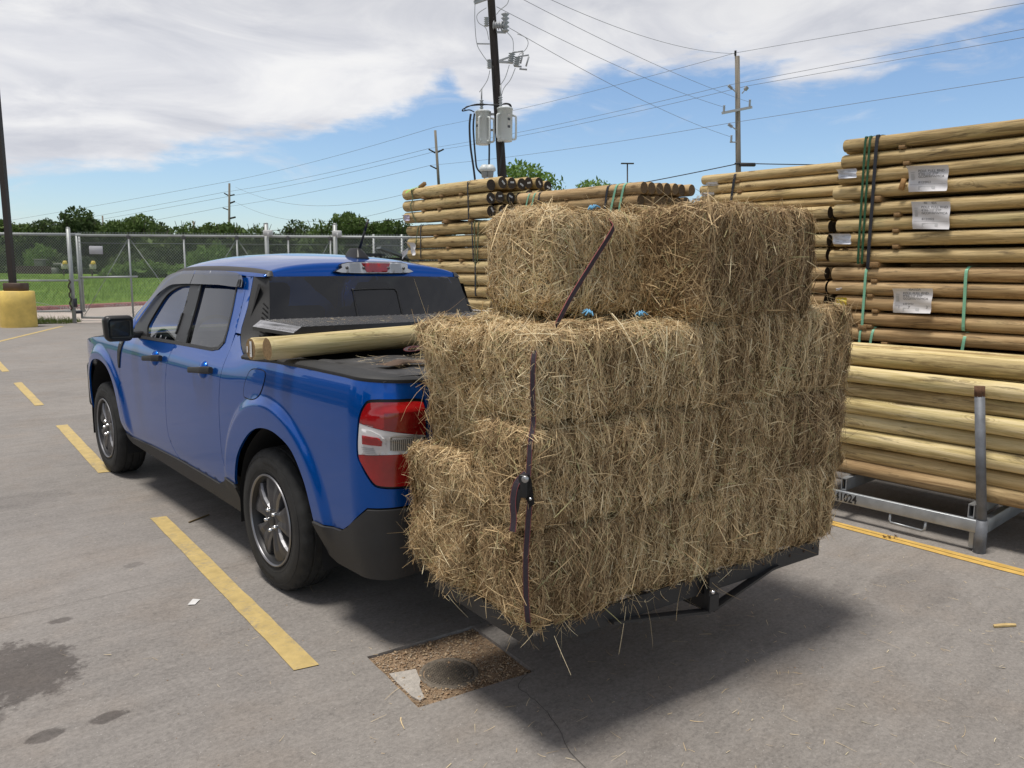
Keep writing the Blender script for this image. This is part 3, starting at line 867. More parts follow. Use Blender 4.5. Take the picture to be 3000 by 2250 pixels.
# rail caps round the bed
sec = [(.004, -.012), (-.004, .004), (-.003, .012), (.008, .021), (.03, .025), (.105, .024), (.112, .016), (.112, -.05)]
ssv = np.concatenate([np.linspace(.30, -.80, 30), np.linspace(-.84, CORN, 16)])
for sg in (-1, 1):
    mb = MB(); G = []
    for s_ in ssv:
        zt = float(np.interp(-s_, [-.30, -.2, .1, .46, .8, 1.0, 1.25], [1.174, 1.176, 1.190, 1.194, 1.193, 1.187, 1.176]))
        p = SS(s_, zt, 0); p2 = SS(s_, zt, .05); d = (p-p2)/np.linalg.norm(p-p2)
        G.append([p+d*a+np.array([0, 0, b]) for a, b in sec])
    G = np.array(G)
    if sg > 0: G = G*np.array([-1, 1, 1])
    mb.grid(G)
    mk('bed_rail_cap', mb, CLAD, T, autosmooth=40)
# bed tub and tailgate
mb = MB()
mb.box((0, -.38, .76), (1.40, 1.32, .03)); mb.box((-.74, -.35, .98), (.03, 1.24, .40)); mb.box((.74, -.35, .98), (.03, 1.24, .40)); mb.box((0, .27, .98), (1.5, .03, .44)); mb.box((0, -.985, .98), (1.36, .03, .40))
mk('bed_tub', mb, M('bed_liner', (.02, .02, .021), .85, bump=.3, bscale=200), T)
def TG(V):
    z = V[:, 1]; w = WB(z)
    return np.stack([V[:, 0], -1.05+(.92-w), z], -1)
tgp = np.array([(-.655, .665), (.655, .665), (.655, 1.176), (-.655, 1.176)])
panel('tailgate', tgp, TG, PAINT, T, (), .06, .02, out=(0, -1, 0))
mb = MB(); mb.rbox((0, -1.03, 1.185), (1.32, .10, .03), .01); mb.rbox((0, -1.075, 1.09), (.26, .02, .07), .008); mk('tailgate_trim', mb, CLAD, T)
mb = MB(); mb.rbox((0, -1.02, .56), (1.25, .16, .12), .03); mb.rbox((0, -.98, .45), (1.5, .10, .16), .03); mk('rear_step_bumper', mb, CLAD, T)

# tail lamps
SEG_R1 = [(-1.189, .956), (-1.05, .971), (-1.013, .991), (-.979, 1.012), (-.936, 1.016)]
SEG_R2 = [(-.926, .881), (-.975, .876), (-1.004, .873), (-1.035, .895), (-1.1, .894), (-1.215, .892)]
def clip(poly, f):
    """keeps the part of a polygon where f(point) > 0"""
    out = []
    p = resample(poly, .006); v = np.array([f(q) for q in p])
    for i in range(len(p)):
        j = (i+1) % len(p)
        if v[i] > 0: out.append(p[i])
        if (v[i] > 0) != (v[j] > 0): out.append(p[i]+(p[j]-p[i])*v[i]/(v[i]-v[j]))
    return np.array(out)
l1 = np.array(sorted(SEG_R1)); l2 = np.array(sorted(SEG_R2))
fr1 = lambda q: q[1]-np.interp(q[0], l1[:, 0], l1[:, 1])
fr2 = lambda q: q[1]-np.interp(q[0], l2[:, 0], l2[:, 1])
top_red = clip(TAIL, fr1); bot_red = clip(TAIL, lambda q: -fr2(q)); mid = clip(clip(TAIL, lambda q: -fr1(q)), fr2)
WHITEL = M('white_lens', (.66, .65, .66), .16, coat=.7)
REV = M('ribbed_clear_lens', (.26, .25, .23), .2, metal=.3, coat=.6)
DEEP = M('deep_red_lens', (.20, .002, .004), .10, coat=.9)
def LT(sd, base):
    def f(V):
        o = np.full(len(V), base)
        # a facet runs through the upper lens: it swells out below a slanting ridge
        s_, z = V[:, 0], V[:, 1]
        ridge = np.interp(-s_, [.93, 1.02, 1.075, 1.21], [1.035, 1.059, 1.066, 1.074])
        o = o+.016*smf(.03, -.005, z-ridge)*smf(.93, 1.06, -s_)*(z > .95)
        o = o+.012*smf(.83, .90, z)*smf(-1.02, -1.10, s_)*(z < .90)
        P = SS(s_, z, o)
        return P*np.array([sd, 1, 1])
    return f
for sd in (1, -1):
    oo = (-1*sd, -1, 0)
    bz = panel('tail_lamp', inset(TAIL, -.009), LT(sd, -.010), BLACK, T, (), .02, .02, out=oo)
    panel('red_lens', inset(top_red, .0012), LT(sd, .004), RED, bz, (), .011, .012, out=oo)
    dp_ = clip(clip(top_red, lambda q: -1.035-q[0]), lambda q: 1.066-q[1])
    panel('deep_red_lens', inset(dp_, .004), LT(sd, .0055), DEEP, bz, (), .014, .004, out=oo)
    panel('red_lens', inset(bot_red, .0012), LT(sd, .004), RED, bz, (), .011, .012, out=oo)
    panel('white_lens', inset(mid, .0012), LT(sd, .003), WHITEL, bz, (), .014, .012, out=oo)
    panel('white_lens_block', np.array([(-.942, .992), (-.985, .990), (-1.020, .975), (-1.046, .950), (-1.044, .918), (-.942, .912)]), LT(sd, .0075), WHITEL, bz, (), .012, .006, out=oo)
    panel('side_marker', np.array([(-.948, .968), (-1.009, .963), (-1.03, .946), (-1.027, .925), (-.948, .931)]), LT(sd, .0125), RED, bz, (), .012, .008, out=oo)
    panel('reversing_lamp', np.array([(-1.06, .966), (-1.188, .957), (-1.188, .896), (-1.059, .905)]), LT(sd, .007), REV, bz, (), .012, .008, out=oo)
    mb = MB()
    for s_ in np.arange(-1.18, -1.062, .008):
        q = SS(np.array([s_, s_]), np.array([.905, .955]), .0155)*np.array([sd, 1, 1]); mb.bar(q[0], q[1], .003, .003)
    mk('reversing_lamp_rib', mb, M('lens_rib', (.45, .43, .38), .25), bz)
    mb = MB()
    for z in (.885, .8915, .898): pass
    for k_, z in enumerate((.892, .900, .908, .916)):
        s_ = np.array([-.955+.004*k_, -1.005+.004*k_]); q = SS(s_, np.array([z, z-.002]), .009)*np.array([sd, 1, 1]); mb.bar(q[0], q[1], .002, .0025)
    mk('lens_rib', mb, M('lens_rib_grey', (.38, .38, .39), .4), bz)

# doors: handles, badge vent, mirror
for sd in (1, -1):
    mir = np.array([sd, 1, 1])
    for (y, z, nm) in ((1.665, 1.058, 'front'), (.805, 1.066, 'rear')):
        mb = MB()
        P0 = SS(y+.155, z-.012, .040)*mir; P1 = SS(y-.155, z+.016, .040)*mir
        c_ = (P0+P1)/2; d = P1-P0; L = np.linalg.norm(d); d /= L
        nn = np.array([-sd, 0, .1]); nn /= np.linalg.norm(nn); u = np.cross(nn, d); 
        R = np.stack([d, nn, u], 1)
        def wp(v, L=L):
            v = v.copy(); k_ = np.abs(v[:, 0])/(L/2)
            v[:, 1] -= .028*smf(.55, 1.0, k_); v[:, 2] *= 1+.25*smf(-.2, 1, v[:, 0]/(L/2)); return v
        bmv = MB(); 
        xs = np.linspace(-L/2, L/2, 17)
        G = []
        for x in xs:
            k_ = abs(x)/(L/2); w_ = .017*(1+.28*smf(-.2, 1, x/(L/2)))*(1 if k_ < .97 else .8); off = -.026*smf(.6, 1.0, k_)
            ring = [(w_*math.cos(a)*(abs(math.cos(a))+1e-9)**-.45, .013*math.sin(a)*(abs(math.sin(a))+1e-9)**-.45) for a in np.linspace(0, 2*PI, 16, endpoint=False)]
            G.append([c_+d*x+u*a+nn*(b+off) for a, b in ring])
        mb.grid(np.array(G), closed=True); mb.add(np.array(G[0]), [tuple(range(16))]); mb.add(np.array(G[-1]), [tuple(range(16))[::-1]])
        dr = (fd if nm == 'front' else rd)[0 if sd > 0 else 1]
        hd_ = mk('door_handle', mb, CLAD, dr)
        mb = MB()
        # the finger cup behind the grip, its rim standing a little proud
        ph = np.linspace(0, 2*PI, 24, endpoint=False)
        rings = []
        for rr, oo_ in ((1.0, .0005), (.9, .012), (.65, .020), (.3, .023), (.02, .0235)):
            rings.append(SS(y-.01+.046*rr*np.cos(ph), z+.001+.052*rr*np.sin(ph), oo_)*mir)
        mb.grid(np.array(rings), closed=True); mk('handle_cup', mb, PAINT, hd_)
    vt = curve([(2.44, 1.135), (2.375, 1.145), (2.418, 1.05), (2.445, .99), (2.478, .915), (2.497, .93), (2.497, 1.0), (2.478, 1.09)], 3, True)
    v_ = panel('wing_vent', vt, LS(.007, sd), CLAD, T, (), .02, .01, out=(-sd, 0, 0))
    mb = MB(); mb.text('XLT', None, None, None, .034, fn=lambda v, sd=sd: SS(2.428-sd*v[:, 0]*.9*1.0, 1.098+v[:, 1], .0095)*np.array([sd, 1, 1]))
    mk('badge_lettering', mb, M('badge_silver', (.6, .6, .62), .3, metal=.6), v_)
    # mirror
    mb = MB()
    def mw(v):
        v = v.copy(); v[:, 0] *= 1-.10*(v[:, 2] < 0)*(np.abs(v[:, 2])/.09); v[:, 1] += .05*(v[:, 0]*-1 > .05)*0
        k_ = smf(0, .075, v[:, 1]); v[:, 0] *= 1-.22*k_; v[:, 2] *= 1-.22*k_
        return v
    mb.rbox(np.array([-1.012, 2.115, 1.232])*mir, (.192, .125, .180), .036, 5, warp=mw)
    mm = mk('door_mirror', mb, BLACK, T)
    mb = MB(); mb.rbox(np.array([-1.012, 2.0515, 1.232])*mir, (.156, .006, .142), .028, 4)
    mg = M('mirror_glass', (.035, .04, .042), .06, spec=.35)
    mb2 = MB(); mb2.rbox(np.array([-1.012, 2.049, 1.232])*mir, (.156, .004, .142), .0019, 1); 
    mk('mirror_glass', mb, mg, mm)
    mb = MB(); mb.rbox(np.array([-.895, 2.10, 1.185])*mir, (.09, .10, .045), .012, 2); mk('mirror_arm', mb, BLACK, mm)

# bonnet and nose (out of the photographer's sight but part of the truck)
mb = MB(); G = []
for y in np.linspace(2.45, 3.92, 20):
    zs = float(np.interp(y, [2.45, 2.8, 3.2, 3.55, 3.8, 3.92], [1.14, 1.122, 1.098, 1.058, .99, .93])); w = float(WC(1.12)-.16*max(0, (y-3.1)/.9)**2)-.005
    G.append([(w*t_, y-.10*(1-t_*t_)*0+.08*(1-t_*t_)*(y > 3.3), zs+.045*(1-abs(t_)**3)*(1 if y < 3.8 else .6)) for t_ in np.linspace(-1, 1, 21)])
mb.grid(np.array(G)[:, ::-1]); mk('bonnet', mb, PAINT, T)
mb = MB(); mb.rbox((0, 3.90, .62), (1.62, .16, .42), .05, 3); mb.rbox((0, 3.97, .80), (1.25, .06, .18), .02); mk('front_grille', mb, CLAD, T)
for sd in (-1, 1):
    mb = MB(); mb.rbox((sd*.62, 3.90, .84), (.30, .14, .17), .04, 3); mk('headlamp', mb, LENS, T)

# cabin
mb = MB(); mb.box((0, 1.4, .62), (1.6, 2.0, .08)); mb.box((0, .47, .95), (1.4, .05, .60)); mb.rbox((0, 2.32, 1.02), (1.6, .55, .26), .05, 3); mk('cabin_floor_and_dash', mb, INTER, T)
for x in (-.38, .38):
    mb = MB(); mb.rbox((x, 1.42, .86), (.50, .50, .16), .05, 3)
    st_ = mk('front_seat', mb, SEATM, T); mb = MB()
    R = np.array([[1, 0, 0], [0, math.cos(.28), -math.sin(.28)], [0, math.sin(.28), math.cos(.28)]])
    mb.rbox((x, 1.16, 1.13), (.48, .13, .54), .055, 3, R); mk('seat_backrest', mb, SEATM, st_); mb = MB(); mb.rbox((x, 1.06, 1.475), (.26, .09, .17), .035, 3, R)
    mb.tube([(x-.06, 1.09, 1.35), (x-.06, 1.07, 1.42)], .008); mb.tube([(x+.06, 1.09, 1.35), (x+.06, 1.07, 1.42)], .008)
    mk('headrest', mb, SEATM, st_)
mb = MB(); mb.rbox((0, .78, .84), (1.3, .45, .16), .05, 3); R = np.array([[1, 0, 0], [0, math.cos(.2), -math.sin(.2)], [0, math.sin(.2), math.cos(.2)]])
mb.rbox((0, .57, 1.10), (1.3, .12, .52), .05, 3, R)
st_ = mk('rear_bench', mb, SEATM, T)
for x in (-.42, 0, .42):
    mb = MB(); mb.rbox((x, .50, 1.375), (.24, .08, .12), .03, 3, R); mk('headrest', mb, SEATM, st_)
mb = MB(); a = np.linspace(0, 2*PI, 33); mb.tube(np.stack([-.38+.18*np.cos(a), 1.93+.06*np.sin(a), 1.13+.17*np.sin(a)], 1), .014, 8, cap=False); mb.bar((-.38, 1.93, 1.13), (-.38, 2.1, 1.08), .05, .05); mb.bar((-.55, 1.93, 1.13), (-.21, 1.93, 1.13), .03, .02)
mk('steering_wheel', mb, BLACK, T)
mb = MB(); mb.grid(np.array([roofP(np.linspace(-.95, .95, 21), np.full(21, y), -.03) for y in np.linspace(.5, 2.05, 20)])); mk('headliner', mb, M('headliner_grey', (.34, .34, .33), .95), T)
mb = MB(); mb.rbox((0, 2.12, 1.585), (.24, .04, .07), .015); mk('rear_view_mirror', mb, BLACK, T)

# wheels
BRL = M('dark_barrel', (.03, .03, .032), .45, metal=.5)
def wheel(y, sd, turn):
    xo = -.905*sd; ins = sd
    cz = .364
    mb = MB()
    k = 112; ang = np.arange(k)*2*PI/k
    prof = [(.240, .012), (.262, .004), (.285, .0005), (.302, 0.0), (.322, .0035), (.340, .009), (.352, .014), (.362, .022), (.368, .033), (.3715, .047), (.372, .06), (.364, .062), (.364, .070), (.372, .072), (.3725, .108), (.364, .110), (.364, .120), (.3725, .122), (.372, .158), (.364, .16), (.364, .168), (.372, .17), (.3715, .183), (.366, .198), (.352, .216), (.322, .2265), (.302, .23), (.262, .226), (.24, .215)]
    pr = np.array(prof); V = np.zeros((len(pr), k, 3))
    for i, (r, x) in enumerate(pr):
        rr = np.full(k, r)
        if r > .350 and (x < .058 or x > .172): rr = rr-.0065*((np.arange(k)+(i % 2)) % 4 == 0)
        elif r > .370: rr = rr-.005*((np.arange(k)+3*(i % 2)) % 5 == 0)
        zf = rr*np.sin(ang)
        zf = np.where(zf < -.352, -.352-(np.abs(zf)-.352)*.45, zf)      # flattened where it carries the load
        V[i, :, 0] = xo+sd*x; V[i, :, 1] = y+rr*np.cos(ang); V[i, :, 2] = cz+zf
    mb.grid(V if sd > 0 else V[::-1], closed=True)
    for r0, wds, s0 in ((.3035, .0, 0),):
        for ring in (.268, .330): mb.tube(np.stack([np.full(65, xo+sd*(.0035 if ring < .3 else .005)), y+ring*np.cos(np.linspace(0, 2*PI, 65)), cz+ring*np.sin(np.linspace(0, 2*PI, 65))], 1), .0016, 5, cap=False)
    rim = MB()
    prof = [(.242, .006), (.239, .001), (.234, .0), (.230, .004), (.228, .009)]
    rim.lathe(prof if sd < 0 else prof[::-1], 72, 'x', (0, 0, 0)) if False else None
    def L2(mbx, prof, k=72):
        G = np.array([[(xo+sd*x, y+r*math.cos(a), cz+r*math.sin(a)) for a in np.linspace(0, 2*PI, k, endpoint=False)] for r, x in prof])
        mbx.grid(G if sd > 0 else G[::-1], closed=True)
    L2(rim, prof)
    wo = mk('wheel', rim, RIMLT, T, autosmooth=35)
    brl = MB(); L2(brl, [(.2275, .008), (.222, .016), (.214, .03), (.203, .12), (.20, .20)]); mk('rim_barrel', brl, BRL, wo)
    mk('tyre', mb, RUBBER, wo, autosmooth=50)
    tx = MB()
    for word, a0, r0, sz in (('Continental', PI/2+.12, .304, .034), ('Continental', -PI/2+.12, .304, .034), ('CrossContact', -PI/2-.55, .282, .013), ('CrossContact', PI/2-.9, .282, .013)):
        wv, _ = text_geo(word); hw = wv[:, 0].max()*sz
        def fn(v, a0=a0, r0=r0):
            a = a0-v[:, 0]/r0*1.0*sd; r = r0+v[:, 1]-.012
            return np.stack([xo-sd*.0022+0*a+sd*np.clip((r-.302)**2*9, 0, .02), y-sd*0+r*np.cos(a)*1.0, cz+r*np.sin(a)], 1)
        def fn2(v, fn=fn): 
            return fn(v)
        tx.text(word, None, None, None, sz, fn=fn2)
    mk('tyre_lettering', tx, M('raised_rubber', (.006, .006, .006), .5), wo)
    for q in range(5):
        a0 = turn+q*2*PI/5
        er = np.array([0, math.cos(a0), math.sin(a0)]); et = np.array([0, -math.sin(a0), math.cos(a0)]); ex = np.array([sd, 0, 0.0]); c = np.array([xo, y, cz])
        # one spoke: outline on the face, dished towards the hub; split in a V at the rim
        sp = MB()
        prof2 = [(.040, .034, .022, .022), (.080, .038, .016, .019), (.120, .050, .012, .015), (.160, .068, .013, .016), (.200, .088, .022, .024), (.231, .098, .030, .032)]
        face = np.array([[c+er*r-et*t1+ex*d1, c+er*r-et*(t1*.62)+ex*d0, c+er*r+et*(t1*.10)+ex*(d0+.007), c+er*r+et*(t1*.62)+ex*d0, c+er*r+et*t1+ex*d1] for r, t1, d0, d1 in prof2])
        sp.mi = 0
        Fm = [(i*5+j, i*5+j+1, i*5+j+6, i*5+j+5) for i in range(5) for j in range(4)]
        if sd < 0: Fm = [f[::-1] for f in Fm]
        sp.add(face.reshape(-1, 3), Fm, True)
        sp.mi = 1
        for j, q_ in ((0, -1), (4, 1)):
            W_ = np.stack([face[:, j], face[:, j]+ex*.012+et*q_*.007, face[:, j]+ex*.05+et*q_*.012], 1); sp.grid(W_, True)
        mk('spoke', sp, [RIMDARK, RIMLT], wo)
    hb = MB()
    L2(hb, [(.03, .022), (.034, .020), (.05, .022), (.066, .026), (.07, .034), (.068, .07)], 40)
    mk('hub', hb, RIMDARK, wo)
    cp = MB(); L2(cp, [(.001, .016), (.02, .0165), (.028, .018), (.031, .024)], 30); mk('centre_cap', cp, BLACK, wo)
    for q in range(5):
        a0 = turn+PI/5+q*2*PI/5; ln = MB()
        G = np.array([[(xo+sd*x, y+.055*math.cos(a0)+r*math.cos(a), cz+.055*math.sin(a0)+r*math.sin(a)) for a in np.linspace(0, 2*PI, 6, endpoint=False)] for r, x in ((.001, -.001), (.007, .0), (.011, .005), (.0115, .026))])
        ln.grid(G if sd > 0 else G[::-1], closed=True); mk('wheel_nut', ln, CHROME, wo)
    bd = MB(); L2(bd, [(.02, .075), (.15, .075), (.152, .08), (.152, .10)], 48); mk('brake_disc', bd, M('brake_iron', (.05, .048, .046), .5, metal=.6), wo)
    bk_ = MB(); L2(bk_, [(.01, .12), (.205, .12)], 48); mk('wheel_back', bk_, GAP, wo)
wheel(0.0, 1, .45); wheel(3.076, 1, .62); wheel(0.0, -1, .2); wheel(3.076, -1, .9)

# ================================================================== hay
def m_straw(name, cols, rough=.62):
    m = bpy.data.materials.new(name); m.use_nodes = True
    t = NT(m.node_tree)
    a = t('ShaderNodeAttribute', attribute_name='tone').outputs['Fac']
    c = t.ramp(a, cols)
    p = t('ShaderNodeBsdfPrincipled', {'Base Color': c, 'Roughness': rough, 'Specular IOR Level': .35})
    tr = t('ShaderNodeBsdfTranslucent', {'Color': c})
    mx = t('ShaderNodeMixShader', {0: .12, 1: p.outputs[0], 2: tr.outputs[0]})
    t('ShaderNodeOutputMaterial', {'Surface': mx.outputs[0]})
    return m
STRAW = m_straw('straw', [(.0, (.13, .075, .035)), (.18, (.34, .225, .115)), (.42, (.64, .465, .25)), (.70, (.84, .67, .40)), (.86, (.90, .79, .55)), (.93, (.56, .49, .25)), (1.0, (.40, .39, .19))])
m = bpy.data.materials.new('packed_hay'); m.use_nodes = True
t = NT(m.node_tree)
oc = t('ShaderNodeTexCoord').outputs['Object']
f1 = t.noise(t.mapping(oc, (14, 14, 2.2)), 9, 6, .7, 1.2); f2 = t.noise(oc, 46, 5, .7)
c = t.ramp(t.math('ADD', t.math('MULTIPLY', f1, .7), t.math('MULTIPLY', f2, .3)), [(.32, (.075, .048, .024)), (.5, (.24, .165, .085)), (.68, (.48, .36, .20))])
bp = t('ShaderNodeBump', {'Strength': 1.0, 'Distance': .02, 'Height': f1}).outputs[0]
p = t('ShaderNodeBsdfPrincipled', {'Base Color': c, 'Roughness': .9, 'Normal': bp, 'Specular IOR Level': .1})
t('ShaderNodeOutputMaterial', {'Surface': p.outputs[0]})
HAYCORE = m

def ribbons(name, base, d0, d1, L, w, lift, tone, mats, parent=None, loc=None, segs=3, r=None, twist=None):
    """many straw blades as curved ribbons: base points, start directions, bend directions, lengths, half widths"""
    k = len(base); S_ = segs+1
    u = np.linspace(0, 1, S_)[None, :, None]
    P = base[:, None]+d0[:, None]*L[:, None, None]*u+d1[:, None]*(L[:, None, None]*lift[:, None, None])*u**2
    T_ = d0[:, None]+2*d1[:, None]*lift[:, None, None]*u
    side = np.cross(d0, twist)
    side /= np.linalg.norm(side, axis=1)[:, None]+1e-9
    ww = w[:, None, None]*(1-.55*u**2)
    V = np.stack([P-side[:, None]*ww, P+side[:, None]*ww], 2).reshape(-1, 3)
    i = np.arange(k)[:, None, None]*(2*S_); j = np.arange(segs)[None, :, None]*2
    F = (i+j+np.array([0, 1, 3, 2])[None, None]).reshape(-1, 4)
    L0 = ORG[parent.name] if parent is not None else np.array(loc, float)
    me = bpy.data.meshes.new(name)
    me.vertices.add(len(V)); me.vertices.foreach_set('co', (V-L0).ravel())
    me.loops.add(F.size); me.loops.foreach_set('vertex_index', F.ravel().astype(np.int32))
    me.polygons.add(len(F)); me.polygons.foreach_set('loop_start', np.arange(0, F.size, 4, dtype=np.int32)); me.polygons.foreach_set('loop_total', np.full(len(F), 4, np.int32))
    a = me.attributes.new('tone', 'FLOAT', 'POINT'); a.data.foreach_set('value', np.repeat(tone, 2*S_).astype(np.float32))
    me.materials.append(mats)
    me.update(calc_edges=True); me.validate()
    o = bpy.data.objects.new(name, me); COL.objects.link(o)
    if parent is not None: o.parent = parent
    else: o.location = L0
    ORG[o.name] = L0
    return o

def bale(c, size, yaw, label, seed, dens=26000, faces=None, lump=.016, roll=0.0, shag=1.0, group=None, tint=0.0):
    """c: centre of the underside; size: along x, y, z before turning; faces: which sides can be seen -> straw density factor"""
    r = np.random.default_rng(seed)
    size = np.array(size, float); h = size/2
    cy, sy = math.cos(yaw), math.sin(yaw)
    R = np.array([[cy, -sy, 0], [sy, cy, 0], [0, 0, 1.0]])
    if roll: 
        a, b = math.cos(roll), math.sin(roll); R = R @ np.array([[a, 0, b], [0, 1, 0], [-b, 0, a]])
    cen = np.array(c, float)+np.array([0, 0, h[2]])
    rad = .058
    def surf(p):
        """p on the box (local) -> rounded, lumpy surface"""
        q = np.clip(p, -(h-rad), h-rad); d = p-q; L = np.linalg.norm(d, axis=-1, keepdims=True)
        nn = d/np.maximum(L, 1e-9)
        nn = np.where(L > 1e-6, nn, 0)
        s_ = q+nn*rad
        # flakes pressed along the length, strings biting in, soft lumps
        fl = .009*np.sin(p[..., :1]/.092*2*PI+seed+.8*np.sin(p[..., 2:]*9+seed))*(np.abs(nn[..., :1]) < .7)
        st = -.014*(np.exp(-((np.abs(p[..., 1:2])-.11)/.018)**2)*(np.abs(nn[..., 1:2]) < .5))
        lg = .022*snoise(p+seed*1.3, seed+70, 3.2)[..., None]
        lm = lg+lump*snoise(p, seed, 7.0)[..., None]*(1+.9*(np.abs(nn[..., :1]) > .7))+.5*lump*snoise(p, seed+50, 19.0)[..., None]
        return s_+nn*(fl+st+lm-.006), nn
    mb = MB()
    for ax in range(3):
        for sg in (-1, 1):
            a, b = [i for i in range(3) if i != ax]
            na, nb = max(4, int(size[a]/.022)), max(4, int(size[b]/.022))
            A, B = np.meshgrid(np.linspace(-h[a], h[a], na), np.linspace(-h[b], h[b], nb), indexing='ij')
            p = np.zeros(A.shape+(3,)); p[..., a] = A; p[..., b] = B; p[..., ax] = sg*h[ax]
            s_, _ = surf(p)
            g = s_ @ R.T+cen
            flip = (sg > 0) == (ax == 1)
            mb.grid(g[:, ::-1] if flip else g)
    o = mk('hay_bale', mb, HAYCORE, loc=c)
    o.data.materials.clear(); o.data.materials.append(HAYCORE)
    tag(o, label, 'hay bale', group or 'hay bales on the carrier')
    # straw
    faces = faces or {}
    B_, D0, D1, LL, WW, LI, TO, TW = [], [], [], [], [], [], [], []
    for ax in range(3):
        for sg in (-1, 1):
            f_ = faces.get((ax, sg), .06)
            if f_ <= 0: continue
            a, b = [i for i in range(3) if i != ax]
            k = int(size[a]*size[b]*dens*f_)
            if k < 2: continue
            p = np.zeros((k, 3)); p[:, a] = r.uniform(-h[a], h[a], k); p[:, b] = r.uniform(-h[b], h[b], k); p[:, ax] = sg*h[ax]
            s_, nn = surf(p)
            n0 = np.zeros((k, 3)); n0[:, ax] = sg
            nn = np.where(np.linalg.norm(nn, axis=1, keepdims=True) > .5, nn, n0)
            # preferred lie of the straw: down the long sides, across the top, tangled on the cut ends
            ang0 = {1: PI/2, 2: .2, 0: PI/2}[ax]
            sd = {1: .46, 2: .9, 0: 1.1}[ax]
            swirl = snoise(p*1.0, seed+ax*7+sg, 6.0)
            ang = ang0+swirl*(.32 if ax == 1 else 1.3)+r.normal(0, sd, k)
            loose = r.random(k) < (.22 if ax == 1 else .32)
            ang = np.where(loose, r.uniform(0, 2*PI, k), ang)
            ta = np.zeros((k, 3)); ta[:, a] = 1; tb = np.zeros((k, 3)); tb[:, b] = 1
            td = ta*np.cos(ang)[:, None]+tb*np.sin(ang)[:, None]
            td *= np.where(r.random(k) < .5, 1, -1)[:, None]
            td -= nn*np.sum(td*nn, 1)[:, None]; td /= np.linalg.norm(td, axis=1)[:, None]+1e-9
            L = np.clip(r.lognormal(math.log(.046), .45, k), .015, .15)
            L = np.where(loose, L*1.25, L)
            out = np.abs(r.normal(0, .08, k))*shag+np.where(loose, r.uniform(0, .26, k)*shag, 0)
            wild = r.random(k) < .006
            out = np.where(wild, r.uniform(.3, 1.0, k)*shag, out); L = np.where(wild, L*1.6, L)
            d0 = td*np.sqrt(np.clip(1-out**2*.5, .1, 1))[:, None]+nn*out[:, None]
            d0 /= np.linalg.norm(d0, axis=1)[:, None]
            bend = r.normal(size=(k, 3))*.45-nn*.35
            li = np.abs(r.normal(0, .28, k))
            base = s_-td*L[:, None]*.45+nn*(r.uniform(-.006, .008, k)[:, None])
            base[:, 2] = np.maximum(base[:, 2], -h[2]-.015)
            B_.append(base); D0.append(d0); D1.append(bend); LL.append(L); WW.append(np.clip(r.lognormal(math.log(.00095), .42, k), .0005, .0030)); LI.append(li)
            patch = snoise(p, seed+3, 5.0)
            tone = np.clip(.47+tint+((seed*37) % 11-5)*.016+.20*patch+.10*snoise(p, seed+6, 16.0)+r.normal(0, .19, k), 0, .88)
            gr = r.random(k) < (.06+.05*(patch > .3)); tone = np.where(gr, r.uniform(.9, 1.0, k), tone)
            tone = np.where(r.random(k) < .10, r.uniform(.0, .22, k), tone)
            TO.append(tone)
            TW.append(nn+r.normal(0, .45, (k, 3)))
    cat = lambda q: np.concatenate(q)
    W_ = lambda v: v @ R.T
    d1 = W_(cat(D1)); d1[:, 2] -= .25
    ribbons('loose_straw', W_(cat(B_))+cen, W_(cat(D0)), d1, cat(LL), cat(WW), cat(LI), cat(TO), STRAW, o, twist=W_(cat(TW)))
    o.children[0]['kind'] = 'stuff'
    return o

YB = math.radians(-5.7)
bx = np.array([math.cos(YB), math.sin(YB), 0]); by = np.array([-math.sin(YB), math.cos(YB), 0])
BO = np.array([-.87, -1.945, 0])            # left rear foot of the stack
def hb(u, v, z): return BO+bx*u+by*v+np.array([0, 0, z])      # u along the back of the stack, v forward
ALLV = 1.0
bk_, lf, tp, rt, fr, bt = (1, -1), (0, -1), (2, 1), (0, 1), (1, 1), (2, -1)
w1, dpt = .915, .34
G_ = 'hay bales on the carrier'
# rear row: three courses of two bales
for i, (z0, z1) in enumerate(((.460, .80), (.795, 1.15), (1.142, 1.462))):
    nm = ['bottom', 'middle', 'upper'][i]
    e = (.022, .015, .01)[i]
    bale(hb(w1/2-e, dpt/2, z0), (w1+(-.005, .02, -.01)[i], dpt+.01, z1-z0), YB+(.0, .012, -.01)[i], '%s hay bale of the left rear stack, at the strapped corner' % nm, 11+i, faces={bk_: 1.25, lf: 1.35, tp: 1.1 if i == 2 else .5, bt: .5 if i == 0 else .1, fr: .2}, lump=.019)
    zr = (.012, -.03, .0)[i]; x1 = (.815, .875, .865)[i]
    bale(hb(w1-.018-(.02, -.012, .012)[i]+x1/2, dpt/2-.004, z0+zr), (x1, dpt+.02, z1-z0+(.01, .03, .035)[i]), YB+(.01, -.008, .006)[i], '%s hay bale of the right rear stack, %s' % (nm, ('over the carrier end', 'between two others', 'with a free right end')[i]), 21+i, faces={bk_: 1.25, rt: 1.0, tp: 1.1 if i == 2 else .4, bt: .5 if i == 0 else .1, fr: .1}, lump=.020, tint=-.045)
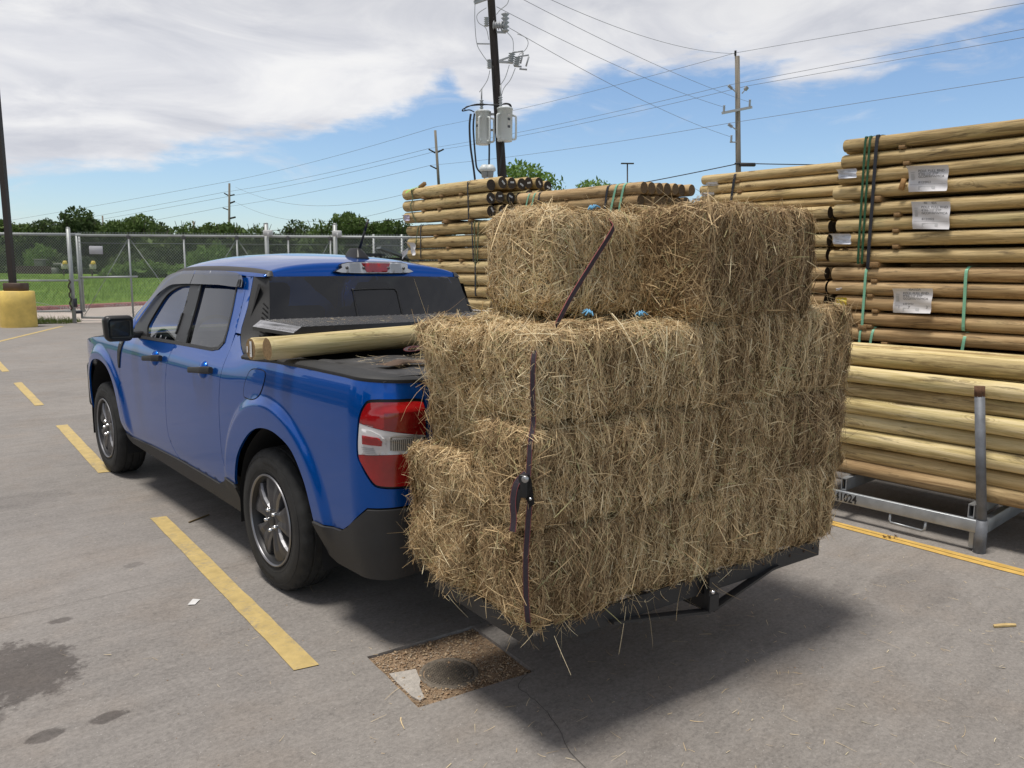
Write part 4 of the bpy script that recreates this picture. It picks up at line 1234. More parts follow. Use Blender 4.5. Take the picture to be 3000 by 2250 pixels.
# front row, against the truck's tail
bale(hb(.415, dpt+.01+.21, .485), (.95, .43, .49), YB+.03, 'low bulging hay bale beside the tail lamp', 31, faces={lf: 1.7, bt: .6, fr: .6, tp: .9, bk_: .5}, lump=.034, shag=1.25, tint=.06)
bale(hb(.485, dpt+.01+.20, .985), (.90, .40, .50), YB-.02, 'shaggy hay bale above the tail lamp, next to the truck bed', 32, faces={lf: 1.7, tp: 1.3, fr: .8, bk_: .5, bt: .5}, lump=.036, shag=1.3, roll=-.11, tint=.05)
bale(hb(1.36, dpt+.22, .47), (.86, .43, .47), YB, 'hay bale in the front row behind the right end, low', 33, dens=7000, faces={rt: .8, tp: .3, fr: .4})
bale(hb(1.36, dpt+.22, .95), (.86, .43, .53), YB, 'hay bale in the front row behind the right end, high', 34, dens=7000, faces={rt: .8, tp: .8, fr: .4})
# on top
bale(hb(.735, .46, 1.485), (.94, .43, .365), YB-.02, 'hay bale on top at the left, crossed by the slanting strap', 41, faces={bk_: 1.3, lf: 1.3, tp: 1.2, fr: .5}, lump=.017, roll=.025)
bale(hb(1.045, .185, 1.470), (.70, .44, .415), YB+.02, 'dark tangled hay bale on top at the right', 42, faces={bk_: 1.4, rt: 1.2, tp: 1.3, lf: .9, bt: .6}, lump=.026, shag=1.15, tint=-.10)

# blue twine knots
TWINE = M('blue_twine', (.16, .42, .66), .7)
for (u, v, z, tx) in ((.44, .25, 1.855, 'blue twine knot on the top left hay bale'), (.36, .15, 1.483, 'larger blue twine knot on the ledge left of the strap foot'), (.52, .07, 1.478, 'small blue twine knot on the ledge edge')):
    mb = MB(); r = np.random.default_rng(int(u*100))
    for q in range(7):
        a = r.uniform(0, 6.28); L = r.uniform(.015, .038)
        c0 = hb(u, v, z+.01); d = np.array([math.cos(a), math.sin(a), r.uniform(-.2, .4)])
        mb.tube([c0, c0+d*L*.5+np.array([0, 0, .012]), c0+d*L], .0028, 5)
    tag(mk('twine_knot', mb, TWINE), tx, 'twine knot', 'blue twine knots on the hay')

# ------------------------------------------------------------------ strap with ratchet
STRAPM = M('black_webbing', (.040, .028, .038), .7, bump=.3, bscale=300)
STRAPR = M('red_strap_edge', (.26, .055, .06), .7)
def strap(path, w, nrm, parent=None, name='strap', edge=True):
    P = np.array(path, float); N = np.broadcast_to(np.array(nrm, float), P.shape)
    Tn = np.gradient(P, axis=0); Tn /= np.linalg.norm(Tn, axis=1)[:, None]
    S_ = np.cross(Tn, N); S_ /= np.linalg.norm(S_, axis=1)[:, None]
    N2 = np.cross(S_, Tn)
    mb = MB(); th = .0012
    ks = (-1, -.88, .88, 1)
    V = np.stack([P+S_*w/2*k_+N2*th for k_ in ks]+[P+S_*w/2*k_-N2*th for k_ in ks[::-1]], 1)
    k = len(P)
    for j in range(8):
        mb.mi = 1 if (j in (0, 2, 4, 6, 3, 7) and edge) else 0
        G = V[:, [j, (j+1) % 8]]
        mb.grid(G, True)
    return mk(name, mb, [STRAPM, STRAPR], parent)
st = thing('ratchet_strap', hb(-.03, .0, .5), 'black and red ratchet strap down the corner and across the top of the hay', 'strap')
def q3(*p): return [np.array(x, float) for x in p]
pth = [hb(.56, .30, 1.845), hb(.52, .225, 1.815), hb(.495, .195, 1.79), hb(.36, .145, 1.675), hb(.22, .085, 1.565), hb(.15, .060, 1.495), hb(.13, .065, 1.46)]
strap(curve(pth, 5), .021, (.35, -1, .1), st, 'strap_upper')
pth = [hb(.04, .04, 1.45), hb(.008, .012, 1.40), hb(-.006, .002, 1.35), hb(-.003, .006, 1.26), hb(.004, .010, 1.17), hb(-.018, -.004, 1.10), hb(-.03, -.012, 1.0)]
strap(curve(pth, 5), .016, (-.8, -.60, 0), st, 'strap_middle')
pth = [hb(-.022, -.012, .93), hb(-.026, -.008, .84), hb(-.032, -.006, .72), hb(-.026, -.002, .60), hb(-.012, .004, .50), hb(.03, .05, .43)]
strap(curve(pth, 5), .018, (-.8, -.60, 0), st, 'strap_lower')
pth = [hb(-.045, -.02, 1.015), hb(-.076, -.012, .985), hb(-.085, -.006, .93), hb(-.084, -.010, .87), hb(-.090, -.012, .83)]
strap(curve(pth, 5), .020, (-.9, -.45, 0), st, 'strap_tail')
rn = np.array([-.80, -.60, 0]); ru = np.array([0, 0, 1.0]); rs = np.cross(ru, rn)
R = np.stack([rs, rn, ru], 1); rc = hb(-.052, -.026, .955)
mb = MB()
for k_ in (-1, 1):
    mb.prism([(-.014, .055), (.012, .058), (.020, .040), (.030, -.035), (.016, -.048), (.004, -.02), (-.012, .0)], rc+rs*0+rn*.0+np.array([0, 0, .0]), rs, ru, rn*.006)
mb.rbox(rc+rs*(-.026)+ru*(-.028)-rn*.002, (.020, .022, .085), .005, 2, R @ np.array([[math.cos(.16), 0, math.sin(.16)], [0, 1, 0], [-math.sin(.16), 0, math.cos(.16)]]))
mb.rbox(rc+rs*(-.006)+ru*(.02)+rn*.0, (.030, .018, .075), .005, 2, R)
mk('ratchet', mb, BLACK, st)
mb = MB()
G = np.array([[rc+ru*.045+rs*.001+rn*d+(rs*math.cos(a)+ru*math.sin(a))*r_ for a in np.linspace(0, 2*PI, 20, endpoint=False)] for r_, d in ((.001, .017), (.009, .017), (.0115, .014), (.012, .0))]); mb.grid(G, closed=True)
mk('ratchet_spindle', mb, M('zinc_steel', (.42, .42, .42), .35, metal=.9), st)
mb = MB(); G = np.array([[rc-ru*.018+rs*.018+rn*d+(rs*math.cos(a)+ru*math.sin(a))*r_ for a in np.linspace(0, 2*PI, 14, endpoint=False)] for r_, d in ((.001, .011), (.0045, .010), (.005, .0))]); mb.grid(G, closed=True)
mk('ratchet_pin', mb, CHROME, st)

# ------------------------------------------------------------------ hitch carrier under the hay
STEELB = M('black_painted_steel', (.018, .018, .019), .48, var=.2, bump=.08, bscale=60)
ca = thing('hitch_carrier', (0, -1.75, .42), 'black steel hitch carrier under the hay behind the truck', 'cargo carrier')
z0 = .41
def cb(u, v, z): return hb(u, v, z)
mb = MB(); mb.bar(cb(.05, .012, z0+.022), cb(1.615, -.004, z0+.016), .012, .075)
for u in (.55, .80, 1.05, 1.28, 1.42, 1.55):
    G = np.array([[cb(u, -.012, z0+.03-.010*u/1.6)+by*(-.0075)+(bx*math.cos(a)*r_*.8+np.array([0, 0, 1])*math.sin(a)*r_) for a in np.linspace(0, 2*PI, 14, endpoint=False)] for r_ in (.001, .007)])
rear_b = mk('rear_rail', mb, STEELB, ca)
mb = MB()
HOLEM = M('rust_hole', (.05, .03, .02), .9)
for u in (.62, .98, 1.22, 1.40, 1.50, 1.57):
    mb.lathe([(.0, 0), (.006, .0), (.0065, .002)], 12, 'y', cb(u, .0035-.010*u, z0+.026-.006*u/1.6))
mk('rail_hole', mb, HOLEM, rear_b)
for nm, a, b in (('front_rail', (0, .62, z0+.03), (1.6, .62, z0+.02)), ('side_rail', (.0, 0, z0+.035), (.0, .62, z0+.03)), ('side_rail', (1.6, 0, z0+.02), (1.6, .62, z0+.02))):
    mb = MB(); mb.bar(cb(*a), cb(*b), .012, .07); mk(nm, mb, STEELB, ca)
for u in np.linspace(.15, 1.48, 8):
    mb = MB(); mb.bar(cb(u, .0, z0+.05), cb(u, .62, z0+.05), .03, .012); mk('deck_bar', mb, STEELB, ca)
mb = MB(); mb.bar(cb(.87, -.10+.06, z0-.05), cb(.87, 1.15, z0-.05), .055, .065); mk('hitch_tube', mb, STEELB, ca)
mb = MB(); mb.bar(cb(.84, -.03, z0-.012), cb(.89, -.03, z0-.012), .014, .14); mb.box(cb(.865, -.02, z0-.03), (.05, .02, .12)); mk('hitch_plate', mb, STEELB, ca)
for a, b in (((.855, -.02, z0-.085), (.35, -.005, z0+.0)), ((.875, -.02, z0-.085), (1.26, -.005, z0-.008)), ((1.26, -.005, z0-.008), (1.31, -.005, z0-.004))):
    mb = MB(); mb.bar(cb(*a), cb(*b), .035, .010); mk('brace', mb, STEELB, ca)
mb = MB(); mb.lathe([(0, -.012), (.006, -.012), (.009, -.008), (.009, .004)], 8, 'y', cb(.845, -.045, z0+.005)); mk('bolt', mb, CHROME, ca)

# ------------------------------------------------------------------ tool box across the bed
TREAD = M('black_tread_plate', (.020, .020, .022), .30, spec=.6, var=.25, vscale=20)
TREADE = M('scuffed_tread_plate', (.40, .40, .42), .40, metal=.35, var=.2, vscale=25)
tb = thing('tool_box', (0, .1, 1.32), 'black tread-plate tool box lying across the truck bed behind the rear window', 'tool box')
mb = MB()
xa, xb_ = -.76, .76; ya, yb_ = -.14, .335; za, zb2 = 1.318, 1.368
top = [(xa, ya, zb2-.006), (xb_, ya, zb2-.006), (xb_, yb_, zb2+.004), (xa, yb_, zb2+.004)]
bot = [(xa-.045, ya-.004, za+.016), (xb_+.045, ya-.004, za+.016), (xb_+.045, yb_+.004, za+.02), (xa-.045, yb_+.004, za+.02)]
low = [(p[0], p[1], za) for p in bot]
mb.mi = 0; mb.add(top+bot+low, [(0, 1, 2, 3), (4, 5, 1, 0), (6, 7, 3, 2), (8, 9, 5, 4), (9, 10, 6, 5), (10, 11, 7, 6), (11, 8, 4, 7), (11, 10, 9, 8)], True)
mb.mi = 1; mb.add([top[0], top[3], bot[3], bot[0], top[1], top[2], bot[2], bot[1]], [(0, 1, 2, 3), (7, 6, 5, 4)], True)
lid = mk('lid', mb, [TREAD, TREADE], tb)
mb = MB(); r = np.random.default_rng(3)
for i, x in enumerate(np.arange(xa+.012, xb_-.01, .0215)):
    for j, y in enumerate(np.arange(ya+.012, yb_-.008, .0215)):
        a = PI/4 if (i+j) % 2 else -PI/4
        zt = zb2-.006+.010*(y-ya)/(yb_-ya)
        c0 = np.array([x, y, zt]); d = np.array([math.cos(a), math.sin(a), 0]); s_ = np.array([-d[1], d[0], 0])
        mb.add([c0-d*.0095, c0+s_*.0028, c0+d*.0095, c0-s_*.0028, c0+np.array([0, 0, .0032])], [(0, 1, 4), (1, 2, 4), (2, 3, 4), (3, 0, 4)], True)
tp_ = mk('tread_pattern', mb, M('worn_black_paint', (.075, .075, .08), .25, spec=.8), lid); tp_['kind'] = 'stuff'
mb = MB()
for sd in (-1, 1):
    for i, y in enumerate(np.arange(ya+.01, yb_-.01, .019)):
        for q in (.3, .7):
            x = (xb_+.045*q)*sd; z = zb2-.002-(.032)*q
            mb.bar((x-.006*sd, y, z+.0065), (x+.008*sd, y+.012*(1 if q < .5 else -1), z-.002), .004, .003)
mk('end_ribs', mb, TREADE, lid)['kind'] = 'stuff'
mb = MB(); mb.box((0, .225, 1.06), (1.36, .21, .51)); mk('chest', mb, TREAD, tb)

# ------------------------------------------------------------------ soft bed cover over the tail of the bed
mb = MB()
X, Y = np.meshgrid(np.linspace(-.83, .83, 60), np.linspace(-.38, -1.0, 30), indexing='ij')
Z = 1.203+.010*snoise(np.stack([X*6, Y*6, X*0], -1), 5)+.012*np.exp(-((Y+.38)/.05)**2)+np.where(np.abs(X) > .76, -.02*(np.abs(X)-.76)/.07, 0)
mb.grid(np.stack([X, Y, Z], -1)); 
VINYL = M('black_vinyl', (.045, .044, .045), .55, var=.35, vscale=8, bump=.15, bscale=200)
tc_ = thing('bed_cover', (0, -.7, 1.2), 'crumpled black vinyl bed cover under the hay side of the bed', 'bed cover')
mk('cover_sheet', mb, VINYL, tc_)
mb = MB()      # the torn, curled edge
u = np.linspace(0, 1, 40); G = []
for k_ in u:
    x = -.66+.44*k_; w_ = (.012+.006*math.sin(k_*9)+.016*math.exp(-((k_-.72)/.12)**2))*min(1, k_*5)
    c0 = np.array([x, -.70-.02*math.sin(k_*14), 1.215])
    G.append([c0+np.array([0, .05*math.cos(a)*1.0, (w_)*math.sin(a)+.004]) for a in np.linspace(-.3, PI*1.05, 10)])
mb.grid(np.array(G)); mk('curled_edge', mb, M('brown_backing', (.085, .052, .032), .7, var=.4, vscale=15), tc_)
mb = MB(); G = []
for k_ in np.linspace(0, 1, 50):
    x = -.80+.62*k_; y0 = -.40-.40*k_**1.4+.012*math.sin(k_*31)
    G.append([(x, y0+.03, 1.218+.004*math.sin(k_*25)), (x+.01, y0, 1.212+.010*math.sin(k_*31)), (x+.02, y0-.03, 1.203+.006*math.sin(k_*23))])
mb.grid(np.array(G)); mk('frayed_flap', mb, VINYL, tc_)
mb = MB(); a = np.linspace(0, 5*PI, 70)
ctr = np.array([-.28, -.42, 1.235])
pth = np.stack([ctr[0]+.055*np.cos(a)+.02*a/5, ctr[1]+.035*np.sin(a*.9), ctr[2]+.010*np.sin(a*1.3)+.012], 1)
tag(strap(pth, .022, (0, 0, 1), None, 'strap_coil'), 'black and red strap coiled in the truck bed behind the wooden poles', 'strap')

# ------------------------------------------------------------------ wood
def m_wood(name, ramp, green=.3, seed=0):
    m = bpy.data.materials.new(name); m.use_nodes = True
    t = NT(m.node_tree)
    oc = t('ShaderNodeTexCoord').outputs['Object']
    oi = t('ShaderNodeObjectInfo').outputs['Random']
    off = t('ShaderNodeCombineXYZ', {0: t.math('MULTIPLY', oi, 37.0), 1: t.math('MULTIPLY', oi, 11.0), 2: t.math('MULTIPLY', oi, 23.0)}).outputs[0]
    v = t('ShaderNodeVectorMath', {0: oc, 1: off}, operation='ADD').outputs[0]
    # knots: spots the grain swirls round
    wob = t('ShaderNodeTexNoise', {'Vector': v, 'Scale': 16.0, 'Detail': 3.0}).outputs['Color']
    v2 = t('ShaderNodeVectorMath', {0: v, 1: t('ShaderNodeVectorMath', {0: wob, 1: (.035, .020, .020)}, operation='MULTIPLY').outputs[0]}, operation='ADD').outputs[0]
    vo = t('ShaderNodeTexVoronoi', {'Vector': t.mapping(v2, (2.6, 8, 8)), 'Scale': 1.0, 'Randomness': 1.0})
    kd = vo.outputs['Distance']
    g = t.noise(t.mapping(v, (1.3, 20, 20)), 1.5, 7, .66, 1.2)
    g2 = t.noise(t.mapping(v, (3, 70, 70)), 1.5, 4, .6)
    big = t.noise(t.mapping(v, (1.1, 3, 3)), 1.3, 4, .6)
    val = t.math('ADD', t.math('MULTIPLY', g, .62), t.math('ADD', t.math('MULTIPLY', g2, .16), t.math('MULTIPLY', big, .26)))
    val = t.math('ADD', val, t.math('MULTIPLY', t.math('SUBTRACT', oi, .5), .10))
    c = t.ramp(val, ramp)
    c = t.mix(t.math('MULTIPLY', t.smooth(t.noise(t.mapping(v, (.9, 4, 4), (0, 0, 0), (7, 3, 1)), 1.6, 4, .6), .50, .72), green), c, (.30, .36, .17), 'MIX')
    dark = t.noise(t.mapping(v, (1.2, 12, 12), (0, 0, 0), (2, 9, 4)), 2.0, 7, .7, .8)
    c = t.mix(t.smooth(dark, .53, .66, 0, .68), c, (.085, .060, .034))
    ring = t.math('SINE', t.math('MULTIPLY', kd, 95.0))
    kn = t.smooth(kd, .06, .16, 1.0, 0.0)
    c = t.mix(t.math('MULTIPLY', kn, .75), c, (.13, .075, .03))
    c = t.mix(t.math('MULTIPLY', t.smooth(kd, .16, .34, 1, 0), t.smooth(ring, -.3, .8, 0, .42)), c, (.17, .105, .045))
    bp = t('ShaderNodeBump', {'Strength': .8, 'Distance': .005, 'Height': t.math('ADD', g, t.math('MULTIPLY', kn, .3))}).outputs[0]
    p = t('ShaderNodeBsdfPrincipled', {'Base Color': c, 'Roughness': .68, 'Normal': bp, 'Specular IOR Level': .3})
    t('ShaderNodeOutputMaterial', {'Surface': p.outputs[0]})
    return m
def m_end(name, a, b):
    m = bpy.data.materials.new(name); m.use_nodes = True
    t = NT(m.node_tree)
    oc = t('ShaderNodeTexCoord').outputs['Object']
    oi = t('ShaderNodeObjectInfo').outputs['Random']
    s_ = t('ShaderNodeSeparateXYZ', {0: oc}).outputs
    yy = t.math('ADD', s_[1], t.math('MULTIPLY', oi, .01)); zz = t.math('SUBTRACT', s_[2], .004)
    rr = t.math('SQRT', t.math('ADD', t.math('MULTIPLY', yy, yy), t.math('MULTIPLY', zz, zz)))
    rr = t.math('ADD', rr, t.math('MULTIPLY', t.noise(oc, 30, 3, .6), .006))
    ring = t.math('SINE', t.math('MULTIPLY', rr, 1300.0))
    v = t.math('ADD', t.math('MULTIPLY', ring, .12), t.math('ADD', t.math('MULTIPLY', t.noise(oc, 55, 5, .7), .7), t.math('MULTIPLY', oi, .25)))
    c = t.ramp(v, [(.3, a), (.75, b)])
    bp = t('ShaderNodeBump', {'Strength': .6, 'Distance': .004, 'Height': v}).outputs[0]
    p = t('ShaderNodeBsdfPrincipled', {'Base Color': c, 'Roughness': .85, 'Normal': bp})
    t('ShaderNodeOutputMaterial', {'Surface': p.outputs[0]})
    return m
WOOD_TAN = m_wood('weathered_pole_wood', [(.38, (.22, .145, .060)), (.5, (.45, .325, .150)), (.62, (.64, .49, .26))], .26)
WOOD_BROWN = m_wood('brown_pole_wood', [(.38, (.21, .125, .055)), (.5, (.40, .265, .130)), (.62, (.57, .405, .215))], .12)
WOOD_PALE = m_wood('pale_pole_wood', [(.38, (.33, .235, .095)), (.5, (.60, .475, .215)), (.62, (.78, .64, .37))], .16)
WOOD_FRESH = m_wood('fresh_green_wood', [(.38, (.28, .205, .09)), (.5, (.50, .39, .185)), (.62, (.67, .55, .31))], .28)
END_DARK = m_end('dark_cut_end', (.018, .013, .009), (.085, .060, .040))
END_TAN = m_end('brown_cut_end', (.07, .042, .018), (.24, .15, .07))
END_RAW = m_end('raw_cut_end', (.10, .062, .026), (.33, .215, .10))
def log_mesh(name, L, r, seed, mats, k=20, m_=14):
    """a round pole along local X, centred at the origin"""
    g = np.random.default_rng(seed)
    mb = MB()
    xs = np.concatenate([[-L/2], np.linspace(-L/2+.012, L/2-.012, m_), [L/2]])
    a = np.arange(k)*2*PI/k
    by_, bz_ = g.uniform(-.006, .006, 2); tp_ = g.uniform(-.035, .035)
    V = np.zeros((len(xs), k, 3))
    for i, x in enumerate(xs):
        u = x/L
        rr = r*(1+tp_*u+.014*np.sin(a*2+seed)+.012*np.sin(a*3+x*2+seed*1.7)+.010*math.sin(x*5.1+seed))
        if i in (0, len(xs)-1): rr = rr*.945
        V[i, :, 0] = x; V[i, :, 1] = rr*np.cos(a)+by_*math.cos(3*u); V[i, :, 2] = rr*np.sin(a)+bz_*math.sin(2.5*u+1)
    mb.grid(V[:, ::-1], closed=True)
    mb.mi = 1
    mb.add(np.vstack([V[0], V[0].mean(0)[None]]), [((j+1) % k, j, k) for j in range(k)][::1], True)
    mb.add(np.vstack([V[-1], V[-1].mean(0)[None]]), [(j, (j+1) % k, k) for j in range(k)], True)
    return mesh_from(name, mb, mats)
def pole(me, a, b, spin, label, cat='wooden pole', group=None, name='wooden_pole'):
    """places a pole mesh with its axis from a towards b, centred between them"""
    a = np.array(a, float); b = np.array(b, float)
    o = bpy.data.objects.new(name, me); COL.objects.link(o)
    d = Vector(b-a).normalized()
    q = Vector((1, 0, 0)).rotation_difference(d)
    o.rotation_mode = 'QUATERNION'
    from mathutils import Quaternion
    o.rotation_quaternion = q @ Quaternion((1, 0, 0), spin)
    o.location = Vector((a+b)/2)
    ORG[o.name] = np.array(o.location)
    return tag(o, label, cat, group)
lm = [log_mesh('fresh_pole', 2.0, .0545, 5, [WOOD_FRESH, END_RAW], 28, 22), log_mesh('fresh_pole', 2.0, .0545, 6, [WOOD_FRESH, END_RAW], 28, 22)]
pole(lm[0], (-1.0, -.272, 1.276), (1.0, -.30, 1.33), 1.0, 'pale green-tinged pole across the truck bed, nearer the hay', group='poles across the truck bed')
pole(lm[1], (-1.0, -.085, 1.262), (1.0, -.06, 1.266), 2.2, 'pole across the truck bed beside the tool box, tag on its end', group='poles across the truck bed')
PAPER = M('white_paper', (.72, .71, .70), .7, var=.08, vscale=10)
INK = M('grey_ink', (.10, .10, .11), .8)
mb = MB(); mb.box((-1.0035, -.095, 1.262), (.0015, .022, .075)); o = mk('price_tag', mb, PAPER); tag(o, 'small white paper tag stapled to the cut end of a bed pole', 'tag')
mb = MB(); mb.text('8 41024', (-1.0048, -.095, 1.262), (0, 0, 1), (0, 1, 0), .014); mk('tag_print', mb, INK, o)
mb = MB(); mb.box((-1.0035, -.055, 1.258), (.0015, .012, .03)); tag(mk('price_tag', mb, PAPER), 'tiny torn white tag at the edge of the tagged bed pole', 'tag')

# ================================================================== pole stacks at the right
def lbl_row(i): return ORD[i]
BAND_DK = M('dark_strapping', (.020, .022, .030), .5)
BAND_GR = M('green_strapping', (.018, .085, .035), .4)
BAND_MINT = M('mint_strapping', (.22, .50, .34), .45)
BAND_OLIVE = M('olive_strapping', (.09, .12, .055), .55)
BAND_BLUE = M('blue_grey_strapping', (.10, .11, .15), .5)
BATTEN = M('batten_wood', (.26, .155, .065), .8, var=.4, vscale=25, stretch=(3, 3, 14), bump=.2, bscale=60)
V_TAN = [log_mesh('tan_pole', 2.0, .0525, s_, [WOOD_TAN, END_DARK]) for s_ in range(6)]
V_BRN = [log_mesh('brown_pole', 2.0, .0535, s_+10, [WOOD_BROWN, END_DARK]) for s_ in range(4)]
V_PAL = [log_mesh('pale_pole', 2.0, .048, s_+20, [WOOD_TAN, END_DARK]) for s_ in range(4)]
V_BIG = [log_mesh('thick_post', 2.0, .080, s_+30, [WOOD_TAN, END_DARK], 24) for s_ in range(6)]
V_MID = [log_mesh('medium_post', 2.0, .066, s_+40, [WOOD_BROWN, END_TAN], 22) for s_ in range(5)]
V_CRD = [log_mesh('fresh_pole', 2.0, .055, s_+50, [(WOOD_PALE, WOOD_TAN, WOOD_PALE, WOOD_FRESH, WOOD_PALE, WOOD_TAN)[s_], END_TAN], 22) for s_ in range(6)]
rl = random.Random(5)
def lay(var, x, y0, y1, z, label, group, dx=0, dz=0):
    me = var[rl.randrange(len(var))]
    return pole(me, (x+rl.uniform(-.004, .004), (y0+y1)/2+1.0, z), (x+rl.uniform(-.004, .004), (y0+y1)/2-1.0, z), rl.uniform(0, 6.28), label, 'wooden pole', group)
def batten(x0, x1, y, z, w=.038, h=.024, mat=None, label=None, grp=None):
    mb = MB(); mb.rbox(((x0+x1)/2, y, z), (x1-x0, w, h), .002, 1)
    return tag(mk('batten', mb, mat or BATTEN), label, 'wood block', grp)
def band(pts, w, mat, label, nrm=(1, 0, 0), grp=None):
    P = curve(np.array(pts, float), 4)
    mb = MB(); Tn = np.gradient(P, axis=0); Tn /= np.linalg.norm(Tn, axis=1)[:, None]
    S_ = np.array([0, 1.0, 0])-Tn*Tn[:, 1:2]; S_ /= np.linalg.norm(S_, axis=1)[:, None]
    N = np.cross(S_, Tn)
    th = .0009
    V = np.stack([P-S_*w/2-N*th, P+S_*w/2-N*th, P+S_*w/2+N*th, P-S_*w/2+N*th], 1)
    mb.grid(V, True, closed=True)
    return tag(mk('strapping_band', mb, mat), label, 'strapping band', grp)
def front_band(xf, y0, z1, z0, w, mat, label, y1=None, over=.5, grp=None):
    y1 = y0 if y1 is None else y1
    pts = [(xf+over, y0, z1+.004), (xf+.10, y0, z1+.006), (xf+.03, y0, z1-.012), (xf-.003, y0, z1-.045), (xf-.005, y0+(y1-y0)*.5, (z1+z0)/2), (xf-.003, y1, z0+.03), (xf+.02, y1, z0)]
    return band(pts, w, mat, label, grp=grp)
def sheet(c, ux, uy, w, h, lines, label, mat=PAPER, bulge=.012, curl=0.0, name='paper_label', kind='label'):
    """a limp sheet of paper, printed"""
    c = np.array(c, float); ux = np.array(ux, float); ux /= np.linalg.norm(ux); uy = np.array(uy, float); uy /= np.linalg.norm(uy); nn = np.cross(ux, uy)
    def f(a, b): return c+ux*a*w/2+uy*b*h/2+nn*(bulge*(np.cos(a*1.2+b*.7)-.2)+.006*np.sin(b*5+a*2)+curl*np.clip(b-.55, 0, 1)**2*6*(1-.6*a)+curl*.4*np.clip(-b-.7, 0, 1)**2*6*(1+a))
    mb = MB(); n_ = 14
    A, B = np.meshgrid(np.linspace(-1, 1, n_), np.linspace(-1, 1, n_), indexing='ij')
    mb.grid(np.array([[f(A[i, j], B[i, j]) for j in range(n_)] for i in range(n_)]))
    o = tag(mk(name, mb, mat), label, kind)
    if lines:
        tx = MB()
        for (txt, a0, b0, sz) in lines:
            if txt.startswith('#'):
                aw, bh = float(txt[1:].split(',')[0]), float(txt[1:].split(',')[1])
                q = [f(a0, b0), f(a0+aw, b0), f(a0+aw, b0-bh), f(a0, b0-bh)]
                tx.mi = 1 if len(txt.split(',')) > 2 else 0
                tx.add([v+nn*.0016 for v in q], [(3, 2, 1, 0)], True)
            else:
                tx.mi = 0
                tx.text(txt, None, None, None, sz, fn=lambda v, a0=a0, b0=b0: np.array([f(a0+p[0]/(w/2), b0+p[1]/(h/2))+nn*.0016 for p in v]), align='LEFT')
        mk('print', tx, [INK, PRINTG], o)['label'] = 'grey printed lines'
    return o
PRINTG = M('faint_grey_print', (.48, .48, .49), .8)
XT = 3.70
ROWS = [(2.657, .048, -.64), (2.533, .053, -.631), (2.409, .057, -.61), (2.290, .052, -.582), (2.151, .053, -.593), (2.032, .048, -.624), (1.915, .051, -.603), (1.787, .052, -.58), (1.643, .050, -.613), (1.531, .050, -.587), (1.413, .050, -.66), (1.290, .052, -.70), (1.165, .055, -.60), (1.035, .050, -.58), (.92, .05, -.6), (.80, .05, -.62), (.67, .05, -.6), (.55, .05, -.63), (.42, .05, -.6), (.30, .05, -.62), (.17, .05, -.6)]
for i, (z, r, ye) in enumerate(ROWS):
    var = V_TAN if i < 8 else V_BRN
    ncol = 6 if i == 0 else (5 if i < 14 else 2)
    for c_ in range(ncol):
        x = XT+.054+c_*.113
        yy = ye+(0 if c_ == 0 else rl.uniform(-.05, .05))
        if c_ == 0: lb = 'front pole, %s row down, tall pole stack at the right' % lbl_row(i)
        else: lb = 'pole behind the front one in the %s row of the tall pole stack' % lbl_row(i)
        lay(var, x, yy-2.0, yy, z, lb, 'poles of the tall stack at the right')
bt_ = [(-1.099, 2.597), (-1.14, 2.474), (-1.10, 2.095), (-1.099, 1.974), (-1.108, 1.853), (-.963, 1.588), (-.938, 1.472), (-.987, 1.352), (-1.079, 1.100), (-.95, 1.23)]
for k_, (y, z) in enumerate(bt_):
    batten(XT+.002, XT+.62, y, z, .045, .028, label='small spacer block between the %s pair of rows in the tall pole stack' % ORD[k_], grp='spacers in the tall pole stack')
for (y, z, nm) in ((-.935, 2.222, 'top'), (-.955, 1.716, 'middle'), (-.90, 1.222, 'lower')):
    batten(XT-.004, XT+.62, y, z, .07, .045, label='square bearer block under the %s bundle of the tall pole stack' % nm, grp='bearers in the tall pole stack')
mb = MB(); R = np.array([[1, 0, 0], [0, math.cos(.25), -math.sin(.25)], [0, math.sin(.25), math.cos(.25)]]); mb.rbox((XT-.012, -1.134, 2.318), (.02, .036, .085), .002, 1, R)
tag(mk('wood_offcut', mb, M('orange_wood', (.40, .22, .08), .7, var=.3, vscale=30)), 'short orange-brown wood block tilted on the fourth pole row', 'wood block')
front_band(XT, -.822, 2.71, 1.735, .017, BAND_GR, 'left of two dark green bands down the tall pole stack', -.829)
front_band(XT, -.857, 2.71, 1.735, .017, BAND_GR, 'right of two dark green bands down the tall pole stack', -.861)
front_band(XT-.003, -.913, 2.71, 1.695, .026, BAND_DK, 'broad black band beside the green bands on the tall pole stack', -.912)
front_band(XT, -.900, 1.70, 1.205, .020, BAND_MINT, 'bright green band on the brown poles, near their left end')
front_band(XT, -1.625, 1.70, 1.235, .021, BAND_MINT, 'pale mint band on the brown poles, right of the paper label', -1.638)
front_band(XT, -.888, 1.225, .95, .017, BAND_MINT, 'mint band at the left end of the lowest visible brown poles')
front_band(XT, -.985, 1.225, .95, .019, BAND_MINT, 'second mint band on the lowest visible brown poles', -.965)
front_band(XT, -1.653, 1.225, .95, .021, BAND_MINT, 'mint band on the lowest brown poles, right of the half hidden label', -1.638)
L3 = lambda dt: [('POLE, FULL RND', -.48, .52, .024), ('4"X6-1/2\' SYP', -.48, .30, .024), ('GCOFFRPWMCA', -.48, .08, .024), (dt, -.48, -.34, .022), ('#1.84,.012', -.92, -.42, 0), ('#.85,.26,g', -.45, -.58, 0), ('#.2,.06,g', -.86, .55, 0), ('#.16,.5,g', -.86, .42, 0)]
yx = (0, -1, 0); zx = (0, 0, 1)
PAPER2 = M('limp_grey_white_paper', (.66, .645, .66), .75, var=.08, vscale=9)
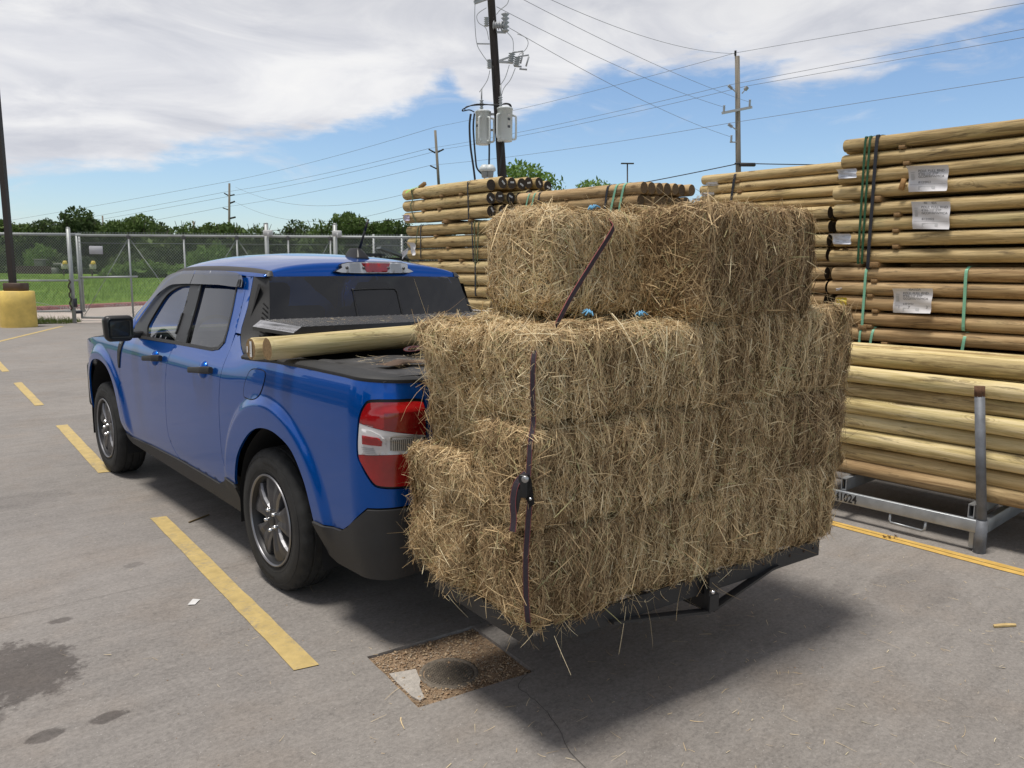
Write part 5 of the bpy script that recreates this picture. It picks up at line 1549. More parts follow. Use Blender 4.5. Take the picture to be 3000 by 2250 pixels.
sheet((XT-.028, -1.32, 2.342), (0, -1, -.045), (0, .03, 1), .275, .185, L3('8/12/2022'), 'printed white paper label on the third and fourth pole rows, its top corner curled', PAPER2, .012, .03)
sheet((XT-.026, -1.36, 2.075), (0, -1, -.05), (0, .06, 1), .262, .200, L3('8/12/2022')+[('40    404', -.35, .82, .024)], 'printed white paper label on the fifth and sixth pole rows', PAPER2, .012, .012)
sheet((XT-.026, -1.279, 1.445), (0, -1, .02), (0, 0, 1), .278, .185, L3('6/8/2022')+[('4041024', -.2, .82, .024), ('1', -.72, -.62, .03), ('7', -.2, -.66, .03), ('3', .72, -.62, .03)], 'printed white paper label on the brown poles, under a folded edge', PAPER2, .010, .02)
sheet((XT-.025, -1.28, .995), (0, -1, -.02), (0, 0, 1), .26, .09, [('40   4041024', -.35, .2, .024)], 'half hidden white label behind the fresh pole pile', PAPER2, .008, .03)
MINI = [('#.5,.1,g', -.75, .65, 0), ('#.35,.1,g', -.75, .35, 0), ('#.5,.08,g', -.75, .05, 0), ('#.4,.16,g', -.7, -.35, 0), ('#.3,.1,g', .1, .55, 0), ('#.4,.1,g', .1, -.3, 0)]
TAGM = M('bluish_white_tag', (.66, .68, .74), .6)
sheet((XT-.022, -.705, 2.430), (0, -1, -.01), (0, .08, 1), .148, .072, MINI, 'small white tag near the left end of the third pole row', TAGM, .006, .02, 'paper_tag', 'tag')
sheet((XT-.022, -.695, 1.920), (0, -1, -.03), (0, .12, 1), .150, .082, MINI, 'small white tag with curled corner on the seventh pole row', TAGM, .006, .035, 'paper_tag', 'tag')
sheet((XT-.022, -.728, 1.418), (0, -1, .03), (0, .06, 1), .085, .068, MINI, 'small yellow tag on a brown pole beside the hay', M('yellow_tag', (.68, .52, .05), .5), .004, .01, 'paper_tag', 'tag')
sheet((XT+.0, -.69, 1.522), (0, -1, .3), (0, .2, 1), .05, .018, [], 'narrow white sticker on the end of a brown pole', TAGM, .002, 0, 'paper_tag', 'tag')

for i in range(20):
    lay(V_BRN, XT+.80, -2.75, -.75, .16+i*.118, 'pole deep in the tall stack, hardly seen', 'poles deep in the tall stack')
    lay(V_BRN, XT+.90, -2.75, -.75, .22+i*.118, 'pole deep in the tall stack, hardly seen', 'poles deep in the tall stack')
# stack B: lower bundles left of the tall stack, mostly behind the hay
XB = 3.80
for i, z in enumerate((2.149, 2.032, 1.918, 1.805, 1.645, 1.535, 1.415, 1.29, 1.165, 1.04, .92, .80, .68, .55, .42, .30, .17)):
    for c_ in range(4 if i < 6 else 2):
        x = XB+.052+c_*.112; ye = -.50+rl.uniform(-.03, .03)
        lay(V_TAN if i < 4 else V_BRN, x, ye, ye+2.0, z, ('front pole with dark cut end, %s row of the lower stack behind the hay' if c_ == 0 else 'pole further in, %s row of the lower stack behind the hay') % ORD[i], 'poles of the lower stack behind the hay')
for i in range(18):
    lay(V_BRN, XB+.56, -.78, 1.22, .2+i*.116, 'pole deep in the lower stack, hardly seen', 'poles deep in the lower stack')
# stack A: pale thin poles behind, over the top of B
XA = 4.50
for i, z in enumerate((2.607, 2.505, 2.402, 2.300, 2.2)):
    for c_ in range(5 if i == 0 else 3):
        ye = (1.26, 1.28, 1.27, 1.26, 1.2)[i]+(0 if c_ == 0 else rl.uniform(-.05, .05))
        lay(V_PAL, XA+.048+c_*.10, ye-2.0, ye, z, ('front pale thin pole, %s row, stack above the right hay bale' if c_ == 0 else 'pale thin pole further in, %s row of the stack above the right hay bale') % ORD[i], 'poles of the pale thin stack')
for i in range(18):
    z = .15+i*.115
    lay(V_PAL, XA+.05, -.74, 1.26, z, 'pale pole low in the stack hidden by the hay', 'poles low in the pale thin stack')
front_band(XA, .856, 2.655, 2.25, .028, BAND_DK, 'grey band round the pale thin poles', .895)
for k_, (y, z) in enumerate(((.83, 2.556), (.80, 2.452))): batten(XA-.004, XA+.5, y, z, .05, .022, label='spacer under the %s row of pale thin poles' % ORD[k_], grp='spacers in the pale thin stack')
sheet((XA+.0, 1.17, 2.452), (0, -1, 0), (-.6, 0, .5), .16, .06, [], 'white slip at the end of the pale thin poles', TAGM, .004, .0, 'paper_tag', 'tag')
sheet((XA+.0, 1.12, 2.556), (0, -1, 0), (-.6, 0, .4), .13, .05, [], 'white slip between the top two rows of pale thin poles', TAGM, .004, .0, 'paper_tag', 'tag')
# stack M: medium posts, ends facing the street side
XM = 4.20
for i, (z, ye) in enumerate(((2.555, 1.83), (2.418, 1.87), (2.28, 1.86), (2.14, 1.85), (2.0, 1.85), (1.86, 1.85))):
    for c_ in range(7 if i < 2 else 3):
        yy = ye+(0 if c_ == 0 else rl.uniform(-.03, .03))
        zz_ = z+.005*c_
        o = lay(V_MID, XM+.066+c_*.152*.93, yy, yy+2.0, zz_, ('front post, %s row, medium stack with brown round ends' if c_ == 0 else '%s post in, %s row of the medium stack with brown ends') % ((ORD[i],) if c_ == 0 else (ORD[c_], ORD[i])), 'posts of the medium stack')
for i in range(12): lay(V_MID, XM+.07, 1.85, 3.85, .12+i*.145, 'medium post low in the stack hidden by the hay', 'posts low in the medium stack')
for k_ in range(3): lay(V_MID, XM+.75+k_*.14, 3.0-k_*.1, 5.0-k_*.1, 2.64, 'post lying loose across the back of the medium stack', 'loose posts on the medium stack')
for (ya, yb2, w_, mt, lb) in ((3.602, 3.68, .022, BAND_MINT, 'mint band at the far end of the medium stack, outer of two'), (3.499, 3.575, .022, BAND_MINT, 'mint band at the far end of the medium stack, inner of two'), (3.41, 3.44, .026, BAND_DK, 'dark band at the far end of the medium stack'), (2.294, 2.33, .030, BAND_DK, 'dark band at the near end of the medium stack'), (2.17, 2.236, .028, BAND_MINT, 'mint band at the near end of the medium stack, inner of two'), (2.056, 2.114, .028, BAND_MINT, 'mint band at the near end of the medium stack, outer of two')):
    front_band(XM, ya, 2.62, 2.30, w_, mt, lb, yb2, .3)
batten(XM-.003, XM+.9, 2.95, 2.487, .05, .012, label='thin spacer between the top rows of the medium stack')

# stack L: thick dark-ended posts at the left
XL = 4.20
TZ = [[2.778, 2.82, 2.825, 2.83, 2.862, 2.872, 2.835], [2.605, 2.632, 2.632, 2.645, 2.69, 2.70, 2.71], [2.435, 2.445, 2.46, 2.48, 2.51, 2.52, 2.53], [2.235, 2.24, 2.262, 2.28, 2.3, 2.3, 2.3], [2.055, 2.06, 2.08, 2.09, 2.1], [1.885, 1.89, 1.90, 1.91], [1.70, 1.71, 1.72], [1.53, 1.54, 1.55], [1.365, 1.37], [1.19, 1.20], [1.0, 1.0], [.83, .83], [.66, .66], [.48, .48], [.31, .31], [.13, .13]]
YR_ = [4.43, 4.43, 4.42, 4.345, 4.32, 4.315, 4.30, 4.295, 4.42, 4.36, 4.35, 4.35, 4.35, 4.35, 4.35, 4.35]
tagm = M('end_tag_white', (.68, .67, .64), .6)
for i, zs in enumerate(TZ):
    for c_, z in enumerate(zs):
        ye = YR_[i]+(0 if c_ == 0 else rl.uniform(-.035, .035))
        x = XL+.081+c_*.176
        lb = ('front thick post in the %s row of the far left pole stack' % ORD[i]) if c_ == 0 else ('thick post, %s one in, %s row of the far left pole stack' % (ORD[c_], ORD[i]))
        o = lay(V_BIG, x, ye, ye+2.0, z, lb, 'thick posts of the far left stack')
        if i < 7 and rl.random() < .93:
            a = rl.uniform(-1.0, .5); ca_, sa_ = math.cos(a), math.sin(a)
            mb = MB()
            c0 = np.array([x+rl.uniform(-.01, .015), ye-.004, z+rl.uniform(-.012, .02)])
            mb.box(c0, (.064, .0015, .024), np.array([[ca_, 0, -sa_], [0, 1, 0], [sa_, 0, ca_]]))
            t_ = tag(mk('end_tag', mb, tagm), ('white tag on the dark end of the %s post in, %s row, far left stack' % (ORD[c_], ORD[i])), 'tag', 'white tags on the dark post ends')
            mb = MB(); mb.text('SYP 7', c0+np.array([0, -.0013, 0])-np.array([-sa_, 0, ca_])*.006, (ca_, 0, sa_), (-sa_, 0, ca_), .015); mk('tag_print', mb, INK, t_)
for k_, (y, z) in enumerate(((5.9, 2.695), (5.45, 2.695), (5.0, 2.69), (5.5, 2.51), (5.9, 2.51), (5.4, 2.325), (4.8, 2.325), (5.6, 2.14), (5.3, 1.965), (5.5, 1.79), (5.0, 1.79))):
    batten(XL+.0, XL+.8, y, z, .06, .03, label='%s spacer block in the far left pole stack' % ORD[k_], grp='spacers in the far left pole stack')
batten(XL-.004, XL+1.1, 5.35, 2.335, .09, .05, label='long bearer under the top bundle of the far left pole stack')
for (ya, yb2, z1, z0_, w_, mt, lb) in ((4.827, 4.805, 2.865, 2.33, .024, BAND_DK, 'dark band near the right end of the top bundle, far left stack'), (6.01, 6.08, 2.32, 1.98, .020, BAND_OLIVE, 'olive band at the left end of the second bundle, far left stack'), (5.943, 5.951, 2.32, 1.82, .022, BAND_DK, 'dark band at the left end of the second bundle, far left stack'), (4.738, 4.70, 2.32, 1.76, .020, BAND_DK, 'outer dark band on the right of the second bundle, far left stack'), (4.682, 4.647, 2.32, 1.45, .018, BAND_OLIVE, 'middle olive band on the right of the second bundle, far left stack'), (4.593, 4.614, 2.32, 1.76, .018, BAND_OLIVE, 'inner olive band on the right of the second bundle, far left stack'), (4.659, 4.658, 1.78, 1.30, .026, BAND_DK, 'dark band on the third bundle, far left stack, by the cab roof')):
    front_band(XL, ya, z1, z0_, w_, mt, lb, yb2, .4)
band([(XL+.15, 6.19, 2.87), (XL+.0, 6.18, 2.84), (XL-.01, 6.13, 2.70), (XL-.03, 6.16, 2.60), (XL-.012, 6.12, 2.45), (XL-.01, 6.05, 2.34)], .022, BAND_OLIVE, 'frayed green band dangling at the left end of the top post bundle')
band([(XL+.10, 6.12, 2.885), (XL-.01, 6.16, 2.84), (XL-.05, 6.26, 2.79)], .04, M('lime_band', (.36, .62, .12), .5), 'bright lime band end at the top left of the far left stack')
mb = MB(); mb.rbox((XL+.12, 6.07, 2.895), (.05, .16, .05), .006, 1, np.array([[1, 0, 0], [0, math.cos(-.35), -math.sin(-.35)], [0, math.sin(-.35), math.cos(-.35)]])); tag(mk('wood_wedge', mb, BATTEN), 'small wedge of wood on top of the far left stack', 'wood block')
sheet((XL-.02, 6.28, 2.425), (0, -1, .0), (0, .1, 1), .15, .085, MINI, 'lilac tag at the left end of the third thick post row', M('lilac_tag', (.58, .52, .66), .6), .006, .02, 'paper_tag', 'tag')
sheet((XL-.03, 6.32, 1.895), (0, -1, .55), (0, -.3, 1), .17, .10, MINI, 'white tag flapping at the left end of the thick posts', TAGM, .008, .03, 'paper_tag', 'tag')
sheet((XL-.035, 6.10, 1.965), (0, -1, -.1), (0, .15, 1), .13, .19, [], 'rolled white paper sheet hanging from the thick posts above the cab', PAPER2, .02, .05)

# ------------------------------------------------------------------ steel cradle with the loose pile
GALV = M('galvanised_steel', (.36, .38, .40), .42, metal=.55, var=.22, vscale=9, bump=.06, bscale=80, rvar=.1)
GALVD = M('dull_post_steel', (.17, .18, .20), .6, metal=.3, var=.25, vscale=14, bump=.1, bscale=60)
RUST = M('rusty_cap', (.13, .065, .035), .9, var=.5, vscale=30, bump=.5, bscale=90)
cr = thing('steel_cradle', (3.0, -1.4, 0), 'galvanised steel cradle standing behind the double yellow line, loaded with fresh poles', 'steel cradle')
y0, y1 = -2.21, -.45
mb = MB(); mb.rbox((2.515, (y0+y1)/2, .158), (.03, y1-y0, .078), .006, 2); fr_ = mk('front_rail', mb, GALV, cr)
mb = MB(); mb.text('4041024', (2.4985, -1.385, .130), (0, -1, 0), (0, 0, 1), .080, sx=.74, bold=.022); mk('stencilled_number', mb, M('stencil_black', (.012, .012, .013), .7), fr_)
mb = MB(); mb.rbox((3.50, (y0+y1)/2, .158), (.03, y1-y0, .078), .006, 2); mk('rear_rail', mb, GALV, cr)
for y in (-2.215, -.45):
    mb = MB(); mb.rbox((3.02, y, .145), (.96, .04, .09), .006, 2); mk('end_rail', mb, GALV, cr)
for y in (-1.385, -2.165, -.62):
    mb = MB()
    for dx in (0,):
        w_, h_, th = .036, .085, .006
        mb.box((3.01, y, .240+h_/2-th/2), (.98, w_, th)); mb.box((3.01, y, .200+th/2), (.98, w_, th)); mb.box((3.01, y-w_/2+th/2, .24), (.979, th, h_-th*2-.002)); mb.box((3.01, y+w_/2-th/2, .24), (.979, th, h_-th*2-.002))
    mk('cross_tube', mb, GALV, cr)
mb = MB(); p_ = [(2.515, -1.705, .125), (2.508, -1.705, .075), (2.506, -1.715, .060), (2.506, -1.905, .055), (2.508, -1.92, .07), (2.515, -1.922, .125)]
mb.tube(p_, .0085, 8); mk('lifting_loop', mb, GALV, cr)
for (x, y, nm, tilt) in ((2.525, -2.225, 'near', .03), (3.50, -2.225, 'nearback', 0), (2.525, -.46, 'far', 0), (3.47, -.80, 'farback', 0)):
    mb = MB(); mb.tube([(x, y, 0.0), (x, y, .20)], .034, 18); mk('post_socket', mb, GALVD, cr)
    mb = MB(); mb.tube([(x, y, .19), (x+tilt*.2, y+tilt*2.6, .955)], .0275, 18); po = mk('corner_post', mb, GALVD, cr)
    mb = MB(); mb.tube([(x+tilt*.2, y+tilt*2.55, .935), (x+tilt*.2, y+tilt*2.7, .995)], .0285, 14); mk('post_cap', mb, RUST, po)
mb = MB(); mb.box((2.53, -2.19, .07), (.03, .045, .10)); mk('foot_channel', mb, GALV, cr)
CR = [(2.665, .335, .0), (2.685, .437, .9), (2.655, .545, 1.0), (2.675, .652, 1.0), (2.650, .757, 1.05), (2.690, .862, .85), (2.655, .970, 1.1), (2.76, 1.065, 1.0), (2.70, .905, .8)]
nm = ['lowest brown', 'second lowest olive', 'third lowest thick', 'fourth lowest streaked', 'fifth lowest bright', 'sixth lowest green-tinged', 'seventh lowest knotty']
V_BR2 = [log_mesh('brown_pole', 2.0, .053, 71, [WOOD_BROWN, END_DARK], 22)]
for k_, (x, z, s_) in enumerate(CR[:7]):
    tl = rl.uniform(-.012, .012)
    me = (V_BR2 if k_ == 0 else V_CRD)[0 if k_ == 0 else (k_ % len(V_CRD))]
    yo = (-1.95, -1.50, -1.9, -2.05, -1.85, -2.0, -1.8)[k_]
    pole(me, (x+tl, yo+1.0, z+.008), (x-tl, yo-1.0, z-.008), rl.uniform(0, 6.28), '%s pole at the front of the loose pile in the steel cradle' % nm[k_], 'wooden pole', 'loose poles in the steel cradle')
for k_ in range(7):
    x = 2.775+k_*.112; z = 1.062+rl.uniform(-.012, .014)
    pole(V_CRD[rl.randrange(6)], (x, -.95, z), (x+rl.uniform(-.01, .01), -2.95, z), rl.uniform(0, 6.28), '%s pole back on top of the loose pile in the steel cradle' % ORD[k_], 'wooden pole', 'loose poles in the steel cradle')
for i in range(6):
    for k_ in range(6):
        x = 2.79+k_*.112; z = .34+i*.112
        if z > .99: continue
        pole(V_CRD[rl.randrange(6)], (x, -.95+rl.uniform(-.1, .1), z), (x, -2.95, z), rl.uniform(0, 6.28), 'fresh pole inside the loose pile in the steel cradle', 'wooden pole', 'poles inside the loose pile')

# ================================================================== fence, gate, light pole
GATEM = M('galvanised_gate', (.36, .38, .38), .5, metal=.3, var=.15, vscale=3)
WIREM = M('chain_link_wire', (.30, .32, .32), .5, metal=.35)
def cl_mesh(l0, l1, D, z0, z1, step=.085, w=.0042):
    """chain link: two sets of slanting wires, real wires in the plane D"""
    mb = MB(); h = z1-z0
    V = []; F = []
    for s_ in (1, -1):
        dd = .012*s_*.5
        a = np.arange(l0-h, l1+h, step)
        for x in a:
            x0, x1 = x, x+h*.95*s_
            za, zb = z0, z1
            if x1 == x0: continue
            # clip to the panel
            def cl(xx): return z0+(xx-x0)/(x1-x0)*h
            lo, hi = (x0, x1) if s_ > 0 else (x1, x0)
            if hi < l0 or lo > l1: continue
            pa = (x0, z0); pb = (x1, z1)
            if pa[0] < l0: pa = (l0, cl(l0))
            if pa[0] > l1: pa = (l1, cl(l1))
            if pb[0] < l0: pb = (l0, cl(l0))
            if pb[0] > l1: pb = (l1, cl(l1))
            k = len(V)
            nx, nz = -(pb[1]-pa[1]), pb[0]-pa[0]; L = math.hypot(nx, nz)
            if L < .02: continue
            nx, nz = nx/L*w, nz/L*w
            for p in (pa, pb):
                V += [yd(p[0]+nx, D+dd-.002, p[1]+nz), yd(p[0]-nx, D+dd-.002, p[1]-nz), yd(p[0], D+dd+.004, p[1])]
            F += [(k, k+1, k+4, k+3), (k+1, k+2, k+5, k+4), (k+2, k, k+3, k+5)]
    mb.add(np.array(V), F, True)
    return mb
DG = 23.4
gt = thing('chain_link_gate', yd(-8, DG), 'long sliding chain-link gate between tall posts behind the cab', 'gate')
def tb_(a, b, r, par, nm, D=DG, k=10):
    mb = MB(); mb.tube([yd(a[0], D, a[1]), yd(b[0], D, b[1])], r, k); return mk(nm, mb, GATEM, par)
zt, zm, zb_g = 2.60, 1.36, .17
tb_((-12.95, zt), (4.0, zt+.03), .036, gt, 'top_rail')
tb_((-12.95, zb_g), (4.0, zb_g), .035, gt, 'bottom_rail')
tb_((-12.95, zm), (-11.2, zm+.04), .030, gt, 'middle_rail')
tb_((-12.93, zb_g), (-12.93, zt), .035, gt, 'upright')
for i, px in enumerate((391, 550, 703, 851, 973)):
    la_ = (px-1500)/2278*DG*1.0
    tb_((la_, zb_g), (la_, zt), .028, gt, 'upright')
    mb = MB(); mb.rbox(yd(la_, DG, zt-.03), (.11, .11, .13), .02, 1); mk('rail_bracket', mb, M('dark_bracket', (.12, .12, .12), .6, metal=.4) if i == 0 else bpy.data.materials['dark_bracket'], gt)
ups = [-12.93]+[(px-1500)/2278*DG for px in (391, 550, 703, 851, 973)]+[-3.3, -1.0, 1.5, 4.0]
for i in range(len(ups)-1):
    if i < 6:
        mb = MB(); 
        if i % 2 == 0: mb.tube([yd(ups[i]+.03, DG+.02, zb_g), yd(ups[i+1]-.03, DG+.02, zt-.1)], .008, 6)
        else: mb.tube([yd(ups[i]+.03, DG+.02, zt-.1), yd(ups[i+1]-.03, DG+.02, zb_g)], .008, 6)
        mk('brace_rod', mb, GATEM, gt)
        mb = MB(); mb.tube([yd(ups[i], DG+.02, zt-.22), yd(ups[i+1], DG+.02, zt-.22)], .008, 6); mk('tension_wire', mb, GATEM, gt)
mk('chain_link', cl_mesh(-12.9, 4.0, DG+.03, zb_g, zt+.10), WIREM, gt)['kind'] = 'stuff'
def post(la_, D, h, r, label, nm='gate_post', cat='gate post', lean=0.0):
    mb = MB(); r *= .68; mb.tube([yd(la_, D, -.05), yd(la_+lean, D, h)], r, 16); mb.lathe([(r, 0), (r*1.05, .0), (r*.7, .03), (.001, .04)], 16, c=yd(la_+lean, D, h))
    return tag(mk(nm, mb, GATEM), label, cat)
gp = post(-13.14, DG-.05, 2.80, .085, 'tall galvanised gate post right of the yellow pole base')
mb = MB(); mb.rbox(yd(-13.02, DG-.16, .62), (.10, .06, .26), .01, 1); mb.rbox(yd(-12.93, DG-.16, .34), (.17, .05, .09), .01, 1); tag(mk('padlock_box', mb, M('dark_lock', (.03, .03, .04), .4)), 'dark lock and latch box hanging on the gate post', 'lock')
mb = MB(); r = np.random.default_rng(5)
p_ = [yd(-13.16+.035*math.sin(i*1.7), DG-.16, 1.30-.07*i) for i in range(14)]; mb.tube(p_, .022, 6); tag(mk('lock_chain', mb, M('rusty_chain', (.06, .045, .035), .8)), 'rusty chain wound down the tall gate post', 'chain')
post(-7.27, DG-.1, 2.97, .09, 'thick gate post with a white roller box, above the cab roof')
post(-5.25, DG-.1, 2.97, .09, 'thick gate post with a white roller box, by the roof aerial')
for la_ in (-7.27, -5.25):
    mb = MB(); mb.rbox(yd(la_+.09, DG-.24, 2.70), (.27, .10, .17), .02, 1, YR); mb.rbox(yd(la_+.12, DG-.30, 2.65), (.05, .05, .12), .01, 1, YR)
    tag(mk('roller_box', mb, M('white_box_paint', (.50, .50, .50), .5)), 'white gate roller box on the %s thick post' % ('left' if la_ < -6 else 'right'), 'roller box')
# fence running on to the right, and the left leaf
fn_ = thing('chain_link_fence', yd(3, 25.2), 'chain-link fence running on behind the pole stacks at the right', 'fence')
for i, la_ in enumerate((-4.45, -3.55, -1.5, 1.0, 3.5, 6.0, 8.5, 11.0)):
    mb = MB(); mb.tube([yd(la_, 25.2, -.05), yd(la_, 25.2, 2.78)], .04, 12); mk('fence_post', mb, GATEM, fn_)
mb = MB(); mb.tube([yd(-4.5, 25.2, 2.66), yd(11, 25.2, 2.66)], .03, 8); mk('top_rail', mb, GATEM, fn_)
mk('chain_link', cl_mesh(-4.5, 11, 25.22, .05, 2.72), WIREM, fn_)['kind'] = 'stuff'
lf_ = thing('chain_link_leaf', yd(-16.5, 24.3), 'chain-link leaf left of the gate post, behind the yellow pole base', 'fence')
DL = 24.3
for (a, b, r_, nm_) in (((-21, 2.66), (-13.3, 2.66), .042, 'top_rail'), ((-21, 1.18), (-13.3, 1.26), .03, 'middle_rail'), ((-21, .17), (-13.3, .32), .03, 'bottom_rail'), ((-13.35, .3), (-13.35, 2.66), .03, 'upright'), ((-17.9, .22), (-17.9, 2.66), .03, 'upright')):
    tb_(a, b, r_, lf_, nm_, DL)
mb = MB(); mb.tube([yd(-17.8, DL, 1.2), yd(-13.5, DL, .05+.25)], .009, 6); mk('brace_rod', mb, GATEM, lf_)
mk('chain_link', cl_mesh(-21, -13.35, DL+.03, .25, 2.72), WIREM, lf_)['kind'] = 'stuff'
mb = MB(); mb.rbox(yd(-12.35, DG-.06, 2.17), (.40, .01, .24), .003, 1, YR); sg_ = tag(mk('gate_sign', mb, M('grey_sign', (.46, .46, .49), .5, var=.06, vscale=3)), 'blank grey metal plate wired to the gate beside its post', 'sign')

# light pole on its yellow base
lp = thing('light_pole', yd(-13.72, 21.75), 'dark square light pole on a round yellow concrete base by the gate', 'light pole')
YEL = M('yellow_base_paint', (.70, .50, .13), .6, var=.16, vscale=3.5, bump=.12, bscale=30)
mb = MB(); mb.lathe([(0.0, 1.0), (.40, 1.0), (.44, .985), (.445, .6), (.452, .0), (.452, -.05)], 40, c=yd(-13.80, 21.75)); mk('concrete_base', mb, YEL, lp)
BRZ = M('dark_bronze_steel', (.045, .036, .032), .5, metal=.3)
mb = MB(); mb.bar(yd(-13.88, 21.75, 1.0), yd(-13.92, 21.75, 9.0), .14, .14, up=(HD[0], HD[1], 0)); mk('shaft', mb, BRZ, lp)
mb = MB(); mb.rbox(yd(-13.66, 21.75, 1.11), (.62, .62, .23), .02, 1, YR) if False else mb.rbox(yd(-13.80, 21.75, 1.11), (.50, .40, .22), .02, 1, YR); mk('base_cover', mb, M('brown_cover', (.075, .045, .032), .6, var=.2, vscale=5), lp)

# kerb with its lettering
KERB = M('red_kerb_paint', (.36, .15, .14), .8, var=.35, vscale=6, bump=.2, bscale=40)
Ds = np.linspace(23.0, 60, 60)
mb = MB(); G = []
for d in Ds:
    x = kerbx(d); G.append([yd(x+.02, d, -.02), yd(x, d, .13), yd(x-.03, d, .16), yd(x-.20, d, .165), yd(x-.21, d, .1)])
mb.grid(np.array(G)); kb = tag(mk('red_kerb', mb, KERB, loc=yd(-17.5, 33)), 'faded red fire-lane kerb along the grass beyond the gate', 'kerb')
mb = MB(); WH = M('white_stencil', (.62, .58, .55), .8)
def ktext(txt, dmid, size):
    d0 = dmid
    x = kerbx(d0); t2 = np.array([kerbx(d0+.5)-kerbx(d0-.5), 1.0]); t2 /= np.linalg.norm(t2)
    tv = t2[0]*HR+t2[1]*HD; a = yd(x+.025, d0, .015)
    mb.text(txt, a, (tv[0], tv[1], 0), (0, 0, 1), size, sx=2.1)
ktext('FIRE LANE', 31.6, .15); ktext('NO PARKING', 33.9, .15)
mk('kerb_lettering', mb, WH, kb)

# ------------------------------------------------------------------ foliage
def m_leaf(name, a, b, c):
    m = bpy.data.materials.new(name); m.use_nodes = True
    t = NT(m.node_tree)
    f = t('ShaderNodeAttribute', attribute_name='tone').outputs['Fac']
    col = t.ramp(f, [(.0, a), (.5, b), (1.0, c)])
    p = t('ShaderNodeBsdfPrincipled', {'Base Color': col, 'Roughness': .7, 'Specular IOR Level': .25})
    tr = t('ShaderNodeBsdfTranslucent', {'Color': col})
    mx = t('ShaderNodeMixShader', {0: .25, 1: p.outputs[0], 2: tr.outputs[0]})
    t('ShaderNodeOutputMaterial', {'Surface': mx.outputs[0]})
    return m
LEAF_DK = m_leaf('dark_foliage', (.045, .068, .026), (.080, .122, .040), (.15, .20, .070))
LEAF_MD = m_leaf('mid_foliage', (.062, .10, .028), (.115, .175, .048), (.20, .26, .085))
LEAF_LT = m_leaf('light_foliage', (.08, .15, .028), (.14, .24, .05), (.23, .33, .09))
BARK = M('bark', (.07, .055, .042), .9, var=.3, vscale=8, bump=.4, bscale=20)
def leaves_mesh(name, blobs, count, size, seed, mat, flat=.0):
    """leaf clumps spread through several uneven blobs: (centre, radii)"""
    r = np.random.default_rng(seed)
    wv = np.array([b[1][0]*b[1][1]*b[1][2] for b in blobs])**.7; wv /= wv.sum()
    ks = r.multinomial(count, wv)
    P = []; Tn = []
    for (c, rad), k in zip(blobs, ks):
        d = r.normal(size=(k, 3)); d /= np.linalg.norm(d, axis=1)[:, None]
        rr = r.uniform(.35, 1.0, k)**.45
        wob = 1+.28*snoise(d*1.0+seed, seed, 3.2)
        p = np.array(c)+d*np.array(rad)*(rr*wob)[:, None]
        P.append(p); Tn.append(.42+.30*snoise(p, seed+9, 1.3)+r.normal(0, .15, k))
    P = np.vstack(P); Tn = np.clip(np.concatenate(Tn), 0, 1)
    gap = snoise(P, seed+4, 1.9) > -.62
    P = P[gap]; Tn = Tn[gap]; k = len(P)
    n0 = r.normal(size=(k, 3)); n0[:, 2] += .5; n0 /= np.linalg.norm(n0, axis=1)[:, None]
    u = np.cross(n0, r.normal(size=(k, 3))); u /= np.linalg.norm(u, axis=1)[:, None]; v = np.cross(n0, u)
    s_ = size*r.lognormal(0, .35, k)[:, None]
    V = np.stack([P-u*s_, P+v*s_*.45-u*s_*.1, P+u*s_, P-v*s_*.45+u*s_*.1], 1).reshape(-1, 3)
    F = np.arange(4*k).reshape(k, 4)
    me = bpy.data.meshes.new(name)
    me.vertices.add(len(V)); me.vertices.foreach_set('co', V.ravel())
    me.loops.add(F.size); me.loops.foreach_set('vertex_index', F.ravel().astype(np.int32))
    me.polygons.add(k); me.polygons.foreach_set('loop_start', np.arange(0, F.size, 4, dtype=np.int32)); me.polygons.foreach_set('loop_total', np.full(k, 4, np.int32))
    a = me.attributes.new('tone', 'FLOAT', 'POINT'); a.data.foreach_set('value', np.repeat(Tn, 4).astype(np.float32))
    me.materials.append(mat); me.update(calc_edges=True)
    return me
def trunk_mesh(name, h, r0, seed, forks=5, spread=1.4):
    r = np.random.default_rng(seed); mb = MB()
    mb.tube(curve([(0, 0, -.3), (.05, .02, h*.25), (r.normal(0, .1), r.normal(0, .1), h*.55)], 4), np.linspace(r0, r0*.6, 9), 8)
    for i in range(forks):
        a = i*2*PI/forks+r.uniform(-.4, .4); L = r.uniform(.7, 1.1)*spread
        mb.tube(curve([(0, 0, h*(.38+.05*i/forks)), (math.cos(a)*L*.5, math.sin(a)*L*.5, h*.62), (math.cos(a)*L, math.sin(a)*L, h*.88)], 3), np.linspace(r0*.5, r0*.12, 7), 6)
    return mesh_from(name, mb, [BARK])
def tree_kind(seed, h, w, mat, count, size, lowfrac=.05, tufts=9):
    r = np.random.default_rng(seed); bl = []
    for i in range(tufts):
        z = h*r.uniform(lowfrac+.15, .82); q = w*(1-.55*abs(z/h-.45))
        a = r.uniform(0, 2*PI); d = q*r.uniform(.1, .62)
        rad = w*r.uniform(.26, .48)
        bl.append(((math.cos(a)*d, math.sin(a)*d, z), (rad, rad, rad*r.uniform(.55, .9))))
    bl.append(((0, 0, h*.5), (w*.6, w*.6, h*.36)))
    bl.append(((0, 0, h*.2), (w*.75, w*.75, h*.24)))
    return leaves_mesh('crown', bl, count, size, seed, mat), trunk_mesh('trunk', h, .16, seed)
def plant(kind, loc, sc, rz, label, cat='tree', group=None, name='tree'):
    o = thing(name, loc, label, cat, group)
    o.rotation_euler = (0, 0, rz); o.scale = (sc[0], sc[0], sc[1])
    for me, nm_ in zip(kind, ('crown', 'trunk')):
        if me is None: continue
        c_ = bpy.data.objects.new(nm_, me); COL.objects.link(c_); c_.parent = o
    return o
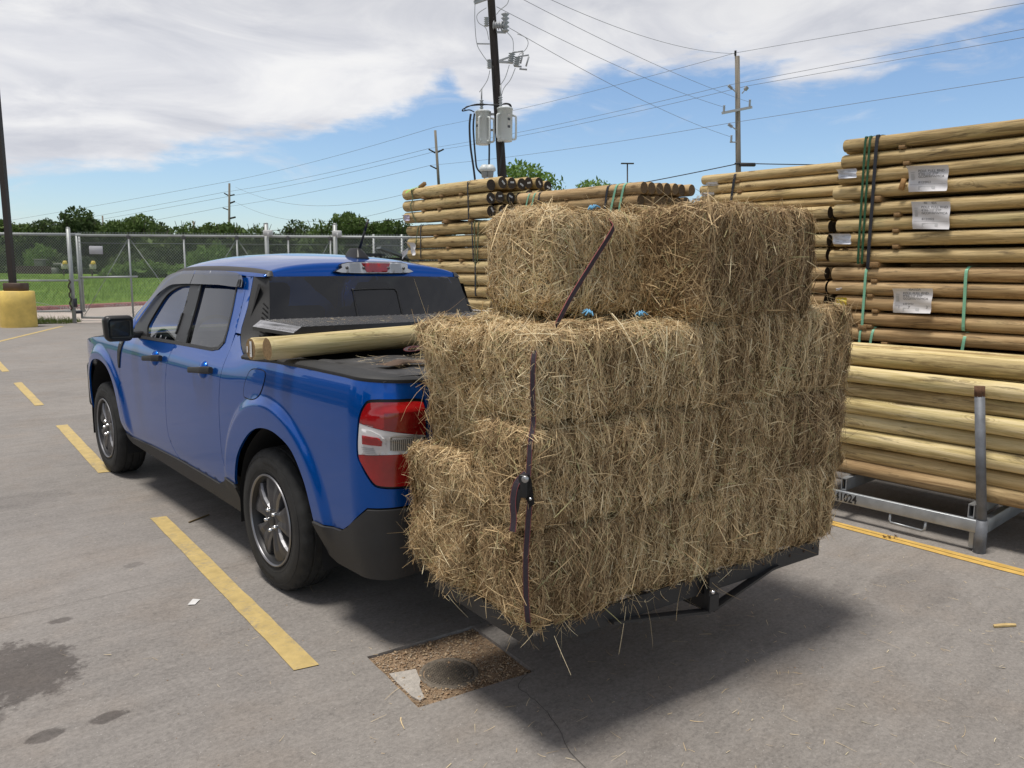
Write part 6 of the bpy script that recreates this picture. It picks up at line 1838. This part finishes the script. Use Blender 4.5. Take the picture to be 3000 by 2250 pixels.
KD = [tree_kind(101+i, 5.4, 3.3, LEAF_DK, 9500, .145) for i in range(3)]+[tree_kind(111+i, 5.4, 3.1, LEAF_MD, 9500, .145) for i in range(3)]
rt_ = random.Random(12)
prof = [(-70, 6.0), (-52, 6.0), (-46, 6.6), (-44, 6.5), (-41.5, 6.4), (-38, 5.9), (-35.3, 5.2), (-33.2, 6.2), (-31.0, 5.6), (-29.4, 6.0), (-27, 6.3), (-24.4, 5.2), (-22.5, 6.1), (-17.4, 6.2), (-13.9, 6.1), (-12.2, 5.9), (30, 5.6)]
la_ = -56.0; i = 0
while la_ < 28:
    D = 80+rt_.uniform(-2, 4); top = float(np.interp(la_, [p[0] for p in prof], [p[1] for p in prof]))
    h_ = (top-.5)*rt_.uniform(.90, 1.03)
    if la_ < -9: lb = 'tree in the far tree line, %s from the left' % ORD[min(i, 23)]
    else: lb = 'tree in the tree line hidden behind the pole stacks'
    plant(KD[rt_.randrange(6)], yd(la_, D, .5), (rt_.uniform(.85, 1.25), h_/4.45), rt_.uniform(0, 6.2), lb, 'tree', 'trees in the far tree line')
    i += 1; la_ += rt_.uniform(1.7, 2.3) if la_ < -9 else 4.5
for k_ in range(24):
    plant(KD[rt_.randrange(6)], yd(-64+k_*2.55+rt_.uniform(-.6, .6), 89+rt_.uniform(-2, 3), .4), (rt_.uniform(1.0, 1.3), rt_.uniform(1.0, 1.2)), rt_.uniform(0, 6.2), 'tree in the second row of the far tree line, mostly behind the front trees', 'tree', 'trees in the second row of the tree line')
# undergrowth in front of the trees
KS = [(leaves_mesh('crown', [((0, 0, .6), (1.7, 1.2, .8)), ((1.1, .3, .5), (1.2, 1, .7)), ((-1.2, 0, .45), (1.2, 1, .6))], 2600, .15, 201+i, mt), None) for i, mt in enumerate((LEAF_DK, LEAF_MD, LEAF_LT))]
for i, la_ in enumerate(np.arange(-60, -4, 2.9)):
    kk = (0, 0, 1, 0, 0, 2)[i % 6]
    plant(KS[kk], yd(la_+rl.uniform(-.5, .5), 75+rl.uniform(-2, 1.5), .85), (1.15+rl.uniform(-.15, .2), 1.7+rl.uniform(-.4, .6)), i*2.1, '%s bush from the left at the foot of the tree line' % ORD[i], 'bush', 'bushes at the foot of the tree line', 'bush')
for i, (la_, D, s1, s2, lb) in enumerate(((-29.8, 63, 1.25, 1.05, 'rounded mound of tall light green weeds at the left edge of the overgrown bank'), (-26.6, 64, 1.1, .9, 'tall light green weeds in the middle of the overgrown bank'), (-23.6, 65, 1.2, .85, 'tall light green weeds right of the mound, above the windscreen'), (-20.5, 66, 1.2, .9, 'pale weeds at the right of the overgrown bank'), (-27.5, 70, 1.2, 1.9, 'bright yellow-green bush in front of the dark trees'), (-36.0, 71, .7, .9, 'small green bush behind the yellow meters'))):
    plant(KS[2], yd(la_, D, .75), (s1, s2), i, lb, 'bush', None, 'weed_clump')
# trees nearer, just over the pole stacks
KT = (leaves_mesh('crown', [((0, 0, 5.0), (2.0, 2.0, 1.3)), ((1.4, .2, 4.7), (1.1, 1.1, .8)), ((-1.6, 0, 4.3), (1.3, 1.2, .8)), ((.3, .3, 5.9), (1.2, 1.2, .7)), ((-.6, 0, 3.2), (1.4, 1.4, 1.0))], 5200, .10, 301, LEAF_LT), trunk_mesh('trunk', 6, .14, 301))
plant(KT, yd(.6, 42, 0), (1.0, 1.13), .4, 'light green tree top rising behind the dark transformer pole', 'tree')
plant(KT, yd(4.6, 44, 0), (.85, 1.02), 2.4, 'light green tree tip just over the medium pole stack', 'tree')
# weeds along the foot of the left leaf, blades
def blades(name, lat0, lat1, D0, D1, count, h, mat, label, zf=None):
    r = np.random.default_rng(count)
    la_ = r.uniform(lat0, lat1, count); dd_ = r.uniform(D0, D1, count)
    b = np.array([yd(a, d, 0) for a, d in zip(la_, dd_)])
    if zf is not None: b[:, 2] = zf(la_, dd_)
    d0 = np.stack([r.normal(0, .35, count), r.normal(0, .35, count), np.ones(count)], 1); d0 /= np.linalg.norm(d0, axis=1)[:, None]
    o = ribbons(name, b, d0, r.normal(size=(count, 3))*.5-np.array([0, 0, .3]), r.uniform(.5, 1.2, count)*h, np.full(count, h*.035), np.full(count, .5), np.clip(r.normal(.5, .2, count), 0, 1), mat, None, loc=b.mean(0)*np.array([1, 1, 0]), segs=2, twist=r.normal(size=(count, 3)))
    return tag(o, label, 'grass', kind='stuff')
GRASSB = m_leaf('grass_blades', (.07, .13, .018), (.14, .25, .035), (.27, .36, .09))
blades('weed_strip', -22, -13.2, 23.0, 23.9, 5200, .17, m_leaf('dull_weeds', (.05, .075, .018), (.09, .13, .03), (.16, .19, .06)), 'strip of low weeds along the foot of the chain-link leaf')
blades('grass_blades', -48, -15, 26, 60, 30000, .20, GRASSB, 'long bright grass on the bank beyond the red kerb', zf=lambda a, d: np.where(kerbx(d)-a > .25, hgt(a, d), -.5))
# brown screen, yellow-topped meters
mb = MB(); 
for i in range(13): mb.box(yd(-43.2+.26*i, 68, 1.25), (.235, .04, 1.05), YR)
tag(mk('brown_screen', mb, M('brown_boards', (.075, .05, .042), .85, var=.3, vscale=3)), 'brown board screen on the grass left of the gate post', 'screen')
mb = MB()
for i in range(7): mb.box(yd(-35.4+.26*i, 68, 1.1), (.235, .04, .9), YR)
tag(mk('brown_screen', mb, bpy.data.materials['brown_boards']), 'shorter brown board screen right of the yellow meters', 'screen')
for k_, la_ in enumerate((-34.8, -32.6)):
    m_ = thing('utility_meter', yd(la_, 61, .8), '%s yellow-capped white box on a stake, seen beside the gate post' % ('left' if k_ == 0 else 'right'), 'utility box')
    mb = MB(); mb.rbox(yd(la_, 61, 1.75), (.42, .3, .36), .04, 1, YR); mk('box', mb, M('cream_box', (.55, .52, .42), .6), m_)
    mb = MB(); mb.lathe([(.001, .28), (.10, .26), (.17, .14), (.19, 0)], 16, c=yd(la_+.1, 60.9, 1.93)); mk('cap', mb, M('yellow_cap', (.62, .46, .06), .5), m_)
    mb = MB(); mb.tube([yd(la_-.1, 61, .6), yd(la_-.1, 61, 1.6)], .06); mk('stake', mb, BARK, m_)
mb = MB(); mb.rbox(yd(-42.6, 71, 2.35), (1.0, .6, .12), .03, 1, YR); mb.rbox(yd(-42.7, 71, 2.0), (.8, .5, .6), .05, 1, YR); mb.rbox(yd(-41.0, 71, 1.95), (.9, .4, .25), .05, 1, YR); mb.rbox(yd(-41.9, 71, 1.2), (1.6, .5, .9), .1, 1, YR)
tag(mk('parked_tractor', mb, M('grey_green_tractor', (.16, .17, .14), .6)), 'pale cab roof of a small tractor showing over the brown screen', 'tractor')
mb = MB(); mb.grid(np.array([[yd(-21.5+2.6*math.cos(a)*s_, 62+1.5*math.sin(a)*s_, .8+.75*(1-s_**1.6)) for a in np.linspace(0, 2*PI, 24, endpoint=False)] for s_ in np.linspace(1, .02, 10)]), closed=True)
tag(mk('earth_mound', mb, M('orange_earth', (.30, .18, .09), .95, var=.3, vscale=3, bump=.5, bscale=10)), 'small orange earth mound on the bank above the windscreen', 'mound')

# dark crates and frames standing beyond the cab
CRT = M('dark_green_frame', (.012, .018, .020), .6)
def crate(la_, D, w_, z0_, z1_, label, tilt=None):
    mb = MB()
    for i in range(int(w_/.12)+1):
        mb.box(yd(la_+i*.12, D, (z0_+z1_)/2), (.045, .045, z1_-z0_-.06), YR)
    mb.box(yd(la_+w_/2, D, z1_), (w_+.06, .6, .06), YR); mb.box(yd(la_+w_/2, D+.05, (z0_+z1_)/2), (w_, .04, .07), YR); mb.box(yd(la_+w_/2, D+.3, z0_+.4), (w_, .5, .8), YR)
    return tag(mk('slatted_crate', mb, CRT), label, 'crate', 'dark slatted crates beyond the cab')
crate(-4.55, 18.2, .75, .9, 1.93, 'dark slatted crate at the left of the row beyond the cab roof')
crate(-3.62, 18.0, .62, .9, 1.99, 'dark slatted crate behind the foot of the roof aerial')
crate(-2.90, 18.1, .8, .9, 1.90, 'dark slatted crate right of the roof aerial')
mb = MB(); mb.bar(yd(-3.0, 17.6, 2.14), yd(-2.2, 17.9, 1.86), .5, .05, up=(0, 0, 1)); tag(mk('tilted_panel', mb, M('grey_panel', (.10, .12, .12), .5)), 'dark tilted panel leaning right of the aerial', 'panel')
mb = MB(); a_, b_ = yd(-2.28, 18.4, 1.3), yd(-2.28, 18.4, 2.16)
mb.bar(a_, b_, .08, .08, up=(HD[0], HD[1], 0)); mb.bar(yd(-2.28, 18.4, 2.14), yd(-1.6, 18.4, 2.02), .06, .05); mb.bar(yd(-2.28, 18.4, 1.85), yd(-1.6, 18.4, 1.85), .06, .05); tag(mk('steel_stand', mb, CRT), 'dark steel frame standing next to the thick post stack', 'frame')
mb = MB(); mb.tube(curve([yd(-4.95, 17.9, 1.93), yd(-4.8, 17.9, 1.97), yd(-4.72, 17.9, 1.90), yd(-4.6, 17.9, 1.94)], 4), .022, 6); tag(mk('rope_end', mb, M('tan_rope', (.34, .27, .17), .9)), 'loose tan rope end over the crates', 'rope')

# ------------------------------------------------------------------ utility poles and wires
POLEG = M('grey_utility_pole', (.20, .175, .145), .85, var=.25, vscale=2, stretch=(4, 4, .4), bump=.2, bscale=10)
POLED = M('creosote_pole', (.030, .022, .020), .8, var=.3, vscale=3, stretch=(4, 4, .4), bump=.25, bscale=10)
PORC = M('grey_porcelain', (.38, .39, .41), .35)
TANKM = M('transformer_grey', (.64, .67, .67), .42, var=.06, vscale=2)
CABLE = M('black_cable', (.02, .02, .022), .6)
WIRE = M('aluminium_wire', (.17, .18, .20), .6)
def lin(path, r, k=5): 
    mb = MB(); mb.tube(path, r, k); return mb
def insul(mb, c, up, L=.28, r=.07):
    up = np.array(up, float); up /= np.linalg.norm(up); o = np.array(c, float)
    s_ = np.cross(up, (.31, .2, .93)); s_ /= np.linalg.norm(s_); t_ = np.cross(up, s_)
    prof = []; n_ = 5
    for i in range(n_): prof += [(r*.55, i/n_), (r, (i+.45)/n_), (r*.55, (i+.6)/n_)]
    prof = [(.001, 0)]+prof+[(.001, 1)]
    G = np.array([[o+up*L*h+(s_*math.cos(a)+t_*math.sin(a))*q for a in np.linspace(0, 2*PI, 10, endpoint=False)] for q, h in prof]); mb.grid(G, closed=True)
# transformer pole, D = 27
D1 = 27.0
def far_pt(px, py, D, dD=0.0):      # world point at distance D ahead of the photographer
    d = FW+(px-1500)/CAM_F*RT-(py-1125)/CAM_F*UP
    return CAM_C+d*(D/(d[:2]@HD))+np.append(HD, 0)*dD
def t1(px, py, dD=0.0): return far_pt(px, py, D1, dD)
tp = thing('transformer_pole', yd(-.36, D1), 'dark creosoted utility pole carrying two grey transformers', 'utility pole')
def axis1(py): return 1439+(py)/545*34
mb = MB(); mb.tube([t1(axis1(p), p) for p in (800, 545, 250, 0, -160)], [.17, .155, .14, .125, .12], 16); mk('pole', mb, POLED, tp)
k13 = .3314
def c13(a, b): return (1300+a*k13, b*k13)
for (cx, cy0, cy1, w_, nm) in ((348, 985, 1280, 128, 'left'), (540, 968, 1262, 128, 'right')):
    (px, py0), (_, py1) = c13(cx, cy0), c13(cx, cy1)
    top = t1(px, py0, -.25 if nm == 'right' else -.05); bot = t1(px, py1, -.25 if nm == 'right' else -.05)
    r_ = w_*k13/2278*D1/2; h_ = top[2]-bot[2]
    mb = MB(); mb.lathe([(.001, 0), (r_*.96, 0), (r_, .03), (r_, h_-.05), (r_*1.06, h_-.05), (r_*1.06, h_-.015), (r_*.9, h_+.01), (.001, h_+.04)], 36, c=bot)
    tk = mk('transformer', mb, TANKM, tp)
    for an in ((-1.9, -.9, -.2) if nm == 'left' else (-2.3, .1)):
        d = HR*math.cos(an)+HD*math.sin(an); d = np.array([d[0], d[1], 0]); b0 = bot+d*r_
        mb = MB(); mb.tube(curve([b0+np.array([0, 0, h_*.78]), b0+d*.10+np.array([0, 0, h_*.76]), b0+d*.12+np.array([0, 0, h_*.66]), b0+d*.12+np.array([0, 0, h_*.16]), b0+d*.09+np.array([0, 0, h_*.08]), b0+np.array([0, 0, h_*.07])], 4), .035, 8); mk('cooling_pipe', mb, TANKM, tk)
    mb = MB(); insul(mb, top+np.array([HR[0], HR[1], 0])*(-.05 if nm == 'left' else -.14), (0, 0, 1), .38, .075); mb.tube([top+np.array([HR[0], HR[1], 0])*(-.05 if nm == 'left' else -.14)+np.array([0, 0, z]) for z in (.3, .72)], .025, 8); mk('bushing', mb, PORC, tk)
    for q, (dx, zz) in enumerate(((.16, .72), (.16, .60), (.16, .47), (.16, .38)) if nm == 'right' else ((-.24, .60), (-.24, .50))):
        d = HR*math.sin(dx/r_*.9)-HD*math.cos(dx/r_*.9); d = np.array([d[0], d[1], 0]); e = np.array([-d[1], d[0], 0])
        mb = MB(); c0 = bot+d*(r_+.004)+np.array([0, 0, h_*zz]); mb.add([c0-e*.05, c0+e*.05, c0+e*.05+np.array([0, 0, .075]), c0-e*.05+np.array([0, 0, .075])], [(3, 2, 1, 0)], True); mk('marking', mb, INK if q % 2 else WH, tk)
mb = MB(); mb.box(t1(*c13(430, 1010)), (.9, .10, .06), YR); mb.box(t1(*c13(440, 1150)), (.5, .10, .06), YR); mk('mounting_bracket', mb, PORC, tp)
def cabl(pts, r_, mat=CABLE, nm='cable', dD=-.25):
    mb = MB(); mb.tube(curve([t1(*c13(*p), dD) for p in pts], 6), r_, 6); return mk(nm, mb, mat, tp)
cabl([(243, 1020), (232, 1120), (240, 1300), (265, 1480), (280, 1600)], .035)
cabl([(275, 1015), (265, 1150), (285, 1420), (300, 1500), (345, 1550)], .030)
cabl([(535, 995), (538, 1120), (520, 1290), (505, 1450), (490, 1560)], .028)
cabl([(404, 1285), (404, 1380), (402, 1480)], .030)
cabl([(600, 990), (590, 940), (545, 928), (480, 945), (300, 935), (190, 970), (170, 995), (230, 985), (275, 1005)], .022)
cabl([(605, 995), (575, 940), (500, 938), (330, 942), (210, 955), (190, 985)], .018)
G_W = dict(mat=PORC, nm='jumper_wire')
cabl([(280, 50), (278, 200), (295, 400), (345, 500), (405, 580)], .012, **G_W)
cabl([(380, 90), (300, 150), (310, 220), (375, 270), (400, 370)], .012, **G_W)
cabl([(410, 640), (385, 730), (318, 830)], .012, **G_W)
cabl([(580, 590), (545, 700), (497, 775)], .012, **G_W)
cabl([(632, 620), (590, 720), (530, 800), (503, 900)], .012, **G_W)
cabl([(560, 305), (610, 370), (615, 470)], .012, **G_W)
cabl([(650, 320), (720, 350), (745, 400), (720, 460), (665, 500)], .012, **G_W)
cabl([(580, 0), (560, 60), (500, 110), (467, 150)], .012, **G_W)
cabl([(437, 600), (445, 900), (470, 1200), (478, 1550)], .012, mat=CABLE)
def arm(a, b, w_=.09, nm='cross_arm', mat=None):
    mb = MB(); mb.bar(t1(*c13(*a), -.2), t1(*c13(*b), -.2), w_, w_); return mk(nm, mb, mat or PORC, tp)
arm((270, 45), (410, -5)); arm((468, 300), (550, 303), .06); arm((488, 560), (585, 565), .07); arm((488, 552), (580, 520), .05); arm((295, 402), (408, 404), .035)
def ins(px, py, up, L, r_):
    mb = MB(); insul(mb, t1(*c13(px, py), -.2), up, L, r_); mk('insulator', mb, PORC, tp)
ins(290, 22, (0, 0, 1), .35, .11); ins(543, 300, (0, 0, 1), .62, .14); ins(435, 240, np.append(HR, -.05), .42, .16)
for (a, b) in (((605, 480), (592, 575)), ((655, 515), (640, 600))):
    mb = MB(); p0, p1 = t1(*c13(*b), -.2), t1(*c13(*a), -.2); insul(mb, p0, p1-p0, np.linalg.norm(p1-p0), .12); q = np.append(HR, 0)*.36
    mb.tube([p0+q*.3-np.array([0, 0, .08]), p0+q-np.array([0, 0, .1])], .03, 6); mb.tube([p0+q*.9, p1+q], .028, 6); mb.tube([p1, p1+q+np.array([0, 0, .05])], .025, 6); mk('fuse_cutout', mb, PORC, tp)
for (a, b) in ((405, 640), (380, 270)):
    ins(a, b-20, (0, 0, 1), .3, .09)
fl = thing('flood_lamps', t1(1425, 500), 'pair of pale flood lamp hoods on the transformer pole foot', 'lamp')
for px in (1421, 1437):
    c0 = t1(px, 500, -.3); mb = MB(); mb.lathe([(.001, .17), (.10, .15), (.17, .06), (.19, -.03), (.15, -.06), (.001, -.06)], 18, c=c0); mk('hood', mb, TANKM, fl)
    mb = MB(); mb.lathe([(.12, -.07), (.10, -.26), (.001, -.28)], 14, c=c0); mb.tube([c0+np.array([0, 0, -.2]), c0+np.array([.05, .1, -.6])], .03, 6); mk('lamp_body', mb, M('lamp_metal', (.3, .31, .31), .4), fl)

# pole 2, D = 50
D2 = 50.0
def t2(px, py, dD=0.0): return far_pt(px, py, D2, dD)
k19 = .33175
def c19(a, b): return (1900+a*k19, b*k19)
p2_ = thing('utility_pole', t2(2165, 860), 'weathered grey utility pole with a steel cross arm, right of centre', 'utility pole')
mb = MB(); mb.tube([t2(2167, 860), t2(2163, 495), t2(2160, 165)], [.19, .165, .145], 14); mk('pole', mb, POLEG, p2_)
mb = MB(); mb.bar(t2(*c19(640, 1005), -.2), t2(*c19(905, 952), -.2), .14, .14); mk('cross_arm', mb, PORC, p2_)
for (a, b, up, L) in ((658, 992, (0, 0, 1), .40), (884, 945, (0, 0, 1), .42), (722, 1258, (0, 0, 1), .42)):
    mb = MB(); insul(mb, t2(*c19(a, b), -.2), up, L, .09); mk('insulator', mb, PORC, p2_)
for (a, b, c_, d) in ((772, 825, 700, 760), (820, 830, 865, 775), (775, 1155, 700, 1100)):
    mb = MB(); q0, q1 = t2(*c19(a, b), -.15), t2(*c19(c_, d), -.15); mb.tube([q0, q1], .035, 6); insul(mb, q0+(q1-q0)*.55, q1-q0, np.linalg.norm(q1-q0)*.5, .13); mk('strut_insulator', mb, PORC, p2_)
mb = MB(); mb.tube([t2(*c19(775, 1258), -.1), t2(*c19(715, 1258), -.1)], .04, 6); mk('bracket', mb, PORC, p2_)
mb = MB(); mb.tube([t2(*c19(770, 520)), t2(*c19(766, 470))], .05, 8); insul(mb, t2(*c19(766, 490)), (0, 0, 1), .3, .09); mk('pole_top_pin', mb, CABLE, p2_)
mb = MB(); mb.rbox(t2(*c19(865, 1458), -.2), (1.0, .22, .22), .05, 1, YR); mb.rbox(t2(*c19(795, 1448), -.2), (.6, .16, .1), .03, 1, YR); mk('splice_case', mb, CABLE, p2_)
# poles 3 and 4 and thin far ones
def far_pole(px0, py0, px1, py1, D, r_, label, arms=()):
    f = lambda px, py: far_pt(px, py, D)
    o = thing('utility_pole', f(px1, py1), label, 'utility pole')
    mb = MB(); mb.tube([f(px1, py1), f(px0, py0)], [r_, r_*.8], 10); mk('pole', mb, POLEG, o)
    for (a, b, c_, d, th) in arms:
        mb = MB(); mb.tube([f(a, b), f(c_, d)], th, 6); mk('arm', mb, CABLE, o)
    return f
f3 = far_pole(1275, 382, 1292, 640, 85, .17, 'grey utility pole left of the dark transformer pole', ((1275, 448, 1256, 437, .09), (1278, 448, 1300, 437, .09), (1280, 495, 1260, 485, .08)))
f4 = far_pole(672, 537, 671, 800, 125, .20, 'tall far utility pole rising above the tree line over the cab', ((669, 573, 657, 566, .10), (674, 573, 687, 570, .10), (672, 596, 688, 590, .13), (672, 616, 653, 609, .09), (674, 640, 690, 636, .15)))
far_pole(300, 632, 312, 790, 88, .10, 'thin far pole left, in front of the trees', ((298, 655, 292, 650, .05),))
far_pole(567, 648, 571, 790, 100, .14, 'short far pole in the tree gap left of the tall far pole')
far_pole(596, 678, 600, 790, 100, .10, 'faint thin pole behind the gate')
f5 = lambda px, py: far_pt(px, py, 60)
lo_ = thing('street_lamp', f5(1838, 780), 'far thin street lamp with a flat double head over the medium stack', 'street lamp')
mb = MB(); mb.tube([f5(1839, 780), f5(1838, 478)], .05, 8); mk('post', mb, BRZ, lo_)
mb = MB(); mb.box(f5(1838, 479), (.95, .3, .07), YR); mk('lamp_head', mb, BRZ, lo_)
def wire(a, b, sag, label, r_=.011, mat=WIRE, n_=20):
    a = np.array(a); b = np.array(b); u = np.linspace(0, 1, n_)[:, None]
    P = a+(b-a)*u-np.array([0, 0, 1])*(4*sag*u*(1-u))
    mb = MB(); mb.tube(P, r_, 4, cap=False); return tag(mk('overhead_wire', mb, mat), label, 'wire', 'overhead wires')
def w2(px, py, D): return far_pt(px, py, D)
tops = [((2154, 155), (1275, 372), (672, 531)), ((2130, 250), (1257, 435), (657, 563)), ((2188, 252), (1300, 437), (688, 572)), ((2130, 362), (1262, 484), (655, 607))]
nm4 = ['topmost', 'second', 'third', 'lowest']
for (a, b, c_), nm in zip(tops, nm4):
    wire(t2(*a), f3(*b), .25, '%s line wire from the cross-arm pole to the pole left of the transformers' % nm, .013)
    wire(f3(*b), f4(*c_), .35, '%s line wire between the two far left poles' % nm, .018)
    wire(f4(*c_), w2(-200, c_[1]+150, 190), .3, '%s line wire leaving the far pole to the left' % nm, .022)
# to the right, coming nearer
for (a, e, D, nm) in (((2154, 155), (3100, -8), 36, 'topmost'), ((2130, 250), (3100, 66), 36, 'second'), ((2188, 252), (3100, 92), 36, 'third'), ((2130, 362), (3100, 210), 36, 'lowest')):
    wire(t2(*a), w2(*e, D), .0, '%s line wire from the cross-arm pole to the upper right' % nm, .012)
# from the transformer pole down to the cross-arm pole
for (a, e, sg_, nm) in (((1490, -60), (2155, 157), .55, 'topmost'), ((1450, -45), (2192, 298), .25, 'second'), ((1455, 20), (2118, 313), .25, 'third'), ((1486, 78), (2138, 400), .30, 'lowest')):
    wire(t1(*a), t2(*e), sg_, '%s slanting wire from the transformer pole to the cross-arm pole' % nm, .010)
wire(t2(*c19(770, 1450)), w2(1200, 640, 70), .3, 'thick telephone cable from the cross-arm pole to the left', .03, CABLE)
wire(t2(*c19(900, 1445)), w2(3000, 478, 50), .1, 'thick telephone cable from the cross-arm pole to the right', .03, CABLE)
wire(w2(1180, 640, 75), f4(690, 675), .4, 'telephone cable along the tree tops over the cab', .03, CABLE)
wire(f4(690, 548), w2(1200, 565, 80), 2.0, 'slack thin wire sagging right from the tall far pole', .016)
wire(f4(690, 592), w2(1200, 600, 80), 2.3, 'lower slack wire sagging right from the tall far pole', .016)

# unseen lumber stacks, added left of the view to darken the paint reflections
PACK = [M('lumber_dark', (.10, .085, .065), .85, var=.3, vscale=3, stretch=(1, .3, 1)), M('lumber_tan', (.28, .20, .12), .85, var=.3, vscale=3, stretch=(1, .3, 1))]
for i, (x, y) in enumerate(((-10.5, -1.5), (-10.8, 2.6), (-10.4, 6.8), (-11.0, 11.2), (-10.6, 15.8), (-10.9, 20.2))):
    mb = MB()
    for k_ in range(5 if i % 2 else 6):
        mb.mi = k_ % 2 if i % 3 else 0; mb.box((x, y, .12+.30+k_*.52), (1.2, 3.6, .42))
        mb.mi = 0
        for dy in (-1.3, 0, 1.3): mb.box((x, y+dy, .12+.05+k_*.52), (1.2, .1, .09))
    tag(mk('added_lumber_stack', mb, PACK), '%s unseen lumber stack added left of the yard for paint reflections' % ORD[i], 'lumber stack', 'added lumber stacks left of the yard')
# surroundings beyond the left edge of the view: more trees along the yard's other side (they show in the paint)
for i in range(16):
    y = -14+i*5.2
    plant(KD[i % 6], (-34+2*math.sin(i*2.3), y, -.05), (1.25, 1.05+.25*math.sin(i*1.7)), i*1.1, 'tree along the far side of the yard, outside the picture', 'tree', 'trees along the far side of the yard')

# ------------------------------------------------------------------ straw litter and scraps
def litter(name, pts, zs, L, label, seed, wd=.00075, kind='stuff', cat='straw'):
    r = np.random.default_rng(seed); k = len(pts)
    a = r.uniform(0, 2*PI, k); d0 = np.stack([np.cos(a), np.sin(a), r.normal(0, .03, k)], 1)
    b = np.c_[pts, zs]
    o = ribbons(name, b, d0, np.stack([r.normal(0, .5, k), r.normal(0, .5, k), r.uniform(0, .25, k)], 1), r.lognormal(math.log(L), .5, k), np.clip(r.lognormal(math.log(wd), .35, k), .0006, .003), np.abs(r.normal(0, .5, k)), np.clip(r.normal(.60, .18, k), 0, .9), STRAW, None, loc=(pts[0][0], pts[0][1], zs[0]), twist=np.stack([-d0[:, 1]*0, d0[:, 0]*0, np.ones(k)], 1)+r.normal(0, .2, (k, 3)))
    return tag(o, label, cat, kind=kind)
r = np.random.default_rng(9)
pts = np.vstack([np.stack([r.normal(.3, 1.1, 260), r.normal(-2.35, .55, 260)], 1), np.stack([r.uniform(-1.4, 2.2, 160), r.uniform(-3.2, -1.6, 160)], 1), np.stack([r.normal(-1.0, .5, 60), r.normal(-.9, .6, 60)], 1), np.stack([r.uniform(-2.3, -.9, 26), r.uniform(-1, 4, 26)], 1)])
litter('straw_litter', pts, np.full(len(pts), .004), .026, 'pale bits of straw scattered on the concrete round the hay', 1)
pts = np.stack([r.uniform(-.74, .74, 260), r.uniform(-.13, .33, 260)], 1); litter('straw_litter', pts, np.full(260, 1.371), .024, 'straw bits on the lid of the tool box', 2)
pts = np.stack([r.uniform(-.72, .1, 300), r.uniform(-.98, -.45, 300)], 1); litter('straw_litter', pts, np.full(300, 1.226), .03, 'straw bits on the crumpled bed cover', 3)
# tufts hanging below the load
def tuft(c, k, L, seed, label):
    r = np.random.default_rng(seed); b = np.array(c)+r.normal(0, 1, (k, 3))*np.array([.05, .02, .012]); d0 = np.stack([r.normal(.05, .5, k), r.normal(-.15, .4, k), -np.ones(k)], 1); d0 /= np.linalg.norm(d0, axis=1)[:, None]
    o = ribbons('hanging_straw', b, d0, r.normal(0, .5, (k, 3)), r.lognormal(math.log(L), .4, k), np.full(k, .0008), np.abs(r.normal(0, 1.3, k)), np.clip(r.normal(.62, .15, k), 0, .88), STRAW, None, loc=c, segs=5, twist=r.normal(size=(k, 3)))
    return tag(o, label, 'straw', 'tufts of straw hanging under the hay', 'stuff')
tuft(hb(.02, .02, .475), 18, .048, 1, 'tuft of straw hanging at the strapped bottom corner')
tuft(hb(.14, .0, .47), 20, .045, 2, 'fringe of straw right of the strapped bottom corner')
tuft(hb(.86, .0, .47), 20, .055, 3, 'tuft of straw hanging over the hitch plate')
tuft(hb(.45, -.01, .47), 14, .06, 4, 'few straws hanging under the back rail')
tuft(hb(.0, .40, .49), 18, .04, 5, 'straw fringe under the left end of the hay')
for k_, (x, y, s_) in enumerate(((2.36, -1.75, .022), (2.41, -1.79, .016))):
    mb = MB(); g = np.random.default_rng(k_)
    for q in range(9): mb.add(IV*s_*.5*np.array([1, .6, .35])*g.uniform(.5, 1)+np.array([x+g.normal(0, s_), y+g.normal(0, s_), .012]), IF)
    tag(mk('dead_leaf', mb, M('brown_leaf', (.10, .055, .025), .9)), '%s crumpled brown leaf on the double yellow line' % ('larger' if k_ == 0 else 'smaller'), 'leaf')
mb = MB(); mb.prism([(-.06, -.010), (.055, -.012), (.062, .002), (.02, .012), (-.05, .008)], (1.52, -2.655, .003), (.83, -.55, 0), (.55, .83, 0), (0, 0, .008)); tag(mk('wood_splinter', mb, M('fresh_splinter', (.52, .38, .17), .8, var=.2, vscale=40)), 'flat pale wood splinter on the concrete at the right', 'wood splinter')
mb = MB(); mb.bar((-.86, 1.34, .006), (-.70, 1.42, .006), .008, .008); tag(mk('twig', mb, M('twig_brown', (.16, .11, .05), .9)), 'thin twig on the concrete beside the cab', 'twig')
mb = MB(); mb.add([(-1.31, .06, .006), (-1.27, .10, .012), (-1.24, .085, .006), (-1.28, .045, .004)], [(0, 3, 2, 1)], True); tag(mk('paper_scrap', mb, PAPER), 'white paper scrap beside the nearest yellow dash', 'paper scrap')
